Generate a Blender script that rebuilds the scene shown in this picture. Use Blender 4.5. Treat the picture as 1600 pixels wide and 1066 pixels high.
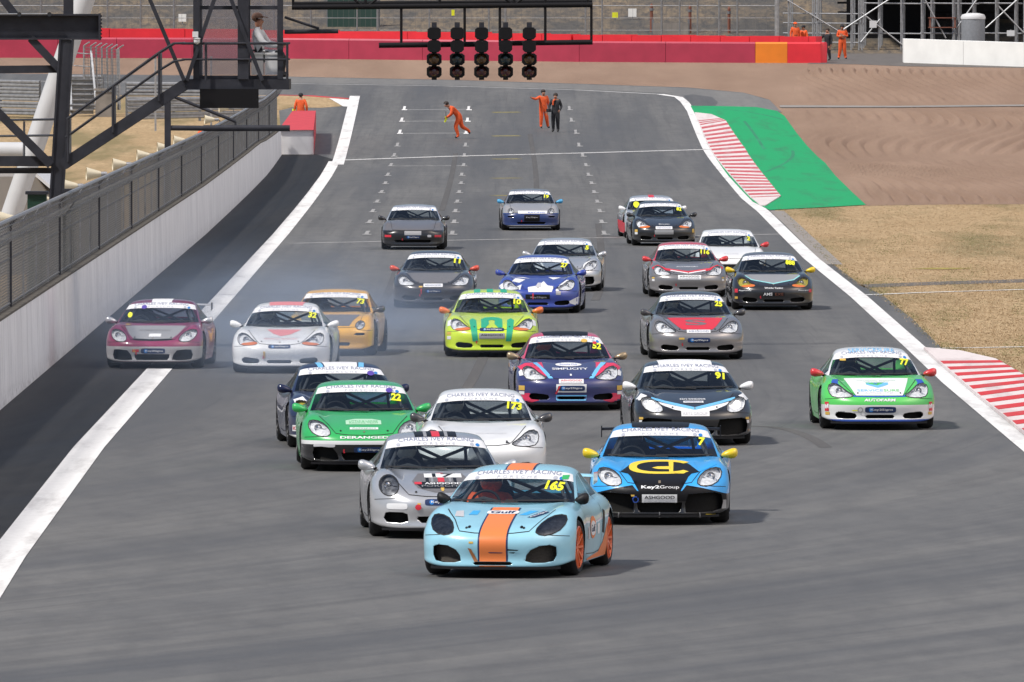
import bpy, bmesh, math, random
import numpy as np
from mathutils import Vector, Matrix
from mathutils.bvhtree import BVHTree

random.seed(7)
for o in list(bpy.data.objects):
    bpy.data.objects.remove(o)
SC = bpy.context.scene
COL = SC.collection
R = math.radians

# ---------------------------------------------------------------- camera
FPX = 18000.0            # focal length in pixels of the 1600 px wide photograph
CAM_H = 6.4
HORIZON = 25.0           # image row of the horizon
PITCH = math.atan((533.0 - HORIZON) / FPX)
cam_d = bpy.data.cameras.new('camera')
cam_d.sensor_width = 36.0
cam_d.lens = 36.0 * FPX / 1600.0
cam_d.clip_start = 1.0
cam_d.clip_end = 5000.0
cam = bpy.data.objects.new('camera', cam_d)
COL.objects.link(cam)
cam.location = (0, 0, CAM_H)
cam.rotation_euler = (math.pi / 2 - PITCH, 0, 0)
SC.camera = cam

# ---------------------------------------------------------------- sky, sun, exposure
SUN_EL, SUN_AZ = R(52), R(-62)      # sun high, from the left of the picture and a little in front of the cars
world = bpy.data.worlds.new('World')
SC.world = world
world.use_nodes = True
wn = world.node_tree
sky = wn.nodes.new('ShaderNodeTexSky')
sky.sky_type = 'NISHITA'
sky.sun_disc = False
sky.sun_elevation = SUN_EL
sky.sun_rotation = math.pi + SUN_AZ
sky.air_density = 1.0
sky.dust_density = 4.0
sky.ozone_density = 1.0
wn.links.new(sky.outputs[0], wn.nodes['Background'].inputs[0])
wn.nodes['Background'].inputs[1].default_value = 0.075
sun_d = bpy.data.lights.new('sun', 'SUN')
sun_d.energy = 2.8
sun_d.angle = R(4)
sun_d.color = (1.0, 0.95, 0.88)
sun = bpy.data.objects.new('sun', sun_d)
COL.objects.link(sun)
# direction towards the sun
_sd = Vector((math.sin(SUN_AZ) * math.cos(SUN_EL), -math.cos(SUN_AZ) * math.cos(SUN_EL), math.sin(SUN_EL)))
sun.rotation_euler = _sd.to_track_quat('Z', 'Y').to_euler()
SC.view_settings.view_transform = 'Standard'
SC.view_settings.look = 'None'
SC.view_settings.gamma = 1.0
SC.view_settings.exposure = 0.62
SC.render.engine = 'CYCLES'
SC.cycles.use_denoising = True
SC.cycles.max_bounces = 8
SC.cycles.transparent_max_bounces = 12
SC.cycles.volume_step_rate = 2.0

# ---------------------------------------------------------------- helpers
def gz(Y):
    """height of the ground along the straight: level, then rising gently at the far end"""
    ys = [0, 337, 372, 407, 442, 459.5, 477, 494.5, 512, 529.5, 547, 585, 620, 800, 1200]
    zs = [0, 0, .06, .14, .26, .40, .57, .82, 1.16, 1.55, 1.96, 2.95, 3.95, 7.0, 9.0]
    return float(np.interp(Y, ys, zs))

def ray(px, py):
    x, y = (px - 800.0) / FPX, (533.0 - py) / FPX
    c, s = math.cos(PITCH), math.sin(PITCH)
    return Vector((x, c + y * s, -s + y * c))

def at(px, py, Y):
    """the point at depth Y that shows at pixel (px, py) of the photograph"""
    d = ray(px, py)
    return Vector((0, 0, CAM_H)) + d * (Y / d.y)

def gp(px, py, dz=0.0):
    """ground point under a pixel"""
    lo, hi = 30.0, 1500.0
    for _ in range(60):
        m = (lo + hi) / 2
        if at(px, py, m).z > gz(m) + dz:
            lo = m
        else:
            hi = m
    return at(px, py, lo)

MATS = {}
def mat(name, col=(.5, .5, .5), rough=.5, metal=0.0, coat=0.0, emit=None, noise=0.0, scale=8.0, bump=0.0, spec=.5, bscale=None):
    if name in MATS:
        return MATS[name]
    m = bpy.data.materials.new(name)
    m.use_nodes = True
    nt = m.node_tree
    b = nt.nodes['Principled BSDF']
    b.inputs['Base Color'].default_value = (*col, 1)
    b.inputs['Roughness'].default_value = rough
    b.inputs['Metallic'].default_value = metal
    b.inputs['Coat Weight'].default_value = coat
    b.inputs['Coat Roughness'].default_value = .03
    b.inputs['Specular IOR Level'].default_value = spec
    if emit:
        b.inputs['Emission Color'].default_value = (*col, 1)
        b.inputs['Emission Strength'].default_value = emit
    if noise or bump:
        tc = nt.nodes.new('ShaderNodeTexCoord')
        nz = nt.nodes.new('ShaderNodeTexNoise')
        nz.inputs['Scale'].default_value = scale
        nz.inputs['Detail'].default_value = 6
        nt.links.new(tc.outputs['Object'], nz.inputs['Vector'])
        if noise:
            mx = nt.nodes.new('ShaderNodeMix')
            mx.data_type = 'RGBA'
            mx.inputs['A'].default_value = (*[c * (1 - noise) for c in col], 1)
            mx.inputs['B'].default_value = (*[min(1, c * (1 + noise)) for c in col], 1)
            rp = nt.nodes.new('ShaderNodeMapRange')
            rp.inputs['From Min'].default_value = .3
            rp.inputs['From Max'].default_value = .7
            nt.links.new(nz.outputs['Fac'], rp.inputs['Value'])
            nt.links.new(rp.outputs['Result'], mx.inputs['Factor'])
            nt.links.new(mx.outputs['Result'], b.inputs['Base Color'])
        if bump:
            nb = nz
            if bscale:
                nb = nt.nodes.new('ShaderNodeTexNoise')
                nb.inputs['Scale'].default_value = bscale
                nb.inputs['Detail'].default_value = 4
                nt.links.new(tc.outputs['Object'], nb.inputs['Vector'])
            bp = nt.nodes.new('ShaderNodeBump')
            bp.inputs['Strength'].default_value = bump
            bp.inputs['Distance'].default_value = .02
            nt.links.new(nb.outputs['Fac'], bp.inputs['Height'])
            nt.links.new(bp.outputs['Normal'], b.inputs['Normal'])
    MATS[name] = m
    return m

def srgb(r, g, b):
    """8-bit colour of the thing itself -> linear"""
    return tuple(((c / 255.0) / 12.92 if c <= 10 else ((c / 255.0 + .055) / 1.055) ** 2.4) for c in (r, g, b))

def link(o, parent=None):
    COL.objects.link(o)
    if parent is not None:
        o.parent = parent
    return o

def tag(o, label=None, cat=None, group=None, kind=None):
    if label: o['label'] = label
    if cat: o['category'] = cat
    if group: o['group'] = group
    if kind: o['kind'] = kind
    return o

def empty(name, loc=(0, 0, 0), rz=0.0):
    o = bpy.data.objects.new(name, None)
    o.empty_display_size = .2
    o.location = loc
    o.rotation_euler = (0, 0, rz)
    return link(o)

def mesh_obj(name, verts, faces, m=None, parent=None, smooth=False, loc=None):
    me = bpy.data.meshes.new(name)
    me.from_pydata([tuple(v) for v in verts], [], faces)
    me.update()
    if m is not None:
        for k in (m if isinstance(m, (list, tuple)) else [m]):
            me.materials.append(k)
    if smooth:
        me.polygons.foreach_set('use_smooth', [True] * len(me.polygons))
    o = bpy.data.objects.new(name, me)
    if loc is not None:
        o.location = loc
    return link(o, parent)

def inst(name, me, parent=None, loc=(0, 0, 0), rot=(0, 0, 0), scale=(1, 1, 1)):
    o = bpy.data.objects.new(name, me)
    o.location, o.rotation_euler, o.scale = loc, rot, scale
    return link(o, parent)

def frange(a, b, n):
    return [a + (b - a) * i / n for i in range(n + 1)]

class MB:
    """collects boxes, bars, tubes, lathes and loose faces into one mesh"""
    def __init__(self):
        self.v, self.f, self.mi = [], [], []
        self.cur = 0
    def add(self, vs, fs):
        n = len(self.v)
        self.v += [tuple(v) for v in vs]
        self.f += [tuple(i + n for i in f) for f in fs]
        self.mi += [self.cur] * len(fs)
        return self
    def box(self, c, s, M=None):
        x, y, z = s[0] / 2, s[1] / 2, s[2] / 2
        vs = [Vector((a * x, b * y, d * z)) for a in (-1, 1) for b in (-1, 1) for d in (-1, 1)]
        if M is not None:
            vs = [M @ v for v in vs]
        vs = [v + Vector(c) for v in vs]
        return self.add(vs, [(0, 1, 3, 2), (4, 6, 7, 5), (0, 4, 5, 1), (2, 3, 7, 6), (0, 2, 6, 4), (1, 5, 7, 3)])
    def bar(self, a, b, w, h=None, up=(0, 0, 1)):
        """a rectangular bar from a to b"""
        a, b = Vector(a), Vector(b)
        h = h or w
        d = (b - a).normalized()
        u = Vector(up)
        if abs(d.dot(u)) > .98:
            u = Vector((0, 1, 0))
        s = d.cross(u).normalized()
        t = s.cross(d).normalized()
        vs = []
        for p in (a, b):
            for i, j in ((-1, -1), (1, -1), (1, 1), (-1, 1)):
                vs.append(p + s * (i * w / 2) + t * (j * h / 2))
        return self.add(vs, [(3, 2, 1, 0), (4, 5, 6, 7), (0, 1, 5, 4), (1, 2, 6, 5), (2, 3, 7, 6), (3, 0, 4, 7)])
    def tube(self, pts, r, n=8, cap=True, radii=None):
        pts = [Vector(p) for p in pts]
        rings = []
        ref = None
        for i, p in enumerate(pts):
            d = (pts[min(i + 1, len(pts) - 1)] - pts[max(i - 1, 0)]).normalized()
            if ref is None:
                ref = Vector((0, 0, 1)) if abs(d.z) < .9 else Vector((1, 0, 0))
            s = d.cross(ref).normalized()
            t = s.cross(d).normalized()
            ref = t
            rr = radii[i] if radii else r
            rings.append([p + s * (math.cos(k * 2 * math.pi / n) * rr) + t * (math.sin(k * 2 * math.pi / n) * rr) for k in range(n)])
        vs = [v for q in rings for v in q]
        fs = []
        for i in range(len(pts) - 1):
            for k in range(n):
                k2 = (k + 1) % n
                fs.append((i * n + k, i * n + k2, (i + 1) * n + k2, (i + 1) * n + k))
        if cap:
            fs.append(tuple(range(n)[::-1]))
            fs.append(tuple((len(pts) - 1) * n + k for k in range(n)))
        return self.add(vs, fs)
    def lathe(self, prof, n=24, axis='z', c=(0, 0, 0)):
        """prof: list of (r, h)"""
        vs, fs = [], []
        for r_, h in prof:
            for k in range(n):
                a = 2 * math.pi * k / n
                p, q = r_ * math.cos(a), r_ * math.sin(a)
                v = {'z': (p, q, h), 'x': (h, p, q), 'y': (q, h, p)}[axis]
                vs.append(Vector(v) + Vector(c))
        for i in range(len(prof) - 1):
            for k in range(n):
                k2 = (k + 1) % n
                fs.append((i * n + k, i * n + k2, (i + 1) * n + k2, (i + 1) * n + k))
        return self.add(vs, fs)
    def ball(self, c, r, n=14, m=10, sc=(1, 1, 1)):
        vs, fs = [], []
        for i in range(m + 1):
            th = math.pi * i / m
            for k in range(n):
                a = 2 * math.pi * k / n
                vs.append((c[0] + r * sc[0] * math.sin(th) * math.cos(a), c[1] + r * sc[1] * math.sin(th) * math.sin(a), c[2] + r * sc[2] * math.cos(th)))
        for i in range(m):
            for k in range(n):
                k2 = (k + 1) % n
                fs.append((i * n + k, (i + 1) * n + k, (i + 1) * n + k2, i * n + k2))
        return self.add(vs, fs)
    def mesh(self, name, mats, smooth=False, sharp=None):
        me = bpy.data.meshes.new(name)
        me.from_pydata(self.v, [], self.f)
        for k in (mats if isinstance(mats, (list, tuple)) else [mats]):
            me.materials.append(k)
        if len(set(self.mi)) > 1:
            me.polygons.foreach_set('material_index', self.mi)
        if smooth:
            me.polygons.foreach_set('use_smooth', [True] * len(me.polygons))
            if sharp:
                me.set_sharp_from_angle(angle=R(sharp))
        me.validate()
        me.update()
        return me
    def build(self, name, mats, parent=None, smooth=False, sharp=40, loc=(0, 0, 0), rot=(0, 0, 0)):
        return inst(name, self.mesh(name, mats, smooth, sharp), parent, loc, rot)

def children(o):
    return [c for c in bpy.data.objects if c.parent == o]
# ================================================================ the ground: terrain, track, gravel, paint
def node_mat(name):
    m = bpy.data.materials.new(name)
    m.use_nodes = True
    MATS[name] = m
    nt = m.node_tree
    return m, nt, nt.nodes['Principled BSDF']

class NT:
    """short-hand for shader maths"""
    def __init__(self, nt): self.nt = nt
    def n(self, t, **kw):
        x = self.nt.nodes.new(t)
        for k, v in kw.items(): setattr(x, k, v)
        return x
    def m(self, op, a, b=None, c=None):
        x = self.n('ShaderNodeMath', operation=op)
        for i, v in enumerate((a, b, c)):
            if v is None: continue
            if isinstance(v, (int, float)): x.inputs[i].default_value = v
            else: self.nt.links.new(v, x.inputs[i])
        return x.outputs[0]
    def noise(self, vec, scale, detail=4, rough=.55, dist=0.0):
        x = self.n('ShaderNodeTexNoise')
        x.inputs['Scale'].default_value = scale
        x.inputs['Detail'].default_value = detail
        x.inputs['Roughness'].default_value = rough
        x.inputs['Distortion'].default_value = dist
        if vec is not None: self.nt.links.new(vec, x.inputs['Vector'])
        return x.outputs['Fac']
    def vec(self, a, b, c=0.0):
        x = self.n('ShaderNodeCombineXYZ')
        for i, v in enumerate((a, b, c)):
            if isinstance(v, (int, float)): x.inputs[i].default_value = v
            else: self.nt.links.new(v, x.inputs[i])
        return x.outputs[0]
    def pos(self):
        g = self.n('ShaderNodeNewGeometry')
        s = self.n('ShaderNodeSeparateXYZ')
        self.nt.links.new(g.outputs['Position'], s.inputs[0])
        return s.outputs
    def rng(self, v, a, b, c=0.0, d=1.0):
        x = self.n('ShaderNodeMapRange')
        x.inputs['From Min'].default_value = a; x.inputs['From Max'].default_value = b
        x.inputs['To Min'].default_value = c; x.inputs['To Max'].default_value = d
        self.nt.links.new(v, x.inputs['Value'])
        return x.outputs['Result']
    def mix(self, f, a, b):
        x = self.n('ShaderNodeMix', data_type='RGBA')
        for k, v in (('Factor', f), ('A', a), ('B', b)):
            if isinstance(v, (int, float)): x.inputs[k].default_value = v
            elif isinstance(v, tuple): x.inputs[k].default_value = (*v, 1)
            else: self.nt.links.new(v, x.inputs[k])
        return x.outputs['Result']
    def out(self, bsdf, col=None, rough=None, h=None, strength=.3, dist=.02):
        if col is not None: self.nt.links.new(col, bsdf.inputs['Base Color'])
        if rough is not None:
            if isinstance(rough, float): bsdf.inputs['Roughness'].default_value = rough
            else: self.nt.links.new(rough, bsdf.inputs['Roughness'])
        if h is not None:
            b = self.n('ShaderNodeBump')
            b.inputs['Strength'].default_value = strength
            b.inputs['Distance'].default_value = dist
            self.nt.links.new(h, b.inputs['Height'])
            self.nt.links.new(b.outputs[0], bsdf.inputs['Normal'])

def asphalt(name, base, dark, light, rubber=.5, spec=.5):
    m, nt, b = node_mat(name)
    q = NT(nt)
    X, Y, Z = q.pos()
    t = q.m('MAXIMUM', q.m('SUBTRACT', 195.0, Y), 0.0)
    u = q.m('ADD', X, q.m('MULTIPLY', q.m('MULTIPLY', t, t), .0030))       # follows the racing line into the bend
    st = q.noise(q.vec(u, q.m('MULTIPLY', Y, .012)), 2.4, 6, .68)           # rubber laid down lane by lane
    st2 = q.noise(q.vec(u, q.m('MULTIPLY', Y, .022), 7.0), .40, 4, .6)      # broad rubbered sweeps
    st3 = q.noise(q.vec(q.m('MULTIPLY', u, 1.0), q.m('MULTIPLY', Y, .006), 3.0), 9.0, 3, .6)   # single tyre tracks
    pt = q.noise(q.vec(X, q.m('MULTIPLY', Y, .10)), .30, 6, .62)
    bl = q.noise(q.vec(X, q.m('MULTIPLY', Y, .22)), 1.7, 5, .7)
    gr = q.noise(q.vec(X, Y), 46.0, 3, .75)
    c = q.mix(q.rng(pt, .32, .68), base, light)
    c = q.mix(q.m('MULTIPLY', q.rng(bl, .42, .66), .45), c, dark)
    c = q.mix(q.m('MULTIPLY', q.rng(st2, .42, .66), rubber), c, dark)
    c = q.mix(q.m('MULTIPLY', q.rng(st, .48, .72), rubber * .9), c, dark)
    c = q.mix(q.m('MULTIPLY', q.rng(st3, .58, .74), rubber * .7), c, tuple(x * .8 for x in dark))
    c = q.mix(q.m('MULTIPLY', q.rng(gr, .38, .78), .45), c, tuple(x * 1.8 for x in base))
    q.out(b, c, q.rng(st2, .3, .7, .70, .52), gr, .5, .012)
    b.inputs['Specular IOR Level'].default_value = spec
    return m
asphalt('asphalt', (.103, .102, .100), (.053, .053, .056), (.150, .148, .143), .68, .42)
asphalt('asphalt_pit', (.030, .029, .029), (.017, .017, .018), (.050, .048, .047), .6, .18)
asphalt('asphalt_pale', (.150, .145, .138), (.095, .092, .090), (.175, .170, .160), .3)

def dry_grass():
    m, nt, b = node_mat('dry_grass')
    q = NT(nt)
    X, Y, Z = q.pos()
    a = q.noise(q.vec(X, q.m('MULTIPLY', Y, .25)), .35, 6, .65)
    d = q.noise(q.vec(X, q.m('MULTIPLY', Y, .12)), 5.0, 7, .82)
    p = q.noise(q.vec(q.m('MULTIPLY', X, .6), q.m('MULTIPLY', Y, .07), 3.0), .55, 4, .6)
    c = q.mix(q.rng(a, .3, .7), (.36, .255, .145), (.47, .35, .215))
    c = q.mix(q.m('MULTIPLY', q.rng(p, .50, .66), .8), c, (.165, .150, .075))
    c = q.mix(q.m('MULTIPLY', q.rng(d, .42, .66), .75), c, (.23, .165, .09))
    q.out(b, c, .95, d, .6, .06)
    b.inputs['Specular IOR Level'].default_value = .1
dry_grass()

def gravel():
    m, nt, b = node_mat('gravel')
    q = NT(nt)
    X, Y, Z = q.pos()
    w1 = q.noise(q.vec(X, q.m('MULTIPLY', Y, .12)), .25, 4, .6)
    g = q.noise(q.vec(X, q.m('MULTIPLY', Y, .6)), 14.0, 4, .8)
    c = q.mix(q.rng(w1, .3, .7), (.250, .170, .126), (.335, .235, .176))
    c = q.mix(q.m('MULTIPLY', q.rng(g, .4, .8), .5), c, (.190, .128, .096))
    q.out(b, c, .95, g, .7, .08)
    b.inputs['Specular IOR Level'].default_value = .1
gravel()

def worn(name, col, under, amount, sx=1.0, sy=.1, scale=1.5):
    m, nt, b = node_mat(name)
    q = NT(nt)
    X, Y, Z = q.pos()
    a = q.noise(q.vec(q.m('MULTIPLY', X, sx), q.m('MULTIPLY', Y, sy)), scale, 6, .7)
    f = q.noise(q.vec(X, q.m('MULTIPLY', Y, .3)), 9.0, 4, .7)
    c = q.mix(q.rng(f, .3, .7), tuple(x * .88 for x in col), col)
    c = q.mix(q.m('MULTIPLY', q.rng(a, .5, .72), amount), c, under)
    q.out(b, c, .8)
    b.inputs['Specular IOR Level'].default_value = .25
    return m
worn('paint_white', (.72, .72, .72), (.22, .21, .21), .55)
worn('paint_white_faint', (.33, .33, .33), (.12, .12, .12), .95, 1, .5, 3.0)
worn('paint_white_mid', (.52, .52, .52), (.16, .16, .16), .85, 1, .5, 2.0)
worn('paint_green', (.014, .315, .120), (.035, .19, .095), .85, .9, .07, 1.1)
worn('rubber_mark', (.094, .092, .092), (.118, .114, .111), .95, 1.0, .03, 2.6)
worn('rubber_on_green', (.032, .215, .115), (.032, .31, .15), .9, 1.0, .05, 2.0)
worn('kerb_red', (.55, .045, .055), (.32, .12, .12), .6)
worn('kerb_white', (.66, .60, .60), (.38, .30, .31), .7)
worn('kerb_red_worn', (.50, .10, .12), (.45, .30, .31), .8)
worn('paint_yellow_faint', (.36, .30, .07), (.12, .12, .11), .9, 1, .5, 3.0)
worn('concrete_pale', (.27, .25, .235), (.20, .18, .165), .7)
worn('grit', (.135, .125, .118), (.095, .088, .083), .7)

def sheet(name, pts, dz, mk, kind='structure', parent=None, thick=0.0, step=None):
    """a flat area of the ground: outline in world (x, y), draped over the terrain, dz above it"""
    bm = bmesh.new()
    vs = [bm.verts.new((p[0], p[1], 0)) for p in pts]
    f = bm.faces.new(vs)
    bm.normal_update()
    if f.normal.z < 0: f.normal_flip()
    bmesh.ops.triangulate(bm, faces=bm.faces[:])
    lo, hi = min(p[1] for p in pts), max(p[1] for p in pts)
    cuts = [337, 354, 372, 389, 407, 424, 442, 451, 459.5, 468, 477, 486, 494.5, 503, 512, 521, 529.5, 538, 547, 565, 585, 602, 620, 650, 700, 800]
    for c in cuts:
        if lo < c < hi:
            bmesh.ops.bisect_plane(bm, geom=bm.verts[:] + bm.edges[:] + bm.faces[:], dist=1e-4, plane_co=(0, c, 0), plane_no=(0, 1, 0))
    for v in bm.verts:
        v.co.z = gz(v.co.y) + dz
    bm.normal_update()
    for f in bm.faces:
        if f.normal.z < 0: f.normal_flip()
    if thick:
        r = bmesh.ops.extrude_face_region(bm, geom=bm.faces[:])
        bmesh.ops.translate(bm, verts=[g for g in r['geom'] if isinstance(g, bmesh.types.BMVert)], vec=(0, 0, thick))
        bmesh.ops.recalc_face_normals(bm, faces=bm.faces[:])
    me = bpy.data.meshes.new(name)
    bm.to_mesh(me); bm.free()
    me.materials.append(MATS[mk])
    o = inst(name, me, parent)
    if parent is None and kind:
        o['kind'] = kind
    return o

def P(*pp):
    return [(g.x, g.y) for g in (gp(x, y) for x, y in pp)]

def line(name, pts, w, dz, mk, parent=None):
    """a painted line of constant width along world points"""
    q = [Vector((p[0], p[1])) for p in pts]
    L, Rr = [], []
    for i, p in enumerate(q):
        d = (q[min(i + 1, len(q) - 1)] - q[max(i - 1, 0)]).normalized()
        n = Vector((-d.y, d.x))
        L.append(p + n * w / 2); Rr.append(p - n * w / 2)
    return sheet(name, [tuple(p) for p in L] + [tuple(p) for p in Rr[::-1]], dz, mk, parent=parent)

def xw(Y):            # face of the pit wall
    return -8.3 - .0044 * (Y - 187)

def terrain():
    xs = [-900, -300, -120, -60, -30, 0, 30, 60, 120, 300, 900]
    ys = [-60, 60, 200, 337, 354, 372, 389, 407, 424, 442, 451, 459.5, 468, 477, 486, 494.5, 503, 512, 521, 529.5, 538, 547, 565, 585, 602, 620, 640, 652, 664, 690, 730, 800, 1000, 2000]
    def z(y):
        if y <= 640: return gz(y)
        return gz(640) + float(np.interp(y, [640, 652, 664, 690, 730, 800, 2000], [0, .6, 2.6, 6.0, 9.5, 12, 14]))
    vs = [(x, y, z(y)) for y in ys for x in xs]
    n = len(xs)
    fs, mi = [], []
    for j in range(len(ys) - 1):
        for i in range(n - 1):
            fs.append((j * n + i, j * n + i + 1, (j + 1) * n + i + 1, (j + 1) * n + i))
            mi.append(1 if ys[j] >= 640 else 0)
    o = mesh_obj('ground', vs, fs, [MATS['dry_grass'], MATS['bank_earth']])
    o.data.polygons.foreach_set('material_index', mi)
    o['kind'] = 'structure'
    return z
def bank_mat():
    m, nt, b = node_mat('bank_earth')
    q = NT(nt)
    X, Y, Z = q.pos()
    a = q.noise(q.vec(q.m('MULTIPLY', X, .5), 0.0, q.m('MULTIPLY', Z, 1.6)), .5, 6, .65)
    d = q.noise(q.vec(X, 0.0, q.m('MULTIPLY', Z, 2.0)), 2.5, 5, .7)
    c = q.mix(q.rng(a, .40, .60), (.075, .070, .064), (.185, .140, .090))
    c = q.mix(q.m('MULTIPLY', q.rng(d, .42, .62), .85), c, (.045, .044, .045))
    q.out(b, c, .95, d, .5, .2)
bank_mat()
BANK = terrain()

# --- asphalt
sheet('race_track', [(12, 40), (11.2, 190)] + P((1600, 592), (1470, 543), (1426, 499), (1379, 462), (1339, 441), (1305, 416), (1255, 370), (1212, 330), (1196, 318), (1150, 260), (1115, 168),
      (1222, 176), (1202, 156), (1162, 145), (1075, 137), (900, 131), (700, 125), (450, 120), (200, 117), (0, 115), (-500, 112), (-500, 149), (0, 149), (430, 149), (546, 156), (541, 166), (500, 169), (455, 168.5), (436, 173))
      + [(xw(505) - .4, 505), (xw(481), 481), (xw(300), 300), (xw(40), 40)], .006, 'asphalt')
# pit exit lane: fresher, darker surface beside the wall
sheet('pit_exit_lane', [(xw(40), 40), (xw(481), 481), (xw(481) + 1.4, 481)] + [(-7.22, 471), (-6.95, 386), (-6.32, 170), (-6.0, 110), (-5.8, 40)], .010, 'asphalt_pit')
# --- gravel beds
sheet('gravel_trap', P((1222, 176), (1240, 205), (1352, 322), (1470, 320), (1900, 318), (1900, 99), (1290, 98), (900, 97), (450, 90), (0, 88), (-500, 86), (-500, 112.5), (0, 115.5), (200, 117.5), (450, 120.5), (700, 125.5), (900, 131.5), (1075, 137.5), (1162, 145.5), (1202, 156.5)), .004, 'gravel')
def furrows():
    """the raked bed: ridges of gravel that swing from side to side and die out in patches"""
    ys = np.arange(388.0, 606.0, 1.5)
    out = P((1900, 318))[0][0]
    vs, fs = [], []
    nx = 330
    edge = [(g.y, g.x) for g in (gp(1356, 322), gp(1300, 262), gp(1246, 204), gp(1226, 177), gp(1232, 150), gp(1240, 120), gp(1250, 104))]
    rng = np.random.RandomState(4)
    ph = rng.uniform(0, 6.28, 12)
    for y in ys:
        x0 = np.interp(y, [e[0] for e in edge], [e[1] for e in edge]) + .15
        x1 = x0 + 26.0
        xs = np.linspace(x0, x1, nx)
        bend = 1.3 * np.sin(y / 19.0 + xs / 9.0 + ph[0]) + .25 * np.sin(y / 7.5 + ph[1]) + 1.2 * np.sin(xs / 6.0 + y / 40.0 + ph[2])
        patch = .5 + .5 * np.sin(xs / 3.7 + y / 13.0 + ph[3]) * np.sin(y / 21.0 - xs / 6.1 + ph[4])
        path = np.exp(-((y - float(gp(1400, 167).y)) / 9.0) ** 4)
        lane = np.exp(-((y - 458 - xs * .9) / 5.0) ** 2)
        z = .135 * np.sin((xs + bend) * 2 * np.pi / .62) * np.clip(patch * 1.5 - .2, .12, 1.0) * (1 - lane) * (1 - path) - .06 * path - .07 * lane + .010 * rng.randn(nx)
        ed = np.clip((xs - x0) / .6, 0, 1) * np.clip((y - 388) / 4, 0, 1)
        base = gz(y) + .060
        vs += [(a, y, base + b * e - .058 * (1 - e)) for a, b, e in zip(xs, z, ed)]
    for j in range(len(ys) - 1):
        for i in range(nx - 1):
            fs.append((j * nx + i, j * nx + i + 1, (j + 1) * nx + i + 1, (j + 1) * nx + i))
    o = mesh_obj('raked_gravel', vs, fs, MATS['gravel'], smooth=True)
    tag(o, 'raked brown gravel with swinging furrows beside the green run-off', 'gravel', kind='stuff')
furrows()
sheet('runoff_asphalt', P((450, 121), (700, 126), (900, 132), (1075, 138), (1162, 146), (1202, 157), (1222, 176), (1214, 174), (1182, 168), (1110, 166), (1082, 166), (1066, 153), (1040, 146), (900, 139.5), (700, 133.5), (450, 129.5)), .010, 'asphalt_pale')
sheet('service_path', P((1218, 165.5), (1400, 166.5), (1700, 163.5), (1700, 166), (1400, 169), (1219, 169)), .035, 'concrete_pale')
sheet('service_road', P((1262, 100), (1283, 86), (1300, 80), (1700, 82), (1700, 108), (1412, 104), (1340, 101)), .014, 'grit')
sheet('tarmac_apron', P((1068, 150), (1082, 148), (1112, 152), (1122, 160), (1118, 166), (1082, 166)), .012, 'asphalt')
# --- right-hand verge
sheet('footpath', P((1341, 445), (1480, 440), (1700, 434), (1700, 439), (1480, 445), (1352, 450)), .006, 'grit')
o = line('painted_line', P((1340, 462), (1450, 457.5), (1700, 450)), .25, .012, 'paint_white')
line('painted_line', P((1436, 545.5), (1530, 544), (1700, 541)), .25, .012, 'paint_white')
line('painted_line', P((1450, 421), (1492, 419.5)), 1.1, .012, 'paint_yellow_faint')
line('verge_strip', P((1214, 330), (1238, 352), (1262, 375), (1303, 414)), .45, .012, 'concrete_pale')
# --- edge lines
line('edge_line', [(-5.63, 110), (-5.98, 136), (-6.27, 170.6), (-6.6, 280), (-6.92, 386), (-7.22, 468)], .46, .014, 'paint_white')
line('edge_line', [(-7.0, 462), (-7.22, 490), (-7.42, 520), (-7.6, 548), (-7.72, 566)], .50, .018, 'paint_white')
sheet('edge_line', P((514, 154), (549, 157), (556, 162), (552, 168), (536, 167)), .022, 'paint_white')
line('edge_line', P((1900, 935), (1600, 690), (1489, 598), (1435, 548), (1343, 465), (1268, 405), (1227, 365), (1194, 332), (1168, 311), (1136, 274), (1107, 236), (1090, 199), (1080, 174), (1070, 160), (1060, 152), (1030, 147.5)), .40, .014, 'paint_white')
line('edge_line', P((1030, 147.8), (900, 141), (700, 135), (450, 131), (0, 127)), .7, .014, 'paint_white_faint')
# --- grid boxes: a short tick and its front line for every slot, two staggered columns
ROWY = [172, 190, 209, 229, 245, 260, 275, 288, 302, 317, 332, 349, 367]
XL = [631, 627, 624, 620, 615, 610, 605, 601, 595, 588, 581, 576, 572]
XR = [732, 730, 728, 727, 725, 724, 721, 720, 717, 714, 711, 709, 706]
XA = [890, 893, 900, 905, 911, 916, 920, 925, 929, 934, 938, 941, 945]
for i, y in enumerate(ROWY):
    for x, dx in ((XL[i], 1), (XR[i], -1), (XA[i], 1)):
        p = gp(x, y)
        fl = 'paint_white' if i < 3 and x != XA[i] else 'paint_white_faint'
        w = .34
        sheet('grid_tick', [(p.x - .06, p.y), (p.x + .06, p.y), (p.x + .06, p.y + 5.0), (p.x - .06, p.y + 5.0)], .014, fl)
        sheet('grid_tick', [(p.x - .10, p.y - .8), (p.x + .16, p.y - .8), (p.x + .16, p.y + .4), (p.x - .10, p.y + .4)], .018, fl)
    a, b = gp(XL[i], y), gp(XR[i], y - .8)
    if i < 3 or i == 5:
        line('grid_line', [(a.x, a.y), (b.x, b.y)], .55, .010, 'paint_white_faint')
    if i % 2 == 0 and i < 9:
        a, b = gp(770, y + 4), gp(812, y + 3.6)
        line('grid_line', [(a.x, a.y), (b.x, b.y)], .7, .010, 'paint_yellow_faint')
line('start_line', P((530, 251), (700, 245), (900, 240), (1112, 234)), .8, .016, 'paint_white_mid')
line('grid_line', P((455, 381), (600, 378), (950, 372), (1240, 366)), .6, .012, 'paint_white_faint')
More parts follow.
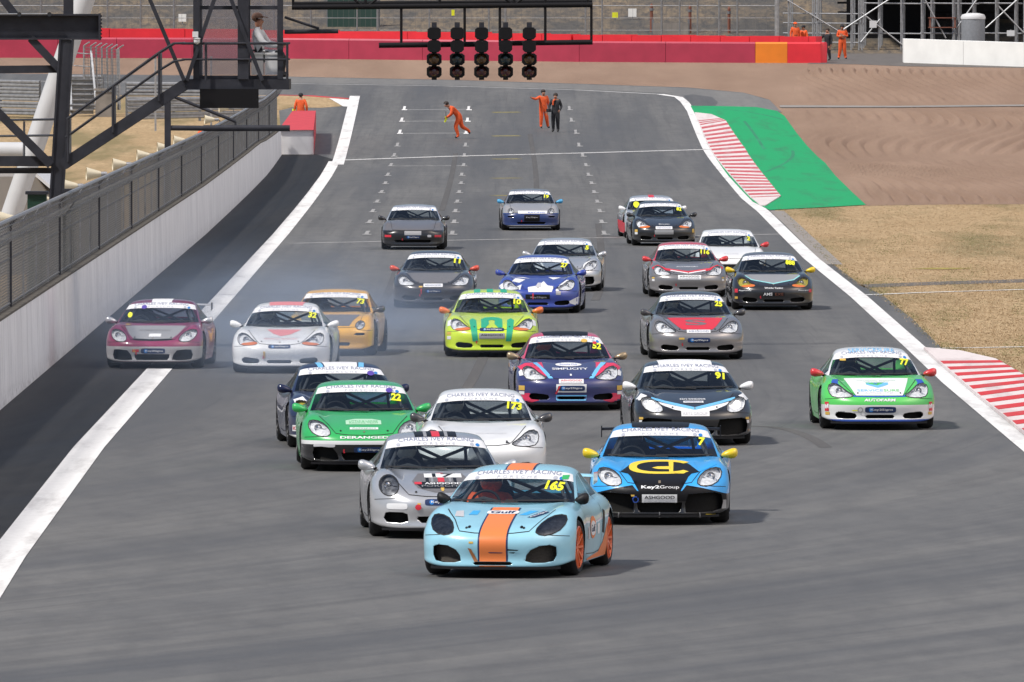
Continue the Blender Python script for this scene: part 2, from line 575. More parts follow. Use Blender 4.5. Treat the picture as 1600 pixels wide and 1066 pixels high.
# --- kerbs: a low slab with painted bars
green = sheet('green_runoff', P((1079, 166), (1120, 166.5), (1182, 168), (1214, 174), (1226, 182), (1243, 206), (1290, 256), (1353, 321), (1300, 324), (1202, 329), (1176, 316), (1115, 242), (1090, 186)), .020, 'paint_green')
def kerb(name, inner, outer, n, i0, i1, red, white, h):
    """inner and outer: world polylines of equal length; n bars between i0 and i1 (0..1)"""
    o = sheet(name, inner + outer[::-1], .020, white, thick=h)
    I = np.array(inner); O = np.array(outer)
    t = np.linspace(0, 1, len(I))
    def at_(u):
        return (np.array([np.interp(u, t, I[:, k]) for k in (0, 1)]), np.array([np.interp(u, t, O[:, k]) for k in (0, 1)]))
    for k in range(n):
        u0 = i0 + (i1 - i0) * (k + .0) / n
        u1 = i0 + (i1 - i0) * (k + .47) / n
        a, b = at_(u0); c, d = at_(u1)
        a2, c2 = a + (b - a) * .02, c + (d - c) * .02
        b2, d2 = b + (b - a) * .004, d + (d - c) * .004
        sheet('kerb_bar', [tuple(a2), tuple(b2), tuple(d2), tuple(c2)], .020 + h - .004, red, parent=o, thick=.010)
    return o
inn = P((1082, 177), (1090, 197), (1107, 236), (1136, 274), (1168, 310), (1184, 323))
outr = P((1112, 180), (1134, 190), (1163, 232), (1194, 276), (1220, 308), (1196, 323))
inn = [(x + .10, y) for x, y in inn]
kerb('kerb', inn, outr, 24, .13, .83, 'kerb_red_worn', 'kerb_white', .03)
inn = P((1435, 548), (1454, 566), (1520, 624), (1602, 692), (1750, 812))
inn = [(x + .10, y) for x, y in inn]
outr = P((1500, 553), (1556, 566), (1632, 610), (1730, 680), (1880, 795))
kerb('kerb', inn, outr, 17, .27, 1.0, 'kerb_red', 'kerb_white', .05)
sheet('dry_verge', P((430, 149.5), (520, 152), (545, 156), (540, 166), (500, 169), (455, 168), (430, 172)), .010, 'dry_grass')
line('kerb_edge', P((430, 149), (480, 150), (548, 155)), .6, .016, 'kerb_red')

# --- black tyre marks left by earlier races
MARKS = []
def mark(pts, w=.20, mk='rubber_mark', dz=.0085):
    q = P(*pts)
    xs, ys = np.array([a[0] for a in q]), np.array([a[1] for a in q])
    t = np.linspace(0, 1, len(q)); tt = np.linspace(0, 1, 4 * len(q))
    def cr(v):
        c = np.polyfit(t, v, min(3, len(q) - 1)); return np.polyval(c, tt)
    MARKS.append(1)
    return line('tyre_mark', list(zip(cr(xs), cr(ys))), w, dz + .0006 * len(MARKS), mk)
for pts in (((1150, 668), (1230, 672), (1290, 700)), ((700, 640), (740, 590), (770, 520)), ((930, 470), (940, 420), (935, 350)), ((690, 330), (702, 290), (712, 240)), ((838, 300), (836, 260), (828, 210)), ((560, 520), (600, 470), (620, 420))):
    mark(pts)
for pts in (((1163, 190), (1180, 212), (1194, 234)), ((1100, 169), (1170, 176), (1224, 188)), ((1150, 285), (1200, 268), (1232, 252), (1238, 236))):
    mark(pts, .14, 'rubber_on_green', .016)

# --- parched tufts on the verge beside the track
def tufts():
    rng = np.random.RandomState(11)
    ex = [1205, 1212, 1255, 1305, 1339, 1379, 1426, 1470, 1536, 1600, 1700]
    ey = [322, 330, 372, 420, 446, 468, 505, 548, 570, 600, 640]
    vs, fs, mi = [], [], []
    n = 0
    cl = rng.uniform(0, 1, (40, 2)) * np.array([420, 270]) + np.array([1215, 325])
    while n < 26000:
        x, y = rng.uniform(1210, 1640), rng.uniform(324, 600)
        lim = np.interp(x, ex, ey)
        if y > lim - 1: continue
        edge = lim - y
        Yg = FPX * CAM_H / (y - HORIZON)
        X = (x - 800) * Yg / FPX
        Zg = gz(Yg)
        n += 1
        h = rng.uniform(.012, .030) * (1.6 if edge < 12 else 1.0)
        pt = math.sin(x / 31.0 + y / 17.0) * math.sin(x / 53.0 - y / 23.0 + 1.3)
        m_ = 2 if (edge < 16 and rng.rand() < .5) or (pt > .45 and rng.rand() < .5) else (1 if rng.rand() < .45 else 0)
        for k in range(3):
            a = rng.uniform(0, 6.28); w = rng.uniform(.004, .011)
            ox, oy = rng.normal(0, .05), rng.normal(0, .12)
            dx, dy = math.cos(a) * w, math.sin(a) * w
            b = len(vs)
            vs += [(X + ox - dx, Yg + oy - dy, Zg), (X + ox + dx, Yg + oy + dy, Zg), (X + ox + rng.normal(0, .03), Yg + oy + rng.normal(0, .03), Zg + h)]
            fs.append((b, b + 1, b + 2)); mi.append(m_)
    o = mesh_obj('grass_tufts', vs, fs, [MATS['straw_pale'], MATS['straw_brown'], MATS['straw_green']])
    o.data.polygons.foreach_set('material_index', mi)
    tag(o, 'short parched grass tufts covering the verge beside the track', 'grass', kind='stuff')
mat('straw_pale', (.47, .355, .225), .9, spec=.1)
mat('straw_brown', (.33, .235, .14), .9, spec=.1)
mat('straw_green', (.20, .19, .085), .9, spec=.1)
tufts()
# ---------------------------------------------------------------- vinyl, rubber, metal
mat('post_rust', (.20, .075, .05), .8)
mat('rubber', (.012, .012, .013), .75, noise=.3, scale=20)
mat('black_plastic', (.010, .010, .012), .55, noise=.2, scale=15, spec=.3)
mat('under_black', (.006, .006, .007), .8)
mat('grille_mesh', (.012, .0115, .011), .8, noise=.5, scale=160, spec=.2)
mat('mesh_brown', (.060, .052, .044), .8, noise=.6, scale=120)
mat('interior', (.035, .035, .038), .8)
mat('cage_steel', (.10, .10, .11), .4, metal=.4)
mat('chrome', (.75, .75, .77), .12, metal=1.0)
mat('lamp_bowl', (.72, .73, .75), .35, metal=.15, noise=.25, scale=22)
mat('lamp_bowl_dark', (.16, .165, .18), .3, metal=.4, noise=.6, scale=20)
mat('lamp_amber', (.62, .16, .035), .25, coat=.6)
mat('lamp_yellow', (.42, .36, .05), .25, coat=.8)
mat('gap_line', (.012, .012, .013), .7)
mat('vinyl_white', (.74, .75, .77), .38, noise=.04, scale=5)
mat('vinyl_black', (.009, .009, .011), .4, spec=.2)
mat('vinyl_yellow', (.78, .80, .03), .4)
mat('banner_ink', (.20, .23, .34), .45)
mat('banner_ink_pale', (.42, .44, .50), .45)
mat('vinyl_red', (.60, .03, .05), .38)
mat('vinyl_blue', (.02, .19, .55), .38)
mat('vinyl_sky', (.05, .36, .72), .38)
mat('vinyl_orange', (.75, .21, .06), .38)
mat('vinyl_green', (.04, .42, .12), .38)
mat('vinyl_navy', (.012, .03, .10), .35)
mat('vinyl_gold', (.62, .40, .08), .4)
mat('disc_steel', (.30, .29, .28), .35, metal=.9)

# ================================================================ pit wall and debris fence
def wall_mat():
    m, nt, b = node_mat('wall_white')
    q = NT(nt)
    X, Y, Z = q.pos()
    a = q.noise(q.vec(0.0, q.m('MULTIPLY', Y, .35), q.m('MULTIPLY', Z, .5)), 1.0, 6, .65)
    r = q.noise(q.vec(0.0, Y, q.m('MULTIPLY', Z, .12)), 1.6, 5, .7)
    f = q.noise(q.vec(0.0, q.m('MULTIPLY', Y, .5), Z), 7.0, 4, .7)
    c = q.mix(q.rng(a, .3, .7), (.70, .70, .73), (.83, .83, .85))
    c = q.mix(q.m('MULTIPLY', q.rng(r, .48, .72), .55), c, (.42, .42, .44))
    c = q.mix(q.m('MULTIPLY', q.m('MULTIPLY', q.rng(f, .45, .7), q.rng(Z, .35, .0)), .8), c, (.22, .21, .21))
    q.out(b, c, .8, f, .25, .02)
wall_mat()
mat('wall_red', (.50, .045, .06), .7, noise=.15, scale=3)
mat('steel_grey', (.22, .23, .25), .55, metal=.5, noise=.2, scale=6)
mat('galvanised', (.36, .37, .39), .5, metal=.6, noise=.2, scale=5)
mat('steel_dark', (.030, .032, .042), .6, noise=.25, scale=4, spec=.25)
mat('steel_black', (.007, .007, .009), .65, spec=.2)
mat('wire', (.155, .157, .163), .6, metal=.2)
mat('cream', (.62, .56, .42), .5, noise=.1, scale=6)
mat('tube_white', (.52, .53, .55), .5, noise=.06, scale=2)
mat('hut_grey', (.26, .24, .22), .8, noise=.12, scale=1.5)
mat('green_dark', (.008, .045, .03), .5)
mat('cabinet', (.66, .67, .69), .5)
mat('concrete', (.24, .22, .20), .85, noise=.2, scale=2)
mat('dirt_edge', (.10, .09, .075), .9, noise=.4, scale=4)

pw = empty('pit_wall', (xw(300), 300, 0))
tag(pw, 'long white concrete pit wall running beside the track under the mesh fence', 'wall')
WH, WT = 1.42, .35
def wall_h(Y): return WH if Y < 430 else float(np.interp(Y, [430, 480], [WH, 1.05]))
Y0, Y1, seg = 96.0, 480.0, 12.0
k = 0
Y = Y0
while Y < Y1 - .1:
    a, b = Y + .015, min(Y + seg, Y1) - .015
    m = MB()
    q = []
    for y in (a, b):
        x, z, h = xw(y), gz(y), wall_h(y)
        q += [(x, y, z - .2), (x - WT, y, z - .2), (x - WT + .04, y, z + h), (x - .04, y, z + h)]
    m.add(q, [(0, 1, 2, 3)[::-1], (4, 5, 6, 7), (0, 3, 7, 4)[::-1], (3, 2, 6, 7)[::-1], (2, 1, 5, 6)[::-1]])
    o = m.build('wall_panel', MATS['wall_white'])
    o.parent = pw
    o.matrix_parent_inverse = Matrix.Translation((-xw(300), -300, 0))
    Y += seg
m = MB()
for i in range(32):
    y0, y1 = 96 + i * 12, 108 + i * 12
    m.bar((xw(y0) - WT / 2, y0, gz(y0) + wall_h(y0) + .02), (xw(y1) - WT / 2, y1, gz(y1) + wall_h(y1) + .02), WT * .8, .04)
o = m.build('coping', MATS['dirt_edge']); o.parent = pw; o.matrix_parent_inverse = Matrix.Translation((-xw(300), -300, 0))

# end block of the wall with a painted top
eb = empty('wall_end_block', (xw(495), 495, gz(495)))
tag(eb, 'white concrete block with red painted top at the end of the pit wall', 'wall')
m = MB()
xe0, xe1 = -9.75, -8.27
q = []
for y, wd in ((480.3, 0), (512, -.45)):
    z = gz(y)
    q += [(xe0, y, z - .2), (xe1 + wd, y, z - .2), (xe1 + wd, y, z + 1.02), (xe0, y, z + 1.02)]
m.add(q, [(0, 1, 2, 3), (7, 6, 5, 4), (1, 5, 6, 2), (0, 3, 7, 4)])
o = m.build('block', MATS['wall_white']); o.parent = eb; o.matrix_parent_inverse = eb.matrix_world.inverted() if False else Matrix.Translation(-eb.location)
m = MB()
m.add([(xe0, 480.2, gz(480) + 1.03), (xe1, 480.2, gz(480) + 1.03), (xe1 - .45, 512.1, gz(512) + 1.03), (xe0, 512.1, gz(512) + 1.03)], [(0, 1, 2, 3)])
m.add([(xe1 + .01, 480.2, gz(480) + .0), (xe1 + .01, 480.2, gz(480) + 1.03), (xe1 - .44, 512.1, gz(512) + 1.03), (xe1 - .44, 512.1, gz(512) + .0)], [(3, 2, 1, 0)])
o = m.build('painted_top', MATS['wall_red']); o.parent = eb; o.matrix_parent_inverse = Matrix.Translation(-eb.location)

# debris fence: posts, rails, wire mesh panels, a top roll of mesh
def wire_mat():
    m = bpy.data.materials.new('wire_mesh')
    m.use_nodes = True
    MATS['wire_mesh'] = m
    return m
fe = empty('debris_fence', (xw(300) - .2, 300, 0))
tag(fe, 'long grey wire mesh debris fence standing on the white pit wall', 'fence')
FI = Matrix.Translation((-(xw(300) - .2), -300, 0))
FH = 1.56
def ftop(Y): return gz(Y) + 2.98 - (0 if Y < 420 else (Y - 420) * .002)
def under(o, root, M):
    o.parent = root; o.matrix_parent_inverse = M; return o
ys = frange(100, 480, 127)
post = None
for i, y in enumerate(ys):
    x = xw(y) - .2
    big = i % 8 == 0
    if i % 2 and not big: continue
    m = MB(); r = .045 if big else .026
    m.tube([(x, y, gz(y) + wall_h(y)), (x, y, ftop(y) - .15), (x + .10, y, ftop(y))], r, 6)
    under(m.build('post', MATS['steel_dark' if big else 'steel_grey']), fe, FI)
for fz, r, mk in ((1.0, .035, 'galvanised'), (.55, .012, 'wire'), (.06, .02, 'wire')):
    m = MB()
    pts = []
    for y in frange(100, 480, 40):
        z0, z1 = gz(y) + wall_h(y), ftop(y)
        pts.append((xw(y) - .2 + (.10 if fz == 1 else 0), y, z0 + (z1 - z0) * fz))
    m.tube(pts, r, 6)
    under(m.build('rail', MATS[mk]), fe, FI)
# mesh: real wires. seen at a shallow angle they close up, so they can stand well apart
m = MB()
def tri_wire(a, b, w):
    a, b = Vector(a), Vector(b)
    d = (b - a).normalized(); s = d.cross(Vector((1, 0, .3))).normalized() * w; t = d.cross(s).normalized() * w
    m.add([a + s, a - s + t, a - s - t, b + s, b - s + t, b - s - t], [(0, 1, 4, 3), (1, 2, 5, 4), (2, 0, 3, 5)])
y = 100.0
while y < 480:
    x = xw(y) - .2; z0, z1 = gz(y) + wall_h(y), ftop(y)
    tri_wire((x, y, z0), (x, y, z1), .0036 if y < 260 else .005)
    y += .22 if y < 260 else .42
for fz in frange(.03, .97, 30):
    pp = None
    for y in frange(100, 480, 30):
        z0, z1 = gz(y) + wall_h(y), ftop(y)
        p = (xw(y) - .2, y, z0 + (z1 - z0) * fz)
        if pp: tri_wire(pp, p, .0055)
        pp = p
o = under(m.build('wire_mesh', MATS['wire']), fe, FI); o['kind'] = 'stuff'
# loose roll of mesh hanging over the top
m = MB()
for fz, dx in ((.0, .10), (.05, .16), (.11, .19), (.18, .16), (.24, .06)):
    pts = [(xw(y) - .2 + dx, y, ftop(y) - fz * 1.6 + random.uniform(-.012, .012)) for y in frange(100, 480, 150)]
    m.tube(pts, .010, 4)
y = 100.0
while y < 480:
    m.tube([(xw(y) - .1, y, ftop(y)), (xw(y) + .0, y, ftop(y) - .17), (xw(y) - .14, y, ftop(y) - .38)], .006, 4)
    y += .7
o = under(m.build('mesh_roll', MATS['wire']), fe, FI); o['kind'] = 'stuff'

# horn loudspeakers on brackets behind the fence
def horn(px, py, i):
    Yh = None
    # stands just behind the fence at the depth where the fence's top shows at that pixel
    lo, hi = 100, 480
    for _ in range(40):
        md = (lo + hi) / 2
        X = at(px, py, md).x
        if X < xw(md) - .75: hi = md
        else: lo = md
    p = at(px, py, lo)
    t = empty('horn_loudspeaker', p, R(8))
    b = MB()
    b.lathe([(.155, -.22), (.15, -.20), (.105, -.05), (.07, .07), (.055, .11), (.0005, .12)], 18, 'x')
    b.lathe([(.15, -.215), (.09, -.05), (.03, .02), (.0005, .03)], 18, 'x')
    b.build('horn', MATS['cream'], t, True, 40)
    b = MB(); b.lathe([(.0005, .10), (.05, .10), (.055, .22), (.04, .25), (.0005, .25)], 12, 'x')
    b.build('driver_unit', MATS['galvanised'], t, True, 40)
    b = MB(); b.tube([(.16, 0, 0), (.28, 0, -.02), (.32, 0, -.3), (.32, 0, -(p.z - gz(p.y)))], .022, 6)
    b.build('bracket', MATS['steel_grey'], t)
    ordn = ['nearest the camera', 'second from the camera', 'third from the camera', 'fourth from the camera', 'fifth from the camera', 'sixth from the camera', 'seventh from the camera', 'eighth from the camera', 'ninth from the camera', 'farthest from the camera'][i]
    tag(t, 'cream horn loudspeaker behind the mesh fence, %s' % ordn, 'loudspeaker', 'horn loudspeakers behind the fence')
for i, (px, py) in enumerate([(16, 343), (70, 313), (113, 291), (150, 272), (190, 257), (227, 243), (258, 231), (283, 220), (330, 187), (352, 169)]):
    horn(px, py, i)

# ================================================================ start gantry, stair, observation tower (all at one depth)
GY = 222.0
GS = FPX / GY
def gpt(px, py, dy=0.0):
    p = at(px, py, GY)
    return Vector((p.x, GY + dy, p.z))
def px(n): return n / GS

fr = empty('steel_frame', (gpt(88, 310).x, GY, 0))
tag(fr, 'dark steel frame of columns, beams and braces behind the mesh fence', 'gantry')
FRI = Matrix.Translation(-fr.location)
def steel(name, a, b, w, root, RI, d=None, mk='steel_dark', dy=0.0, web=False):
    m = MB()
    A, B = gpt(*a, dy), gpt(*b, dy)
    w_, d_ = px(w), (px(d) if d else px(w))
    up = Vector((0, 1, 0))
    if web:        # I section: two flanges and a web
        dr = (B - A).normalized(); nrm = dr.cross(up).normalized()
        m.bar(A, B, d_ * .25, w_ * .92, up=nrm)
        for s in (-1, 1):
            o_ = nrm * (s * w_ * .47)
            m.bar(A + o_, B + o_, d_, w_ * .07, up=nrm)
    else:
        m.bar(A, B, w_, d_, up=up)
    return under(m.build(name, MATS[mk]), root, RI)
steel('beam', (-120, 42), (155, 42), 40, fr, FRI, 26, web=True)
m = MB(); c = gpt(156, 42); m.box((c.x, c.y, c.z), (px(3), px(28), px(42)))
for k in range(7):
    for dy in (-1, 1):
        m.lathe([(px(1.6), 0), (px(1.6), px(3)), (.0005, px(3))], 6, 'x', (c.x, c.y + dy * px(9), c.z + px((k - 3) * 5.6)))
under(m.build('end_plate', MATS['steel_dark']), fr, FRI)
cb = gpt(88, 312); 
m = MB()
A = gpt(104, 62); B = Vector((gpt(86, 330).x, GY, 0.0))
m.bar(A, gpt(86, 330), px(17), px(22), up=(0, 1, 0)); m.bar(gpt(86, 330), B, px(17), px(22), up=(0, 1, 0))
for dx in (-10, 10):
    m.bar(gpt(104 + dx, 62), gpt(87 + dx * .95, 330), px(3), px(26), up=(0, 1, 0))
under(m.build('column', MATS['steel_dark']), fr, FRI)
steel('column', (107, -160), (107, 22), 15, fr, FRI, 18)
steel('brace', (48, 60), (97, 112), 12, fr, FRI, 12, dy=-.05)
steel('brace', (-40, -60), (24, 24), 12, fr, FRI, 12)
steel('beam', (-120, 110), (95, 108), 12, fr, FRI, 14, dy=.1)
steel('beam', (-120, 252), (100, 252), 16, fr, FRI, 16, dy=.05)
steel('beam', (-120, 267), (80, 267), 9, fr, FRI, 9, dy=.3)
steel('brace', (-60, 118), (80, 258), 13, fr, FRI, 12, dy=-.12)
m = MB()
for y in (190, 215):
    m.tube([gpt(-120, y, .5), gpt(86, y - 3, .5)], px(1.8), 8)
for x in (36, -40):
    m.tube([gpt(x, 190, .5), gpt(x, 246, .5)], px(1.8), 8)
under(m.build('handrail', MATS['steel_grey']), fr, FRI)
m = MB()
m.tube([gpt(-100, 22.5, -.2), gpt(80, 22, -.2)], px(1.3), 6)
for x in (31, 78):
    m.lathe([(px(3.4), -.03), (px(3.4), .03), (.0005, .03)], 10, 'y', gpt(x, 22.5, -.22))
under(m.build('cable_rail', MATS['steel_grey']), fr, FRI)

st = empty('stairway', (gpt(110, 255).x, GY, 0))
tag(st, 'dark steel stair with tube handrails rising from the frame to the observation platform', 'stairs')
STI = Matrix.Translation(-st.location)
for dy in (-.45, .45):
    steel('stringer', (98, 258), (288, 133), 17, st, STI, 5, dy=dy)
for k in range(14):
    t = (k + .5) / 14
    m = MB(); c = gpt(98 + 190 * t, 255 - 125 * t)
    m.box(c, (px(16), .86, px(2)))
    under(m.build('tread', MATS['steel_dark']), st, STI)
for dy in (-.5, .5):
    m = MB()
    m.tube([gpt(106, 186, dy), gpt(250, 82, dy), gpt(272, 68, dy), gpt(288, 67.5, dy)], px(1.9), 8)
    m.tube([gpt(104, 214, dy), gpt(252, 108, dy), gpt(272, 96, dy), gpt(288, 93.5, dy)], px(1.6), 8)
    for a, b in (((108, 184), (108, 253)), ((178, 134), (178, 207)), ((250, 82), (250, 158))):
        m.tube([gpt(*a, dy), gpt(*b, dy)], px(2.2), 8)
    under(m.build('handrail', MATS['steel_grey' if dy > 0 else 'steel_dark']), st, STI)

tw = empty('observation_tower', (gpt(375, 130).x, GY, 0))
tag(tw, 'dark steel observation platform with perspex screens above the pit exit lane', 'tower')
TWI = Matrix.Translation(-tw.location)
m = MB(); a = gpt(284, 132); b = gpt(452, 132)
m.box(((a.x + b.x) / 2, GY + .9, a.z), (b.x - a.x, 1.9, px(16)))
under(m.build('platform', MATS['steel_dark']), tw, TWI)
for x, w in ((307, 10), (380, 17), (438, 9)):
    steel('column', (x, -150), (x, 124), w, tw, TWI, w)
for x, w in ((309, 8), (383, 10), (434, 8)):
    steel('column', (x, -150), (x, 124), w, tw, TWI, w, dy=1.75)
for y, w in ((12, 6), (121, 6)):
    steel('rail_beam', (303, y), (442, y), w, tw, TWI, w, dy=.06)
for a, b in (((222, -30), (288, 126)), ((345, -30), (292, 126)), ((350, -30), (410, 126))):
    steel('brace', a, b, 6, tw, TWI, 6, dy=-.1)
m = MB()
for y, r in ((68, 2.0), (93, 1.6)):
    m.tube([gpt(284, y, -.12), gpt(449, y, -.12), gpt(449, y, 1.8)], px(r), 8)
for x in (322, 449):
    m.tube([gpt(x, 68, -.12), gpt(x, 126, -.12)], px(2), 8)
under(m.build('guard_rail', MATS['steel_dark']), tw, TWI)
def perspex():
    m = bpy.data.materials.new('perspex'); m.use_nodes = True
    nt = m.node_tree
    for n in list(nt.nodes):
        if n.type != 'OUTPUT_MATERIAL': nt.nodes.remove(n)
    out = [n for n in nt.nodes if n.type == 'OUTPUT_MATERIAL'][0]
    tr = nt.nodes.new('ShaderNodeBsdfTransparent'); tr.inputs[0].default_value = (.78, .76, .78, 1)
    df = nt.nodes.new('ShaderNodeBsdfDiffuse'); df.inputs[0].default_value = (.35, .35, .38, 1)
    mx = nt.nodes.new('ShaderNodeMixShader'); mx.inputs[0].default_value = .28
    nt.links.new(tr.outputs[0], mx.inputs[1]); nt.links.new(df.outputs[0], mx.inputs[2]); nt.links.new(mx.outputs[0], out.inputs[0])
    MATS['perspex'] = m
perspex()
for x0, x1 in ((312, 371), (389, 434)):
    m = MB(); a, b = gpt(x0, -60, 1.6), gpt(x1, 118, 1.6)
    m.box(((a.x + b.x) / 2, GY + 1.6, (a.z + b.z) / 2), (b.x - a.x, .012, a.z - b.z))
    under(m.build('screen_panel', MATS['perspex']), tw, TWI)
m = MB(); a, b = gpt(315, 141), gpt(402, 167)
m.box(((a.x + b.x) / 2, GY + .1, (a.z + b.z) / 2), (b.x - a.x, .5, a.z - b.z))
m.box(((a.x + b.x) / 2, GY - .17, (a.z + b.z) / 2), (b.x - a.x + .06, .04, a.z - b.z + .05))
under(m.build('display_board', MATS['steel_black']), tw, TWI)
# post with a cantilever tube, standing behind the fence farther along
CY = 314.0
cp = empty('cantilever_post', (at(262, 200, CY).x, CY, 0)); tag(cp, 'dark post with a long horizontal tube and strut, standing behind the fence below the platform', 'post')
CPI = Matrix.Translation(-cp.location)
def cpt(x, y): return at(x, y, CY)
m = MB(); a = cpt(262, 146); m.bar(a, (a.x, CY, 0), .17, .17, up=(0, 1, 0)); under(m.build('shaft', MATS['steel_dark']), cp, CPI)
m = MB(); m.tube([cpt(262, 200), cpt(320, 200.5)], .075, 10); m.tube([cpt(318, 200.5), cpt(453, 200.5)], .088, 10); under(m.build('arm', MATS['steel_dark'], smooth=True), cp, CPI)
m = MB(); m.tube([cpt(266, 149), cpt(368, 190)], .045, 8); m.tube([cpt(368, 190), cpt(368, 200)], .03, 6); under(m.build('strut', MATS['steel_dark'], smooth=True), cp, CPI)
m = MB(); m.tube([gpt(444, 50, .4), gpt(528, 49, .4)], px(3.6), 10)
under(m.build('cantilever_tube', MATS['steel_dark'], smooth=True), tw, TWI)
m = MB(); m.tube([gpt(444, 27, .4), gpt(498, 45, .4)], px(2), 8)
under(m.build('strut', MATS['steel_dark'], smooth=True), tw, TWI)

for i, (x, w) in enumerate(((402, 20), (425, 24))):
    m = MB(); c = gpt(x, 101, .25)
    m.box((c.x, GY + .27, c.z), (px(w) - .02, .36, px(32)))
    m.box((c.x, GY + .27, c.z + px(17)), (px(w), .40, px(3)))
    o = m.build('equipment_cabinet', MATS['cabinet'])
    tag(o, 'pale grey equipment cabinet on the platform, %s' % ('beside the standing man' if i == 0 else 'next to the outer column'), 'cabinet', 'cabinets on the platform')
cc = empty('security_camera', gpt(308, 62, -.15))
tag(cc, 'white dome security camera on the platform rail', 'camera')
m = MB(); m.ball((0, 0, -.03), px(5), 12, 8); m.lathe([(px(5), -.02), (px(5), .0), (px(6.5), .02), (.0005, .05)], 12); m.build('dome', MATS['cabinet'], cc, True)
m = MB(); m.box((-.03, 0, .10), (px(9), px(9), px(9))); m.build('bracket', MATS['cabinet'], cc)

# gantry arm over the track
ga = empty('light_gantry', (gpt(690, 10).x, GY, 0))
tag(ga, 'black steel truss arm with hangers carrying the start lights over the track', 'gantry')
GAI = Matrix.Translation(-ga.location)
def tubep(name, pts, r, root=ga, RI=GAI, mk='steel_black', dy=0.0):
    m = MB(); m.tube([gpt(*p, dy) for p in pts], px(r), 10)
    return under(m.build(name, MATS[mk], smooth=True), root, RI)
tubep('chord', [(456, 11.5), (926, 7.5)], 4.4)
tubep('chord', [(438, -75), (930, -79)], 4.4)
tubep('chord', [(456, 6), (926, 2)], 3.4, dy=.9)
for x in (458, 571, 687, 803, 852, 918):
    tubep('web_post', [(x, -76), (x, 10)], 2.2)
for a, b in (((458, -76), (565, 8)), ((577, 8), (685, -76)), ((690, -76), (800, 6)), ((806, 6), (915, -77))):
    tubep('web_brace', [a, b], 2.0)
for x, y in ((627, 67), (726, 67), (781, 68), (852, 66), (924, 66)):
    tubep('hanger', [(x, 10), (x, y)], 2.2)
tubep('light_bar', [(592, 71), (763, 69)], 4.4)
tubep('light_bar', [(779, 68), (926, 66)], 4.2)
mat('lens_amber', (.085, .045, .015), .15, coat=.6)
mat('lens_teal', (.012, .028, .035), .15, coat=.6)
mat('lens_red', (.055, .008, .014), .15, coat=.6)
for i, x in enumerate((678.5, 714.5, 752.5, 790, 827)):
    c = gpt(x, 80, -.22)
    t = empty('start_signal', c)
    nm = ['first from the stair tower', 'second from the stair tower', 'in the middle of the five', 'fourth from the stair tower', 'farthest from the stair tower'][i]
    tag(t, 'black start signal head hanging on the gantry, %s' % nm, 'traffic light', 'start signals on the gantry')
    Z = lambda y: px(80 - y)
    m = MB(); m.box((0, .06, Z(80)), (px(8), .05, px(90)))
    m.build('mounting_bar', MATS['steel_dark'], t)
    for j, (y0, y1) in enumerate(((42, 62), (62, 82), (82.5, 102), (102.5, 121.5))):
        m = MB()
        zc, hh, w = Z((y0 + y1) / 2), px(y1 - y0) * .5, px(21 if j < 2 else 23.5) * .5
        # a chamfered housing
        ch = .05
        ol = [(-w, -hh + ch), (-w + ch, -hh), (w - ch, -hh), (w, -hh + ch), (w, hh - ch), (w - ch, hh - .01), (-w + ch, hh - .01), (-w, hh - ch)]
        yb, yf = (.02, -.12) if j >= 2 else (.06, -.02)
        vs = [(a, yb, zc + b) for a, b in ol] + [(a * .96, yf, zc + b * .96) for a, b in ol]
        m.add(vs, [tuple(range(8))[::-1][::-1], tuple(range(8, 16))[::-1]] + [(k, (k + 1) % 8, 8 + (k + 1) % 8, 8 + k) for k in range(8)])
        h = m.build('lamp_housing', MATS['steel_black'], t)
        if j >= 2:
            m = MB()
            rr = px(7.6)
            m.lathe([(rr, -.125), (rr * .8, -.14), (rr * .4, -.15), (.0005, -.153)], 18, 'y', (0, 0, zc))
            m.build('lens', MATS[('lens_amber' if i % 2 == 0 else 'lens_teal') if j == 2 else 'lens_red'], h, True)
            m = MB()
            pts0 = [(math.cos(a) * rr * 1.12, -.12, zc + math.sin(a) * rr * 1.12) for a in frange(R(10), R(170), 10)]
            pts1 = [(p[0] * 1.02, -.26, p[2] + .005) for p in pts0]
            n = len(pts0)
            m.add(pts0 + pts1, [(k, k + 1, n + k + 1, n + k) for k in range(n - 1)])
            m.build('visor', MATS['steel_black'], h)

# ================================================================ behind the fence
wt = empty('leaning_tube_column', (at(40, 260, 262).x, 262, 0))
tag(wt, 'thick white tubular column leaning behind the dark steel frame', 'column')
m = MB(); a, b = at(152, -60, 262), at(28, 305, 262)
d = (b - a); b2 = a + d * ((a.z - gz(262)) / (a.z - b.z))
m.tube([a, b2], .235, 20); under(m.build('tube', MATS['tube_white'], smooth=True), wt, Matrix.Translation(-wt.location))
m = MB(); m.tube([at(-120, 236, 262), at(36, 236, 262)], .20, 16); under(m.build('cross_tube', MATS['tube_white'], smooth=True), wt, Matrix.Translation(-wt.location))
hu = empty('service_hut', (at(-10, 350, 285).x, 285, 0))
tag(hu, 'low grey rendered hut with sloping eave beneath the steel frame', 'building')
m = MB()
a = at(-120, 274, 285); b = at(58, 276, 285); c = at(76, 302, 285)
m.add([(a.x, 285, 0), (c.x, 285, 0), (c.x, 285, c.z), (b.x, 285, b.z), (a.x, 285, b.z), (a.x, 291, 0), (c.x, 291, 0), (c.x, 291, c.z), (b.x, 291, b.z), (a.x, 291, b.z)],
      [(0, 1, 2, 3, 4), (9, 8, 7, 6, 5), (1, 6, 7, 2), (2, 7, 8, 3), (3, 8, 9, 4), (0, 4, 9, 5)])
under(m.build('wall', MATS['hut_grey']), hu, Matrix.Translation(-hu.location))
m = MB(); m.bar((b.x - .02, 288, b.z + .04), (c.x + .25, 288, c.z - .02), 6.4, .07, up=(0, 0, 1)); under(m.build('eave', MATS['cabinet']), hu, Matrix.Translation(-hu.location))
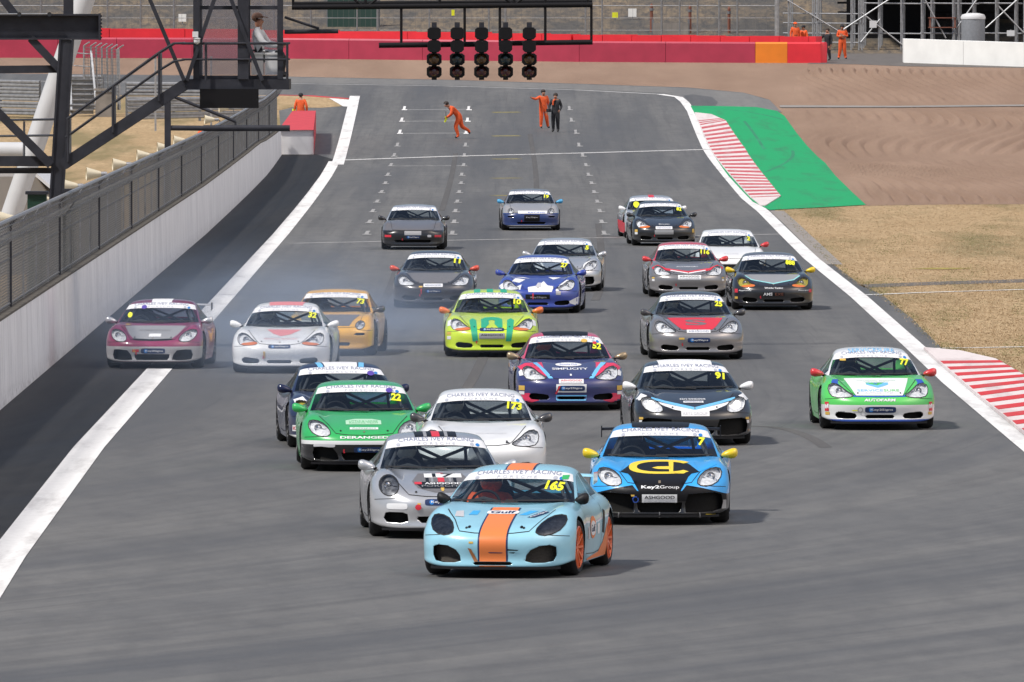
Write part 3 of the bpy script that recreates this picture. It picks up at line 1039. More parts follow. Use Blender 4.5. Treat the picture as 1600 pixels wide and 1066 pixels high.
for nm, x0, x1, y0, yb, dY, lab in (('junction_cabinet', 43, 72, 304, 340, 226, 'dark green cabinet behind the fence beside the first horn loudspeaker'), ('junction_cabinet', 96, 118, 300, 330, 238, 'dark green cabinet behind the fence to the right of the main column')):
    t = empty(nm, (at((x0 + x1) / 2, y0, dY).x, dY, 0)); a, b = at(x0, y0, dY), at(x1, y0, dY)
    tag(t, lab, 'cabinet', 'green cabinets behind the fence')
    m = MB(); w = b.x - a.x; m.box((0, .2, a.z / 2), (w, .5, a.z)); m.build('body', MATS['green_dark'], t)
    m = MB(); m.box((0, .2, a.z + .03), (w + .08, .6, .06)); m.build('lid', MATS['steel_dark'], t)

# armco barriers behind the fence, each rail its own piece
def armco(px0, px1, py, rails, label, y_off=0.0):
    a, b = gp(px0, py), gp(px1, py + y_off)
    t = empty('armco_barrier', a)
    tag(t, label, 'barrier', 'armco barriers behind the fence')
    L = (b - a); L.z = gz(b.y) - gz(a.y)
    n = max(2, int(L.length / 3))
    side = L.cross(Vector((0, 0, 1))).normalized()
    for k in range(rails):
        z = .28 + k * .33
        sec = [(.0, -.15), (.07, -.11), (.07, -.05), (.015, -.015), (.015, .015), (.07, .05), (.07, .11), (.0, .15)]
        m = MB(); vs = []
        for e in (Vector((0, 0, 0)), L):
            vs += [e + side * s_ + Vector((0, 0, z + h_)) for s_, h_ in sec]
        m.add(vs, [(i, i + 1, 8 + i + 1, 8 + i) for i in range(7)])
        m.build('rail', MATS['galvanised'], t)
    for k in range(n + 1):
        p = L * (k / n)
        m = MB(); m.box((p.x, p.y + .09, p.z + rails * .17), (.12, .1, rails * .34 + .1)); m.build('post', MATS['steel_grey'], t)
armco(198, 345, 176, 4, 'four-rail armco barrier across the dry grass behind the fence', 1.0)
armco(198, 425, 192, 3, 'nearer low armco barrier seen through the stair handrails', -6.0)
armco(-60, 62, 182, 5, 'tall dark armco stack beside the white leaning column', 3.0)
armco(110, 160, 176, 5, 'armco stack at the foot of the steel steps', 0)
# steel steps with a mesh cage
sp = empty('access_steps', gp(150, 178))
tag(sp, 'galvanised steel access steps inside a tall mesh cage beyond the fence', 'stairs')
base = gp(130, 182); sY = base.y
def spt(x, y, dy=0.0):
    q = at(x, y, sY); return Vector((q.x, sY + dy, q.z))
SPI = Matrix.Translation(-sp.location)
for k in range(7):
    m = MB(); a, b = spt(108, 172 - k * 8, k * .28), spt(146, 172 - k * 8, k * .28)
    m.box(((a.x + b.x) / 2, a.y, a.z), (b.x - a.x, .3, .05)); m.box(((a.x + b.x) / 2, a.y + .13, a.z - .1), (b.x - a.x, .03, .17))
    under(m.build('tread', MATS['galvanised']), sp, SPI)
for x0, x1, y0, y1 in ((140, 152, 80, 180), (106, 112, 85, 180)):
    m = MB(); m.bar(spt(x0, y0, 2.0), spt(x1, y1, -.1), .09, .06, up=(0, 1, 0)); under(m.build('stringer', MATS['galvanised']), sp, SPI)
for y in (83, 103):
    m = MB(); m.tube([spt(112, y, 2.2), spt(142, y + 2, 2.2)], .03, 6); under(m.build('handrail', MATS['galvanised']), sp, SPI)
for i, x in enumerate((128, 139, 148, 157, 166, 174, 184)):
    m = MB(); m.tube([spt(x, 72 + i * .8, 2.5 - i * .4), spt(x + (2 if i else 0), 172, 2.5 - i * .4)], .045 if i < 6 else .09, 6)
    m.tube([spt(x, 72 + i * .8, 2.5 - i * .4), spt(x + 9, 66 + i * .8, 2.3 - i * .4)], .035, 6)
    under(m.build('cage_post', MATS['galvanised']), sp, SPI)
m = MB()
for k in range(22):
    x = 128 + k * 2.6; y = 72 + k * .25
    m.tube([spt(x, y, 2.5 - k * .12), spt(x, 150, 2.5 - k * .12)], .010, 3)
for k in range(16):
    m.tube([spt(126, 74 + k * 5, 2.6), spt(186, 78 + k * 5, -.1)], .010, 3)
o = under(m.build('wire_mesh', MATS['wire']), sp, SPI); o['kind'] = 'stuff'
for x0, x1, y0, y1, lab in ((150, 180, 140, 192, 'brown concrete pier beside the steel access steps'),):
    t = empty('concrete_pier', spt(165, 192)); tag(t, lab, 'pier')
    a, b = spt(x0, y0), spt(x1, y1)
    m = MB(); m.box(((a.x + b.x) / 2, sY - .6, (a.z + b.z) / 2 - .1), (b.x - a.x, .6, a.z - b.z)); under(m.build('shaft', MATS['concrete']), t, Matrix.Translation(-t.location))
    m = MB(); m.box(((a.x + b.x) / 2, sY - .6, a.z + .0), (b.x - a.x + .12, .72, .1)); under(m.build('cap', MATS['concrete']), t, Matrix.Translation(-t.location))
for i, x in enumerate((243, 330)):
    p = gp(x, 205); t = empty('fence_post', p); tag(t, 'slim grey post standing on the dry grass, %s' % ('below the stair' if i == 0 else 'below the platform'), 'post', 'slim posts on the dry grass')
    m = MB(); m.tube([(0, 0, 0), (0, 0, 3.3)], .05, 6); m.build('shaft', MATS['galvanised'], t)
    m = MB(); m.box((0, 0, 3.32), (.14, .14, .05)); m.build('cap', MATS['galvanised'], t)

# ================================================================ far end: tyre wall, bank fence, scaffold, white wall
mat('barrier_crimson', (.40, .035, .075), .55, noise=.10, scale=1.2)
mat('barrier_red', (.74, .028, .045), .5, noise=.10, scale=1.0)
mat('barrier_orange', (.80, .23, .02), .5, noise=.08, scale=1.0)
mat('barrier_white', (.84, .84, .82), .6, noise=.06, scale=1.0)
tb = empty('crash_barrier', gp(700, 95))
tag(tb, 'long crimson crash barrier with red blocks along its top beyond the gravel', 'barrier')
TBI = Matrix.Translation(-tb.location)
def barrier_face(x0, x1, mk, name):
    bl = lambda x: np.interp(x, [-300, 0, 450, 900, 1180, 1283], [90, 90.5, 91.8, 97, 98.6, 98.8])
    a, b = gp(x0, bl(x0)), gp(x1, bl(x1))
    m = MB(); h = 1.12
    d = (b - a).normalized(); n = Vector((-d.y, d.x, 0))
    c0, c1 = a + Vector((0, 0, -.2)), b + Vector((0, 0, -.2))
    sec = [(0, 0), (0, h * .92 + .2), (.06, h + .2), (.9, h + .2), (.9, 0)]
    vs = [c + n * s_ + Vector((0, 0, z_)) for c in (c0, c1) for s_, z_ in sec]
    m.add(vs, [(i, i + 1, 5 + i + 1, 5 + i) for i in range(4)] + [(0, 1, 2, 3, 4)[::-1], (5, 6, 7, 8, 9)])
    return under(m.build(name, MATS[mk]), tb, TBI)
xs = [-300, -170, -40, 90, 182, 300, 420, 545, 660, 790, 905, 1040, 1180]
for a, b in zip(xs[:-1], xs[1:]):
    barrier_face(a + .3, b - .3, 'barrier_crimson', 'barrier_panel')
barrier_face(1180.3, 1230, 'barrier_orange', 'barrier_panel')
barrier_face(1230.3, 1282, 'barrier_red', 'barrier_panel')
# rounded end
e = gp(1279, 98.6)
m = MB(); m.lathe([(.0005, 1.12), (.42, 1.12), (.47, 1.04), (.47, -.2)], 18); o = under(m.build('barrier_end', MATS['barrier_red'], smooth=True, loc=(e.x, e.y + .45, e.z)), tb, TBI)
x = -300
k = 0
while x < 1275:
    w = 118 if x < 700 else 46
    x1 = min(x + w, 1280)
    ty = np.interp(x, [-300, 160, 450, 900, 1280], [44, 44, 47, 53.5, 57]) + ((k * 37) % 5) * .25
    a, b = gp(x + .4, np.interp(x, [0, 450, 900, 1280], [88, 88.5, 93.5, 96])), gp(x1 - .4, np.interp(x1, [0, 450, 900, 1280], [88, 88.5, 93.5, 96]))
    top = at(x, ty, a.y).z
    m = MB()
    c = (a + b) / 2
    m.bar((a.x, a.y + .2, (a.z + top) / 2), (b.x, b.y + .2, (a.z + top) / 2), 1.1, top - a.z)
    under(m.build('barrier_block', MATS['barrier_red']), tb, TBI)
    x = x1; k += 1

ww = empty('white_barrier', gp(1500, 104)); tag(ww, 'white painted concrete wall at the edge of the gravel before the scaffold', 'wall')
WWI = Matrix.Translation(-ww.location)
for i, (x0, x1) in enumerate(((1412, 1505), (1505.4, 1600), (1600.4, 1700), (1700.4, 1800))):
    a, b = gp(x0, 98.5 + (x0 - 1412) * .035), gp(x1, 98.5 + (x1 - 1412) * .035)
    m = MB(); vs = []
    for c in (a, b):
        h = 1.28
        vs += [c + Vector((0, 0, -.2)), c + Vector((0, .05, h)), c + Vector((0, 1.6, h + .03)), c + Vector((0, 1.6, -.2))]
    m.add(vs, [(0, 1, 5, 4), (1, 2, 6, 5), (2, 3, 7, 6), (0, 3, 2, 1), (4, 5, 6, 7)])
    under(m.build('wall_panel', MATS['barrier_white']), ww, WWI)

bf = empty('bank_fence', (0, 640, gz(640))); tag(bf, 'tall grey post and wire fence on the bank behind the crimson barrier', 'fence')
BFI = Matrix.Translation(-bf.location)
FY = 640.0
for i, x in enumerate(list(range(-40, 480, 52)) + [486, 558, 590, 671, 764, 790, 915, 941, 1034, 1062, 1090, 1124, 1152]):
    p = at(x, 40, FY)
    m = MB(); m.tube([(p.x, FY, gz(FY) - .2), (p.x, FY, 9.5)], .055 if i % 3 else .075, 6); under(m.build('post', MATS['steel_grey']), bf, BFI)
p = at(1214, 40, FY); m = MB(); m.tube([(p.x, FY, gz(FY) - .2), (p.x, FY, 9.5)], .13, 8); under(m.build('post', MATS['galvanised']), bf, BFI)
for k, z in enumerate(frange(5.6, 9.0, 5)):
    m = MB(); m.tube([(at(-100, 40, FY).x, FY, z), (at(1214, 40, FY).x, FY, z)], .018 if k != 2 else .03, 4); under(m.build('wire', MATS['galvanised']), bf, BFI)
m = MB()
for k in range(150):
    x = at(-90 + k * 8.7, 40, FY).x
    m.tube([(x, FY, 5.0), (x, FY, 9.4)], .007, 3)
o = under(m.build('wire_mesh', MATS['wire']), bf, BFI); o['kind'] = 'stuff'

# odds and ends on the bank
mat('sheet_green', (.02, .055, .045), .6)
def bankpt(px_, py_):
    lo, hi = 640.0, 800.0
    for _ in range(50):
        md = (lo + hi) / 2
        if at(px_, py_, md).z > BANK(md): lo = md
        else: hi = md
    return at(px_, py_, lo)
for i, (x, y, h) in enumerate(((1018, 50, 1.5), (1078, 52, 1.5), (1139, 52, 1.4))):
    p = bankpt(x, y); t = empty('stake', p); tag(t, 'short rusty stake on the bank, %s' % ['beside the white sign', 'in front of the concrete slab', 'nearest the thick grey post'][i], 'stake', 'rusty stakes on the bank')
    m = MB(); m.lathe([(.09, -.2), (.09, h), (.03, h + .1), (.0005, h + .12)], 8); m.build('shaft', MATS['post_rust'], t)
    m = MB(); m.lathe([(.12, h - .3), (.12, h - .15)], 8); m.build('collar', MATS['steel_grey'], t)
for nm, x, y, w, h, mk, lab, cat in (('sign_board', 988, 20, 13, 13, 'barrier_white', 'small square white sign on the bank beside a yellow one', 'sign'), ('sign_board', 961, 24, 9, 9, 'vinyl_yellow', 'small yellow sign on the bank beside a white one', 'sign'),
                              ('sign_board', 285, 28, 12, 12, 'barrier_white', 'white square notice on the bank beside the tower', 'sign'), ('sign_board', 708, 20, 5, 9, 'vinyl_yellow', 'narrow yellow notice on the bank above the start lights', 'sign')):
    p = bankpt(x, y + h / 2 + 4); s_ = FPX / p.y; t = empty(nm, p); tag(t, lab, cat, 'notices on the bank')
    m = MB(); m.box((0, -.1, (4 + h / 2) / s_), (w / s_, .03, h / s_)); m.build('plate', MATS[mk], t)
    m = MB(); m.tube([(0, -.06, -.3), (0, -.06, 6 / s_)], .03, 6); m.build('post', MATS['steel_grey'], t)
for x0, x1, y0, y1, mk, lab, nm in ((512, 592, -12, 42, 'sheet_green', 'dark green sheeting behind the wire fence left of the start lights', 'green_sheeting'), (1020, 1076, 33, 54, 'concrete', 'grey concrete slab standing on the bank behind rusty stakes', 'concrete_slab')):
    p = bankpt((x0 + x1) / 2, y1); s_ = FPX / p.y
    t = empty(nm, p); tag(t, lab, 'screen' if 'green' in nm else 'slab')
    W_, H_ = (x1 - x0) / s_, (y1 - y0) / s_
    m = MB(); m.box((0, 0, H_ / 2 - .1), (W_, .08, H_)); m.build('panel', MATS[mk], t)
    for e in (-1, 1):
        m = MB(); m.box((e * W_ / 2, .06, H_ / 2), (.12, .12, H_ + .2)); m.build('upright', MATS['steel_grey'], t)

# scaffold stands at the far end: dark space under a tiered stand
sc = empty('scaffold_stand', (at(1400, 80, 650).x, 650, gz(640)))
tag(sc, 'galvanised scaffold framework under a dark covered stand beyond the white wall', 'scaffold')
SCI = Matrix.Translation(-sc.location)
SY = 644.0
def sc_pt(x, y, dy=0.0):
    q = at(x, y, SY); return Vector((q.x, SY + dy, q.z))
for x in (1232, 1270, 1277, 1330, 1342, 1347, 1373, 1408, 1440, 1455, 1489, 1497, 1520, 1556, 1586, 1600, 1625, 1660):
    for dy in (0, 2.4, 4.8):
        m = MB(); p = sc_pt(x + dy * 2.0, 60, dy)
        m.tube([(p.x, p.y, gz(640) - .2), (p.x, p.y, 10.0)], .05, 6)
        under(m.build('standard', MATS['galvanised']), sc, SCI)
for y in (-20, 5, 21, 36, 52, 66):
    for x0, x1 in ((1225, 1350), (1350, 1442), (1440, 1530), (1530, 1662)):
        if (y * 7 + x0) % 3 == 0: continue
        for dy in (0.05, 2.45):
            m = MB(); m.tube([sc_pt(x0, y, dy), sc_pt(x1, y + 1, dy)], .045, 6)
            under(m.build('ledger', MATS['galvanised']), sc, SCI)
for a, b in (((1226, -2), (1312, 50)), ((1312, 50), (1400, -8)), ((1346, 20), (1412, 72)), ((1440, -10), (1478, 60)), ((1489, 52), (1530, -6)), ((1540, 44), (1600, -10)), ((1560, 10), (1600, 52)), ((1375, 30), (1345, 66)), ((1600, 44), (1660, -8))):
    m = MB(); m.tube([sc_pt(*a, -.08), sc_pt(*b, -.08)], .045, 6)
    under(m.build('brace', MATS['galvanised']), sc, SCI)
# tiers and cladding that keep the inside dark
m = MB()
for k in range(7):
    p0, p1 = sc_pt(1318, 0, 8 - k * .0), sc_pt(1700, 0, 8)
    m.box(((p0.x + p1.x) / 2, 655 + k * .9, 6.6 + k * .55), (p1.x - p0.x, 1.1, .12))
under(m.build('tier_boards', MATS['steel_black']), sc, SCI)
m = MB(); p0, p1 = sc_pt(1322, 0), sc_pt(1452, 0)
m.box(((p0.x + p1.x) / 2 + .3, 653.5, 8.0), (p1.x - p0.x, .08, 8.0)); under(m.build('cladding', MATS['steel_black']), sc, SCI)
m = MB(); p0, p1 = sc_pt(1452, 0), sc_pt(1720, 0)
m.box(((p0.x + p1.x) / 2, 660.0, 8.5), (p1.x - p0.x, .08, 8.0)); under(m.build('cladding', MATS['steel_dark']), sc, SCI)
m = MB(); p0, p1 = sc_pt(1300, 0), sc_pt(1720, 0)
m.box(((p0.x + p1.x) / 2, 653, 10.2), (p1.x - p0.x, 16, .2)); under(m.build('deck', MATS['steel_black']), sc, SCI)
m = MB(); a, b = sc_pt(1452, 30, -.12), sc_pt(1492, 42, -.12)
for y in (28, 43): m.bar(sc_pt(1450, y, -.15), sc_pt(1494, y, -.15), .05, .14, up=(0, 1, 0))
for x in (1453, 1492): m.bar(sc_pt(x, 27, -.15), sc_pt(x, 44, -.15), .1, .06, up=(0, 1, 0))
under(m.build('toe_board', MATS['post_rust']), sc, SCI)
tk = empty('water_tank', sc_pt(1518, 66, -2.2)); tag(tk, 'grey upright tank in front of the scaffold behind the white wall', 'tank')
m = MB(); m.lathe([(.66, -.9), (.66, 1.35), (.60, 1.5), (.5, 1.55), (.0005, 1.56)], 20); m.build('shell', mat('tank_grey', (.20, .21, .23), .5, noise=.1), tk, True, 40)
m = MB(); m.lathe([(.68, 1.28), (.70, 1.40), (.62, 1.54), (.3, 1.62), (.0005, 1.63)], 20); m.build('lid', MATS['cabinet'], tk, True, 40)
for i, (x, y, w, h, dy) in enumerate(((1364, 38, 11, 11, -.2), (1579, 52, 12, 9, -.2))):
    c = sc_pt(x, y, dy); t = empty('sign_board', c); tag(t, 'small white plate fixed to the scaffold, %s' % ('beside the orange marshal' if i == 0 else 'beyond the grey tank'), 'sign', 'plates on the scaffold')
    m = MB(); m.box((0, 0, 0), (w / 28, .03, h / 28)); m.build('plate', MATS['cabinet'], t)
    m = MB(); m.box((0, .05, 0), (.06, .06, h / 28 + .1)); m.build('clip', MATS['steel_grey'], t)
# ================================================================ race cars
# A car is modelled nose towards -Y, origin on the ground between the axles.
def bs_w(t):
    return np.array([(1 - t) ** 3, 3 * t ** 3 - 6 * t ** 2 + 4, -3 * t ** 3 + 3 * t ** 2 + 3 * t + 1, t ** 3]) / 6.0

def bs_eval(P, rows, cols):
    """bicubic B-spline over control grid P[r][c]; columns are mirrored at the centre line"""
    P = np.asarray(P, float)
    def pad(Q):
        m = Q[:, 1:2] * np.array([-1, 1, 1])
        Q = np.concatenate([m, Q, 2 * Q[:, -1:] - Q[:, -2:-1]], 1)
        return np.concatenate([2 * Q[:1] - Q[1:2], Q, 2 * Q[-1:] - Q[-2:-1]], 0)
    T = P.copy()
    for _ in range(2):          # pull the control net out so that the surface runs close to the given points
        Q = pad(T)
        S = (Q[:-2] + 4 * Q[1:-1] + Q[2:]) / 6
        S = (S[:, :-2] + 4 * S[:, 1:-1] + S[:, 2:]) / 6
        T = T + .85 * (P - S)
        T[:, 0, 0] = 0
    Q = pad(T)
    def wmat(ts, n):
        W = np.zeros((len(ts), n + 2))
        for i, t in enumerate(ts):
            k = min(int(t), n - 2)
            W[i, k:k + 4] = bs_w(t - k)
        return W
    A, B = wmat(rows, P.shape[0]), wmat(cols, P.shape[1])
    return np.einsum('ir,rcd,jc->ijd', A, Q, B)

def body_rows(kind):
    K = dict(hood=0.0, fend=0.0, nose=-2.12, W=.90, rw=.0)
    lp = 0.0
    fe = 0.0
    if kind == '986':
        lp, fe = 0.0, -.005
    if kind == '997':
        lp, fe = .045, .04
    N = K['nose']
    # (x, y, z) from the centre line outwards and down to the sill
    rows = [
     [(0, N+.16, .11), (.30, N+.17, .11), (.50, N+.21, .11), (.66, N+.29, .11), (.77, N+.40, .11), (.82, N+.50, .11), (.84, N+.58, .11), (.845, N+.66, .11), (.845, N+.74, .11)],
     [(0, N+.01, .125), (.30, N+.025, .125), (.50, N+.075, .125), (.67, N+.17, .125), (.79, N+.30, .125), (.845, N+.43, .125), (.86, N+.54, .125), (.865, N+.63, .125), (.862, N+.72, .125)],
     [(0, N+.03, .21), (.30, N+.04, .21), (.50, N+.085, .21), (.67, N+.17, .21), (.79, N+.30, .21), (.85, N+.44, .205), (.868, N+.56, .195), (.872, N+.66, .17), (.868, N+.74, .13)],
     [(0, N+.005, .33), (.30, N+.018, .33), (.50, N+.07, .33), (.675, N+.165, .33), (.80, N+.30, .33), (.858, N+.45, .32), (.876, N+.58, .29), (.878, N+.69, .22), (.87, N+.78, .13)],
     [(0, N+.01, .43), (.30, N+.025, .43), (.50, N+.08, .435), (.675, N+.18, .44), (.80, N+.32, .44), (.862, N+.47, .43), (.88, N+.61, .38), (.88, N+.73, .26), (.87, N+.82, .13)],
     [(0, N+.085, .515), (.30, N+.10, .517), (.50, N+.15, .525+lp*.5), (.665, N+.25, .54+lp), (.79, N+.39, .54+lp), (.862, N+.52, .52+fe), (.884, N+.66, .44), (.882, N+.78, .28), (.87, N+.87, .13)],
     [(0, N+.26, .588), (.30, N+.27, .592), (.49, N+.31, .604+lp*.6), (.645, N+.40, .638+lp*1.2), (.765, N+.50, .638+lp*1.2), (.857, N+.62, .59+fe), (.887, N+.74, .48), (.885, N+.83, .30), (.87, N+.91, .13)],
     [(0, N+.55, .675), (.30, N+.56, .680), (.48, N+.58, .692+fe*.3), (.63, N+.62, .752+lp), (.755, N+.68, .750+lp), (.857, N+.76, .66+fe), (.891, N+.84, .50), (.888, N+.89, .31), (.87, N+.95, .13)],
     [(0, N+.90, .755), (.30, N+.90, .760), (.49, N+.90, .770), (.63, N+.91, .822+fe*.8), (.76, N+.92, .808+fe*.8), (.86, N+.94, .69+fe*.5), (.893, N+.96, .51), (.888, N+.98, .31), (.868, N+1.0, .13)],
     [(0, N+1.20, .815), (.30, N+1.20, .819), (.49, N+1.20, .826), (.64, N+1.20, .850+fe*.4), (.77, N+1.20, .825+fe*.4), (.86, N+1.2, .70), (.890, N+1.2, .51), (.885, N+1.2, .31), (.865, N+1.2, .13)],
     [(0, N+1.45, .850), (.30, N+1.45, .852), (.50, N+1.45, .856), (.66, N+1.45, .862), (.78, N+1.45, .835), (.855, N+1.45, .70), (.882, N+1.45, .51), (.876, N+1.45, .31), (.86, N+1.45, .13)],
     [(0, N+1.75, .855), (.30, N+1.75, .855), (.52, N+1.75, .855), (.69, N+1.75, .852), (.785, N+1.75, .830), (.848, N+1.75, .70), (.872, N+1.75, .51), (.868, N+1.75, .31), (.86, N+1.75, .13)],
     [(0, N+2.15, .855), (.30, N+2.15, .855), (.52, N+2.15, .855), (.70, N+2.15, .852), (.79, N+2.15, .832), (.848, N+2.15, .71), (.870, N+2.15, .52), (.868, N+2.15, .31), (.86, N+2.15, .13)],
     [(0, N+2.55, .86), (.30, N+2.55, .86), (.52, N+2.55, .86), (.70, N+2.55, .862), (.80, N+2.55, .85), (.868, N+2.55, .74), (.888, N+2.55, .53), (.876, N+2.55, .31), (.86, N+2.55, .13)],
     [(0, N+2.95, .87), (.30, N+2.95, .872), (.52, N+2.95, .88), (.69, N+2.95, .895), (.80, N+2.95, .875), (.880, N+2.95, .76), (.902, N+2.95, .55), (.892, N+2.95, .32), (.86, N+2.95, .13)],
     [(0, N+3.33, .86), (.30, N+3.33, .865), (.52, N+3.33, .875), (.68, N+3.33, .89), (.79, N+3.33, .87), (.880, N+3.33, .75), (.905, N+3.33, .55), (.893, N+3.33, .32), (.86, N+3.33, .13)],
     [(0, N+3.75, .83), (.30, N+3.75, .835), (.52, N+3.74, .84), (.67, N+3.72, .84), (.77, N+3.70, .82), (.855, N+3.68, .70), (.882, N+3.66, .53), (.875, N+3.64, .32), (.85, N+3.62, .15)],
     [(0, N+4.12, .79), (.30, N+4.11, .79), (.52, N+4.07, .785), (.65, N+4.02, .775), (.74, N+3.97, .75), (.82, N+3.92, .65), (.85, N+3.88, .52), (.85, N+3.82, .34), (.83, N+3.76, .18)],
     [(0, N+4.32, .66), (.30, N+4.31, .66), (.52, N+4.26, .65), (.65, N+4.20, .64), (.74, N+4.13, .62), (.80, N+4.06, .57), (.83, N+4.0, .48), (.83, N+3.92, .34), (.81, N+3.84, .2)],
     [(0, N+4.38, .42), (.30, N+4.37, .42), (.52, N+4.32, .42), (.65, N+4.25, .41), (.74, N+4.18, .41), (.79, N+4.10, .40), (.81, N+4.03, .37), (.81, N+3.96, .31), (.80, N+3.88, .2)],
     [(0, N+4.28, .22), (.30, N+4.27, .22), (.52, N+4.22, .22), (.65, N+4.17, .22), (.74, N+4.10, .22), (.77, N+4.04, .22), (.78, N+3.98, .22), (.78, N+3.92, .21), (.78, N+3.86, .2)],
    ]
    P = np.array(rows, float)
    for r in range(3):
        for c in range(3, 9):
            P[r, c, 2] += (.012, .040, .060, .065, .06, .05)[c - 3] * (1.0, 1.0, .55)[r]
    drop = [0, 0, 0, 0, 0, .002, .010, .024, .038, .048, .050, .050, .050, .050, .050, .050, .045, .04, .02, 0, 0]
    for r in range(len(P)):
        P[r, :6, 2] -= drop[r] * np.array([1, 1, 1, 1, 1, .6])
    if kind == '944':
        # flat wedge bonnet with low square wings and a blunt bumper
        for r in range(len(P)):
            y = P[r, 0, 1] - N
            w = 1.0 if y < 1.4 else max(0, 1 - (y - 1.4) / 1.0)
            for c in range(9):
                x, yy, z = P[r, c]
                if c in (3, 4) and r >= 5:
                    z -= w * (.028 if c == 3 else .004)
                if c <= 2 and 5 <= r <= 9:
                    z += w * .022
                if r <= 5:       # squarer nose in plan
                    yy -= .10 * min(1, x / .8) ** 2 * (1 if c < 6 else .6)
                P[r, c] = (x * .965, yy, z)
    return P

def cabin_rows(kind):
    N = -2.12
    rows = [
     [(0, N+1.24, .812), (.28, N+1.26, .815), (.52, N+1.34, .822), (.665, N+1.46, .832), (.735, N+1.58, .83), (.785, N+1.68, .815)],
     [(0, N+1.50, .930), (.27, N+1.515, .930), (.50, N+1.58, .925), (.635, N+1.68, .915), (.70, N+1.77, .885), (.785, N+1.78, .82)],
     [(0, N+1.80, 1.07), (.26, N+1.81, 1.068), (.47, N+1.87, 1.055), (.595, N+1.95, 1.03), (.665, N+2.02, .965), (.787, N+2.03, .825)],
     [(0, N+2.10, 1.195), (.25, N+2.11, 1.192), (.44, N+2.16, 1.172), (.555, N+2.23, 1.135), (.635, N+2.28, 1.03), (.79, N+2.28, .83)],
     [(0, N+2.32, 1.248), (.25, N+2.33, 1.244), (.43, N+2.37, 1.222), (.545, N+2.43, 1.178), (.63, N+2.46, 1.055), (.792, N+2.46, .835)],
     [(0, N+2.60, 1.270), (.25, N+2.60, 1.265), (.43, N+2.62, 1.242), (.545, N+2.64, 1.195), (.632, N+2.66, 1.065), (.797, N+2.66, .845)],
     [(0, N+2.90, 1.250), (.25, N+2.90, 1.245), (.43, N+2.90, 1.222), (.54, N+2.90, 1.175), (.635, N+2.90, 1.055), (.805, N+2.90, .86)],
     [(0, N+3.25, 1.165), (.25, N+3.24, 1.16), (.42, N+3.22, 1.14), (.53, N+3.20, 1.10), (.64, N+3.18, 1.005), (.80, N+3.16, .87)],
     [(0, N+3.60, 1.02), (.25, N+3.58, 1.018), (.41, N+3.54, 1.005), (.52, N+3.50, .98), (.63, N+3.46, .925), (.76, N+3.42, .86)],
     [(0, N+3.92, .82), (.25, N+3.90, .82), (.40, N+3.86, .82), (.50, N+3.82, .82), (.60, N+3.78, .82), (.70, N+3.72, .82)],
    ]
    P = np.array(rows, float)
    P[:, :, 2] -= np.interp(P[:, :, 2], [.80, .86, 1.27], [.050, .050, .066])
    # a broad screen: thin pillars set well out
    k = {'987': 1.0, '997': .98}.get(kind, .955)
    P[:8, 3, 0] = np.array([.752, .718, .672, .622, .600, .592, .578, .55]) * k
    P[:8, 4, 0] = np.array([.785, .760, .722, .682, .670, .668, .664, .655]) * k
    P[:8, 2, 0] = np.array([.590, .568, .535, .495, .475, .470, .460, .44]) * k
    P[:8, 1, 0] *= 1.08
    P[:4, 5, 0] = .80
    P[0, 2:5, 1] += np.array([.02, .05, .05])
    if kind == '944':
        P[:, 3:5, 0] *= 1.05
        P[:, :4, 2] += np.where(P[:, :4, 2] > 1.0, .0, 0)
        P[:, 3, 2] += np.where(P[:, 3, 2] > 1.0, .022, 0)
        P[:, :, 0] *= .975
    if kind == '997':
        P[:, :4, 2] += np.where(P[:, :4, 2] > 1.0, .015, 0)
    if kind == '986':
        P[:, :4, 2] += np.where(P[:, :4, 2] > 1.0, .012, 0)
        P[3:7, 3, 0] -= .012
    return P

def grid_mesh(bm, G, mi=0):
    """adds a patch and its mirror image to bm"""
    n, m = G.shape[:2]
    for s in (1, -1):
        vs = [[bm.verts.new((G[i, j, 0] * s, G[i, j, 1], G[i, j, 2])) for j in range(m)] for i in range(n)]
        for i in range(n - 1):
            for j in range(m - 1):
                q = [vs[i][j], vs[i][j + 1], vs[i + 1][j + 1], vs[i + 1][j]]
                f = bm.faces.new(q if s > 0 else q[::-1])
                f.material_index = mi
                f.smooth = True

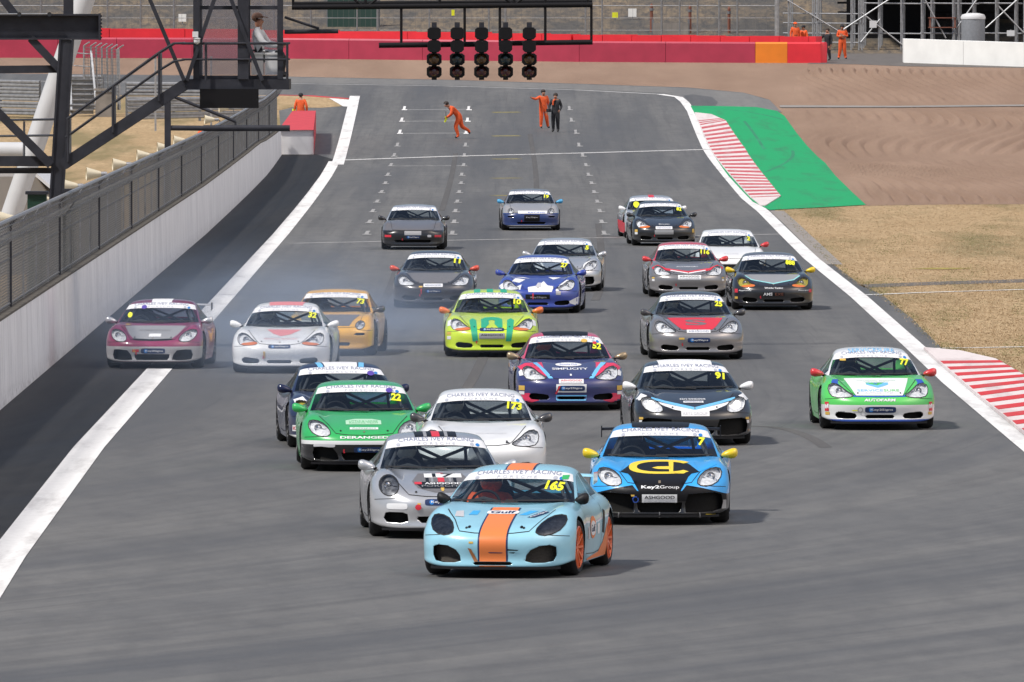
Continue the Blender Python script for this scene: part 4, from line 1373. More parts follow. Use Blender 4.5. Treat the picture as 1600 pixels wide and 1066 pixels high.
def cut_poly(bm, poly, ax, test, margin=.03):
    """cuts the outline poly into the faces that pass test; ax = the two axes of the outline's plane. Returns the faces inside."""
    a, b = ax
    px, py = [p[0] for p in poly], [p[1] for p in poly]
    lo = (min(px) - margin, min(py) - margin)
    hi = (max(px) + margin, max(py) + margin)
    def near(f):
        c = f.calc_center_median()
        if not test(f, c):
            return False
        xs = [v.co[a] for v in f.verts]; ys = [v.co[b] for v in f.verts]
        return max(xs) > lo[0] and min(xs) < hi[0] and max(ys) > lo[1] and min(ys) < hi[1]
    cand = [f for f in bm.faces if near(f)]
    n = len(poly)
    ctr = (sum(px) / n, sum(py) / n)
    for i in range(n):
        p, q = poly[i], poly[(i + 1) % n]
        nx, ny = q[1] - p[1], -(q[0] - p[0])
        no = [0, 0, 0]; co = [0, 0, 0]
        no[a], no[b] = nx, ny
        co[a], co[b] = p[0], p[1]
        cand = [f for f in cand if f.is_valid]
        geom = set(cand)
        for f in cand:
            geom.update(f.edges); geom.update(f.verts)
        r = bmesh.ops.bisect_plane(bm, geom=list(geom), dist=1e-5, plane_co=co, plane_no=no)
        cand = [g for g in r['geom'] if isinstance(g, bmesh.types.BMFace)]
        cand = list(set(cand))
    def inside(c):
        x, y = c[a], c[b]
        r = False
        j = n - 1
        for i in range(n):
            if (poly[i][1] > y) != (poly[j][1] > y) and x < (poly[j][0] - poly[i][0]) * (y - poly[i][1]) / (poly[j][1] - poly[i][1]) + poly[i][0]:
                r = not r
            j = i
        return r
    return [f for f in cand if f.is_valid and inside(f.calc_center_median())]

def recess(bm, faces, vec, mi_floor, mi_wall):
    r = bmesh.ops.extrude_face_region(bm, geom=faces)
    new = [g for g in r['geom'] if isinstance(g, bmesh.types.BMFace)]
    vs = {v for f in new for v in f.verts}
    bmesh.ops.translate(bm, verts=list(vs), vec=vec)
    ns = set(new)
    for f in new:
        f.material_index = mi_floor
        for e in f.edges:
            for g in e.link_faces:
                if g not in ns:
                    g.material_index = mi_wall
                    g.smooth = False
    bmesh.ops.delete(bm, geom=[f for f in faces if f.is_valid], context='FACES_ONLY')
    return new

def ell(cx, cy, rx, ry, n=16, rot=0, p=2.0):
    out = []
    for k in range(n):
        t = 2 * math.pi * k / n
        c, s = math.cos(t), math.sin(t)
        x = rx * math.copysign(abs(c) ** (2 / p), c)
        y = ry * math.copysign(abs(s) ** (2 / p), s)
        out.append((cx + x * math.cos(rot) - y * math.sin(rot), cy + x * math.sin(rot) + y * math.cos(rot)))
    return out

def mirror_poly(p):
    return [(-x, y) for x, y in p][::-1]

AXF, AXR, WR = -1.19, 1.22, .318      # axle positions, wheel radius

# head-lamp outlines and bumper openings, seen from the front, right half (x, z)
LAMPS = {
    '987': [(.476, .520), (.515, .494), (.580, .484), (.660, .500), (.730, .540), (.768, .596), (.778, .650), (.758, .692), (.708, .704), (.640, .694), (.570, .662), (.512, .612), (.480, .562)],
    '986': [(.400, .528), (.440, .510), (.540, .497), (.640, .497), (.720, .515), (.758, .560), (.772, .625), (.755, .680), (.705, .708), (.645, .700), (.585, .668), (.530, .620), (.460, .572), (.415, .550)],
    '997': ell(.655, .640, .118, .122, 18),
    '944': [],
    '968': ell(.600, .575, .085, .075, 14),
}
OPENINGS = {
    'gulf': [[(.37, .195), (.45, .175), (.58, .175), (.680, .195), (.710, .260), (.705, .355), (.64, .378), (.53, .368), (.43, .322), (.38, .260)],
             [(0, .148), (.20, .150), (.225, .168), (.20, .186), (0, .188)]],
    '987': [[(.36, .165), (.46, .155), (.60, .158), (.70, .175), (.725, .25), (.70, .345), (.60, .350), (.45, .335), (.38, .25)],
            [(0, .160), (.28, .160), (.31, .20), (.32, .265), (0, .270)]],
    'wide': [[(.33, .160), (.48, .155), (.66, .165), (.775, .20), (.795, .29), (.775, .385), (.70, .41), (.48, .40), (.36, .39), (.32, .27)],
             [(0, .160), (.24, .160), (.275, .20), (.285, .285), (0, .29)]],
    '986': [[(.355, .215), (.385, .180), (.52, .175), (.645, .185), (.680, .225), (.670, .265), (.63, .283), (.45, .272), (.375, .255)],
            [(0, .182), (.20, .182), (.225, .205), (.205, .238), (0, .238)]],
    '997': [[(.43, .215), (.52, .190), (.69, .200), (.725, .25), (.705, .315), (.66, .325), (.50, .322), (.44, .300)],
            [(0, .195), (.27, .195), (.325, .24), (.31, .272), (0, .275)]],
    '944': [[(0, .20), (.46, .20), (.50, .23), (.47, .275), (0, .275)]],
    '968': [[(0, .195), (.40, .195), (.43, .225), (.40, .26), (0, .26)], [(.50, .40), (.56, .385), (.68, .388), (.71, .41), (.68, .432), (.54, .436)]],
}

def M_(k):
    return MATS[k]

def glass_mat(name, tint, gloss):
    m = bpy.data.materials.new(name)
    m.use_nodes = True
    nt = m.node_tree
    for n in list(nt.nodes):
        if n.type != 'OUTPUT_MATERIAL':
            nt.nodes.remove(n)
    out = [n for n in nt.nodes if n.type == 'OUTPUT_MATERIAL'][0]
    tr = nt.nodes.new('ShaderNodeBsdfTransparent'); tr.inputs[0].default_value = (*tint, 1)
    gl = nt.nodes.new('ShaderNodeBsdfGlossy'); gl.inputs['Roughness'].default_value = .04
    gl.inputs['Color'].default_value = (.9, .95, 1, 1)
    fr = nt.nodes.new('ShaderNodeLayerWeight'); fr.inputs['Blend'].default_value = .5
    pw_ = nt.nodes.new('ShaderNodeMath'); pw_.operation = 'POWER'; pw_.inputs[1].default_value = 4.5
    ad = nt.nodes.new('ShaderNodeMath'); ad.operation = 'MULTIPLY_ADD'; ad.inputs[1].default_value = .75; ad.inputs[2].default_value = gloss
    mx = nt.nodes.new('ShaderNodeMixShader')
    nt.links.new(fr.outputs['Facing'], pw_.inputs[0])
    nt.links.new(pw_.outputs[0], ad.inputs[0])
    nt.links.new(ad.outputs[0], mx.inputs[0])
    nt.links.new(tr.outputs[0], mx.inputs[1])
    nt.links.new(gl.outputs[0], mx.inputs[2])
    nt.links.new(mx.outputs[0], out.inputs[0])
    MATS[name] = m
    return m
glass_mat('windscreen_glass', (.80, .86, .86), .06)
glass_mat('side_glass', (.84, .88, .88), .03)
glass_mat('lamp_glass', (.93, .94, .95), .03)
glass_mat('lamp_glass_dark', (.40, .41, .43), .10)

def paint(name, col, metal=0.0, rough=.32, coat=1.0):
    if name in MATS:
        return MATS[name]
    m = mat(name, col, rough, metal, coat=coat, spec=.5 if coat > .5 else .3, noise=.07, scale=3.0)
    return m

def two_tone(name, bands, top):
    """bumper paint in level bands ahead of the front wheels: [(up to height, colour)...], then the body colour"""
    m = paint(name, top, coat=.8)
    nt = m.node_tree
    b = nt.nodes['Principled BSDF']
    for l in list(b.inputs['Base Color'].links): nt.links.remove(l)
    q = NT(nt)
    tc = q.n('ShaderNodeTexCoord'); sp = q.n('ShaderNodeSeparateXYZ')
    nt.links.new(tc.outputs['Object'], sp.inputs[0])
    ahead = q.m('LESS_THAN', sp.outputs[1], -1.15)
    c = tuple(top)
    for z, col in sorted(bands, reverse=True):
        c = q.mix(q.m('MULTIPLY', q.m('LESS_THAN', sp.outputs[2], z), ahead), c, tuple(col))
    nt.links.new(c, b.inputs['Base Color'])
    return m

paint('p_gold', (.36, .27, .16), .5)

class Shell:
    pass

SHELLS = {}
def shell(kind, opening, lamp):
    """the parts of a body that every car of that shape shares"""
    key = (kind, opening, lamp)
    if key in SHELLS:
        return SHELLS[key]
    S = Shell()
    PB = body_rows(kind)
    rows = frange(0, 9, 63) + frange(9, 20, 55)[1:]
    cols = frange(0, 8, 48)
    G = bs_eval(PB, rows, cols)
    # the untouched surface, for everything that is laid on the body
    bm0 = bmesh.new()
    grid_mesh(bm0, G)
    CG = cabin_rows(kind)
    NV = 72
    crow = frange(0, 9, NV)
    ccol = frange(0, 5, 40)
    CGg = bs_eval(CG, crow, ccol)
    grid_mesh(bm0, CGg)
    bm0.normal_update()
    S.bvh = BVHTree.FromBMesh(bm0)
    bm0.free()
    # ---- lower body: half, cut, mirrored.  0 paint, 1 black, 2 lamp bowl, 3 grille
    bm = bmesh.new()
    n, m = G.shape[:2]
    V = [[bm.verts.new(G[i, j]) for j in range(m)] for i in range(n)]
    for i in range(n - 1):
        yc = G[i, 0, 1]
        for j in range(m - 1):
            # the cabin is open under the glass
            c = (G[i, j] + G[i + 1, j + 1]) / 2
            if 9.9 < rows[i] < 15.2 and cols[j + 1] <= 3.55:
                continue
            f = bm.faces.new([V[i][j + 1], V[i][j], V[i + 1][j], V[i + 1][j + 1]][::-1])
            f.smooth = True
    bmesh.ops.delete(bm, geom=[v for v in bm.verts if not v.link_faces], context='VERTS')
    for ya in (AXF, AXR):
        circ = ell(ya, WR - .005, .362, .362, 28)
        fs = cut_poly(bm, circ, (1, 2), lambda f, c: c.x > .58)
        edges = set()
        fset = set(fs)
        for f in fs:
            for e in f.edges:
                lf = [g for g in e.link_faces if g not in fset]
                if lf:
                    edges.add(e)
        bmesh.ops.delete(bm, geom=fs, context='FACES')
        ed = [e for e in edges if e.is_valid]
        r = bmesh.ops.extrude_edge_only(bm, edges=ed)
        nv = [g for g in r['geom'] if isinstance(g, bmesh.types.BMVert)]
        for v in nv:
            v.co.x -= .30
        for f in [g for g in r['geom'] if isinstance(g, bmesh.types.BMFace)]:
            f.material_index = 1
            f.smooth = False
    S.lens_poly = LAMPS[lamp]
    if LAMPS[lamp]:
        fs = cut_poly(bm, LAMPS[lamp], (0, 2), lambda f, c: c.y < -1.1 and f.normal.y < .2)
        if fs:
            recess(bm, fs, (-.02, .055, -.01), 2, 2)
    for op in OPENINGS[opening]:
        mid = op[0][0] == 0
        poly = op if not mid else [(-.02, op[0][1])] + op[1:-1] + [(-.02, op[-1][1])]
        fs = cut_poly(bm, poly, (0, 2), lambda f, c: c.y < -1.3)
        if fs:
            r = bmesh.ops.extrude_face_region(bm, geom=fs)
            new = [g for g in r['geom'] if isinstance(g, bmesh.types.BMFace)]
            vs = {v for f in new for v in f.verts}
            for v in vs:
                v.co.y += .10
                if v.co.x > .02:
                    v.co.x -= .02
            ns = set(new)
            kill = []
            for f in new:
                f.material_index = 3
                for e in f.edges:
                    for g in e.link_faces:
                        if g not in ns:
                            if mid and all(abs(v.co.x) < 1e-4 for v in g.verts):
                                kill.append(g)
                            g.material_index = 1
                            g.smooth = False
            bmesh.ops.delete(bm, geom=list({f for f in fs if f.is_valid}), context='FACES_ONLY')
            bmesh.ops.delete(bm, geom=list({f for f in kill if f.is_valid}), context='FACES')
    bmesh.ops.triangulate(bm, faces=[f for f in bm.faces if len(f.verts) > 4])
    g2 = bmesh.ops.duplicate(bm, geom=bm.verts[:] + bm.edges[:] + bm.faces[:])['geom']
    for g in g2:
        if isinstance(g, bmesh.types.BMVert):
            g.co.x *= -1
    bmesh.ops.reverse_faces(bm, faces=[g for g in g2 if isinstance(g, bmesh.types.BMFace)])
    bmesh.ops.remove_doubles(bm, verts=bm.verts[:], dist=1e-4)
    S.body = bpy.data.meshes.new('body')
    bm.to_mesh(S.body)
    bm.free()
    for k in ('vinyl_white', 'black_plastic', 'lamp_bowl', 'grille_mesh'):
        S.body.materials.append(MATS[k])
    # ---- cabin: windscreen, roof with pillars, side and rear windows cut along the surface's own lines
    def patch(name, r0, r1, c0, c1, sub=2, lift=0.0, both=True):
        rr = frange(r0, r1, max(2, int((r1 - r0) * 7)))
        cc = frange(c0, c1, max(2, int((c1 - c0) * 7)))
        g = bs_eval(CG, rr, cc)
        bmx = bmesh.new()
        grid_mesh(bmx, g)
        bmesh.ops.remove_doubles(bmx, verts=bmx.verts[:], dist=1e-5)
        if lift:
            bmx.normal_update()
            for v in bmx.verts:
                v.co += v.normal * lift
        me = bpy.data.meshes.new(name)
        bmx.to_mesh(me)
        bmx.free()
        return me
    u1 = 2.90
    S.screen = patch('windscreen', .12, 3.22, 0, u1)
    parts = [(0, .12, 0, 5), (.12, 3.22, u1, 3.30), (3.22, 6.55, 0, 3.30), (6.55, 8.6, 2.55, 3.30), (8.6, 9, 0, 5),
             (.12, 1.05, 3.30, 5), (6.2, 8.6, 3.30, 5), (1.05, 6.2, 4.80, 5), (4.15, 4.45, 3.30, 4.80)]
    bmr = bmesh.new()
    for r0, r1, c0, c1 in parts:
        rr = frange(r0, r1, max(2, int((r1 - r0) * 7)))
        cc = frange(c0, c1, max(2, int((c1 - c0) * 7)))
        grid_mesh(bmr, bs_eval(CG, rr, cc))
    bmesh.ops.remove_doubles(bmr, verts=bmr.verts[:], dist=1e-4)
    S.roof = bpy.data.meshes.new('roof')
    bmr.to_mesh(S.roof)
    bmr.free()
    S.roof.materials.append(MATS['vinyl_white'])
    S.rear = patch('rear_window', 6.55, 8.6, 0, 2.55)
    S.side = []
    for s in (1, -1):
        bms = bmesh.new()
        for r0, r1 in ((1.05, 4.15), (4.45, 6.2)):
            rr = frange(r0, r1, 14)
            cc = frange(3.30, 4.80, 8)
            g = bs_eval(CG, rr, cc)
            g[..., 0] *= s
            vs = [[bms.verts.new(g[i, j]) for j in range(g.shape[1])] for i in range(g.shape[0])]
            for i in range(g.shape[0] - 1):
                for j in range(g.shape[1] - 1):
                    q = [vs[i][j], vs[i][j + 1], vs[i + 1][j + 1], vs[i + 1][j]]
                    bms.faces.new(q if s > 0 else q[::-1]).smooth = True
        me = bpy.data.meshes.new('side_window')
        bms.to_mesh(me); bms.free()
        me.materials.append(MATS['side_glass'])
        S.side.append(me)
    S.screen.materials.append(MATS['windscreen_glass'])
    S.rear.materials.append(MATS['side_glass'])
    S.cache = {}
    S.holes = []
    if S.lens_poly:
        S.holes += [S.lens_poly, mirror_poly(S.lens_poly)]
    for op in OPENINGS[opening]:
        if op[0][0] == 0:
            S.holes.append(op[:-1] + [op[-1]] + [(-x, y) for x, y in op[::-1] if x > 0])
        else:
            S.holes += [op, mirror_poly(op)]
    SHELLS[key] = S
    return S

# ---------------------------------------------------------------- decals: flat outlines or lettering laid onto a body
def text_shape(txt, size=1.0, wide=1.0, bold=0.0, space=1.0):
    c = bpy.data.curves.new('lettering', 'FONT')
    c.body = txt
    c.size = size
    c.align_x = 'CENTER'
    c.align_y = 'CENTER'
    c.offset = bold
    c.space_character = space
    c.resolution_u = 3
    o = bpy.data.objects.new('lettering', c)
    COL.objects.link(o)
    dg = bpy.context.evaluated_depsgraph_get()
    me = bpy.data.meshes.new_from_object(o.evaluated_get(dg))
    bpy.data.objects.remove(o)
    bpy.data.curves.remove(c)
    vs = [(v.co.x * wide, v.co.y) for v in me.vertices]
    fs = [tuple(p.vertices) for p in me.polygons]
    bpy.data.meshes.remove(me)
    return vs, fs

def poly_shape(poly):
    return list(poly), [tuple(range(len(poly)))]

def lowz(z):
    """heights were measured on a taller bonnet; the same place on this one"""
    return float(np.interp(z, [0, .55, .63, .70, .76, .82, 1.0, 1.3], [0, .55, .622, .678, .724, .770, .945, 1.236]))

def decal_mesh(S, shapes, view='front', lift=.003, step=(.05, .02), smooth=True, holes=None, raw=False):
    """shapes: list of (vertices2d, faces, material). Projects them onto the shell and returns one mesh"""
    bm = bmesh.new()
    names = []
    for vs, fs, mk in shapes:
        if mk not in names:
            names.append(mk)
        mi = names.index(mk)
        if view == 'front' and not raw:
            vs = [(x, lowz(y)) for x, y in vs]
        bv = [bm.verts.new((x, y, 0)) for x, y in vs]
        for f in fs:
            try:
                nf = bm.faces.new([bv[i] for i in f])
                nf.material_index = mi
            except ValueError:
                pass
    bmesh.ops.triangulate(bm, faces=[f for f in bm.faces if len(f.verts) > 3])
    xs = [v.co.x for v in bm.verts]; ys = [v.co.y for v in bm.verts]
    for a, st, lo, hi in ((0, step[0], min(xs), max(xs)), (1, step[1], min(ys), max(ys))):
        k = math.ceil((lo + 1e-6) / st)
        while k * st < hi - 1e-6:
            no = [0, 0, 0]; no[a] = 1
            co = [0, 0, 0]; co[a] = k * st
            bmesh.ops.bisect_plane(bm, geom=bm.verts[:] + bm.edges[:] + bm.faces[:], dist=1e-6, plane_co=co, plane_no=no)
            k += 1
    if holes and view == 'front':
        for hp in holes:
            hx, hy = [p[0] for p in hp], [p[1] for p in hp]
            if max(hx) < min(xs) or min(hx) > max(xs) or max(hy) < min(ys) or min(hy) > max(ys):
                continue
            fs = cut_poly(bm, hp, (0, 1), lambda f, c: True, .01)
            bmesh.ops.delete(bm, geom=fs, context='FACES')
    bad = []
    for v in bm.verts:
        x, y = v.co.x, v.co.y
        if view == 'front':
            o, d = Vector((x, -5, y)), Vector((0, 1, 0))
        elif view == 'top':
            o, d = Vector((x, y, 4)), Vector((0, 0, -1))
        elif view == 'left':          # the side towards +x
            o, d = Vector((4, x, y)), Vector((-1, 0, 0))
        else:
            o, d = Vector((-4, x, y)), Vector((1, 0, 0))
        h = S.bvh.ray_cast(o, d)
        if h[0] is None:
            bad.append(v)
            continue
        nrm = h[1]
        if nrm.dot(d) > 0:
            nrm = -nrm
        v.co = h[0] + nrm * lift
    bmesh.ops.delete(bm, geom=bad, context='VERTS')
    # face the right way
    D = {'front': Vector((0, 1, 0)), 'top': Vector((0, 0, -1)), 'left': Vector((-1, 0, 0)), 'right': Vector((1, 0, 0))}[view]
    bm.normal_update()
    fl = [f for f in bm.faces if f.normal.dot(D) > 0]
    bmesh.ops.reverse_faces(bm, faces=fl)
    for f in bm.faces:
        f.smooth = smooth
    me = bpy.data.meshes.new('decal')
    bm.to_mesh(me)
    bm.free()
    for k in names:
        me.materials.append(MATS[k])
    return me

def strip_shape(pts, w):
    """a narrow band along a line of 2-d points"""
    P = [Vector((p[0], p[1])) for p in pts]
    L, Rr = [], []
    for i, p in enumerate(P):
        d = (P[min(i + 1, len(P) - 1)] - P[max(i - 1, 0)]).normalized()
        n = Vector((-d.y, d.x))
        L.append(p + n * w / 2); Rr.append(p - n * w / 2)
    vs = [tuple(p) for p in L + Rr]
    k = len(P)
    return vs, [(i, i + 1, k + i + 1, k + i) for i in range(k - 1)]

# ---------------------------------------------------------------- wheels, mirrors, wings, cage
def wheel_meshes(rim_mat, spokes=10, r=WR, w=.23):
    key = ('wheel', rim_mat, spokes)
    if key in SHELLS:
        return SHELLS[key]
    t = MB()
    h = w / 2
    rr = r * .76
    prof = [(rr, -h + .012), (rr + .02, -h), (r - .035, -h - .004), (r - .008, -h + .02), (r, -h + .05), (r, h - .05), (r - .008, h - .02), (r - .035, h + .004), (rr + .02, h), (rr, h - .012), (rr - .01, h - .05), (rr - .01, -h + .05), (rr, -h + .012)]
    t.lathe(prof, 40, 'x')
    tyre = t.mesh('tyre', MATS['rubber'], True, 50)
    m = MB()
    m.lathe([(rr + .004, h - .008), (rr - .012, h + .002), (rr - .022, h - .02), (rr - .026, -h + .02), (rr, -h + .014)], 36, 'x')
    m.lathe([(.001, h - .02), (.045, h - .022), (.06, h - .035), (.06, 0)], 16, 'x')
    for k in range(spokes):
        a = 2 * math.pi * k / spokes
        c, s = math.cos(a), math.sin(a)
        m.bar((h - .032, c * .045, s * .045), (h - .012, c * (rr - .012), s * (rr - .012)), .026, .024, up=(1, 0, 0))
    rim = m.mesh('rim', MATS[rim_mat], True, 35)
    d = MB()
    d.lathe([(.001, .02), (.165, .02), (.165, -.01), (.001, -.01)], 28, 'x')
    disc = d.mesh('brake_disc', MATS['disc_steel'], True, 30)
    SHELLS[key] = (tyre, rim, disc)
    return SHELLS[key]

def mirror_mesh(matname, small=False):
    key = ('mirror', matname, small)
    if key in SHELLS:
        return SHELLS[key]
    m = MB()
    n, k = 18, 10
    vs, fs = [], []
    # a teardrop pod, blunt behind and rounded ahead, thinner towards its inner end
    for i in range(k + 1):
        t = i / k
        th = math.pi * t
        for j in range(n):
            a = 2 * math.pi * j / n
            x = -math.cos(th) * .115
            rad = math.sin(th) ** .7
            taper = .78 + .30 * (x / .115)
            y = math.cos(a) * .062 * rad * (1.1 if math.cos(a) < 0 else .55)
            z = math.sin(a) * .068 * rad * taper
            vs.append((x, y, z + x * .12))
    for i in range(k):
        for j in range(n):
            fs.append((i * n + j, i * n + (j + 1) % n, (i + 1) * n + (j + 1) % n, (i + 1) * n + j))
    m.add(vs, fs)
    pod = m.mesh('mirror_pod', MATS[matname], True, None)
    s = MB()
    s.tube([(-.20, .035, -.065), (-.12, .02, -.035), (-.06, .012, -.01)], .02, 8, radii=[.030, .020, .022])
    stalk = s.mesh('mirror_stalk', MATS['black_plastic'], True, 50)
    SHELLS[key] = (pod, stalk)
    return SHELLS[key]

def shared(key, fn):
    if key not in SHELLS:
        SHELLS[key] = fn()
    return SHELLS[key]

def cage_mesh():
    m = MB()
    def T(*p): m.tube(p, .021, 8)
    y0 = .42
    T((-.60, y0, .70), (-.575, y0, .95), (-.49, y0, 1.13), (-.38, y0, 1.19), (.38, y0, 1.19), (.49, y0, 1.13), (.575, y0, .95), (.60, y0, .70))
    T((-.50, y0 + .02, 1.12), (.56, y0 + .02, .70))
    T((.50, y0 + .03, 1.12), (-.56, y0 + .03, .70))
    T((-.38, y0, 1.18), (-.44, 1.25, .80))
    T((.38, y0, 1.18), (.44, 1.25, .80))
    T((-.36, y0 + .03, 1.16), (.40, 1.22, .80))
    for s in (-1, 1):
        T((s * .44, y0, 1.17), (s * .45, .06, 1.14), (s * .53, -.20, .99), (s * .63, -.50, .82))
    T((-.44, .07, 1.13), (.44, .07, 1.13))
    return m.mesh('roll_cage', MATS['cage_steel'], True, 50)

def tub_mesh():
    m = MB()
    m.box((0, .05, .20), (1.44, 2.3, .04))
    for s in (-1, 1):
        m.box((s * .735, .05, .50), (.03, 2.3, .60))
    m.box((0, 1.20, .55), (1.44, .04, .66))
    m.box((0, -.80, .50), (1.44, .04, .56))
    # dash board: a bulging shelf under the screen with an instrument hood
    m.add([(-.70, -.66, .80), (.70, -.66, .80), (.70, -.40, .835), (-.70, -.40, .835), (-.70, -.30, .79), (.70, -.30, .79), (-.70, -.28, .60), (.70, -.28, .60)],
          [(0, 1, 2, 3), (3, 2, 5, 4), (4, 5, 7, 6)])
    m.tube([(-.36 - .17, -.36, .83), (-.36, -.37, .875), (-.36 + .17, -.36, .83)], .03, 8)
    # rear deck
    m.box((0, 1.05, .80), (1.30, .50, .03))
    return m.mesh('interior', MATS['interior'], True, 30)

def seat_mesh():
    m = MB()
    # bucket: shell with wings and a head rest
    prof = [(.0, .30, .25), (.10, .34, .25), (.32, .40, .24), (.40, .55, .23), (.46, .80, .27), (.50, .95, .21), (.52, 1.06, .15), (.52, 1.12, .11)]
    vs, fs = [], []
    for y, z, w in prof:
        vs += [(-w, y - .06, z), (-w * .8, y, z), (w * .8, y, z), (w, y - .06, z), (w, y + .05, z - .03), (-w, y + .05, z - .03)]
    for i in range(len(prof) - 1):
        for j in range(6):
            j2 = (j + 1) % 6
            fs.append((i * 6 + j, i * 6 + j2, (i + 1) * 6 + j2, (i + 1) * 6 + j))
    k = (len(prof) - 1) * 6
    fs += [(0, 1, 2, 3, 4, 5)[::-1], tuple(k + q for q in range(6))]
    m.add(vs, fs)
    return m.mesh('seat', MATS['interior'], True, 40)

def steering_mesh():
    m = MB()
    pts = [(math.cos(a) * .17, 0, math.sin(a) * .17) for a in frange(0, 2 * math.pi, 20)]
    m.tube(pts, .016, 8, cap=False)
    for a in (R(200), R(340), R(270)):
        m.bar((0, .02, 0), (math.cos(a) * .16, 0, math.sin(a) * .16), .03, .01)
    return m.mesh('steering_wheel', MATS['black_plastic'], True, 50)

def wiper_mesh(x0, x1):
    m = MB()
    return m

def wing_parts(t, kind, matname, plate):
    w = MB()
    span, z, y = (.76, 1.05, 2.02) if kind == 'high' else (.60, 1.0, 2.0)
    # an aerofoil section swept across
    sec = [(-.13, .0), (-.10, .022), (-.02, .030), (.08, .022), (.15, .0), (.08, .004), (-.02, .008), (-.10, -.004)]
    vs, fs = [], []
    xs = frange(-span, span, 8)
    for x in xs:
        for a, b in sec:
            vs.append((x, y + a, z + b + .015 * (1 - (x / span) ** 2)))
    k = len(sec)
    for i in range(len(xs) - 1):
        for j in range(k):
            fs.append((i * k + j, (i + 1) * k + j, (i + 1) * k + (j + 1) % k, i * k + (j + 1) % k))
    fs += [tuple(range(k)), tuple((len(xs) - 1) * k + j for j in range(k))[::-1]]
    w.add(vs, fs)
    o = w.build('rear_wing', MATS[matname], t, True, 40)
    for s in (-1, 1):
        e = MB()
        e.add([(s * span, y - .17, z - .09), (s * span, y + .17, z - .07), (s * span, y + .19, z + .05), (s * span, y - .15, z + .055),
               (s * (span + .012), y - .17, z - .09), (s * (span + .012), y + .17, z - .07), (s * (span + .012), y + .19, z + .05), (s * (span + .012), y - .15, z + .055)],
              [(0, 1, 2, 3), (7, 6, 5, 4), (0, 4, 5, 1), (1, 5, 6, 2), (2, 6, 7, 3), (3, 7, 4, 0)])
        e.build('end_plate', MATS[plate], o)
        b = MB()
        b.bar((s * .36, y - .05, .74), (s * .36, y + .0, z + .01), .02, .10, up=(0, 1, 0))
        b.build('wing_strut', MATS['black_plastic'], o)

def half_width_at(S, z, y):
    h = S.bvh.ray_cast(Vector((4, y, z)), Vector((-1, 0, 0)))
    return h[0].x if h[0] else .8
def fit(txt, cx, cy, w, h, mk, bold=0.0, rot=0.0, shear=0.0, space=1.0, arch=None):
    vs, fs = text_shape(txt, 1.0, 1.0, bold, space)
    x0, x1 = min(v[0] for v in vs), max(v[0] for v in vs)
    y0, y1 = min(v[1] for v in vs), max(v[1] for v in vs)
    out = []
    for x, y in vs:
        a = (x - (x0 + x1) / 2) / (x1 - x0) * w
        b = (y - (y0 + y1) / 2) / (y1 - y0) * h
        a += b * shear
        a, b = a * math.cos(rot) - b * math.sin(rot), a * math.sin(rot) + b * math.cos(rot)
        X, Y = cx + a, cy + b
        if arch:
            Y += arch(X)
        out.append((X, Y))
    return (out, fs, mk)

def pl(poly, mk):
    vs, fs = poly_shape(poly)
    return (vs, fs, mk)

def rect(cx, cy, w, h, mk, slant=0.0):
    return pl([(cx - w / 2 - slant, cy - h / 2), (cx + w / 2 - slant, cy - h / 2), (cx + w / 2 + slant, cy + h / 2), (cx - w / 2 + slant, cy + h / 2)], mk)

def both(poly, mk):
    return [pl(poly, mk), pl(mirror_poly(poly), mk)]

def stroke(pts, w, mk):
    vs, fs = strip_shape(pts, w)
    return (vs, fs, mk)

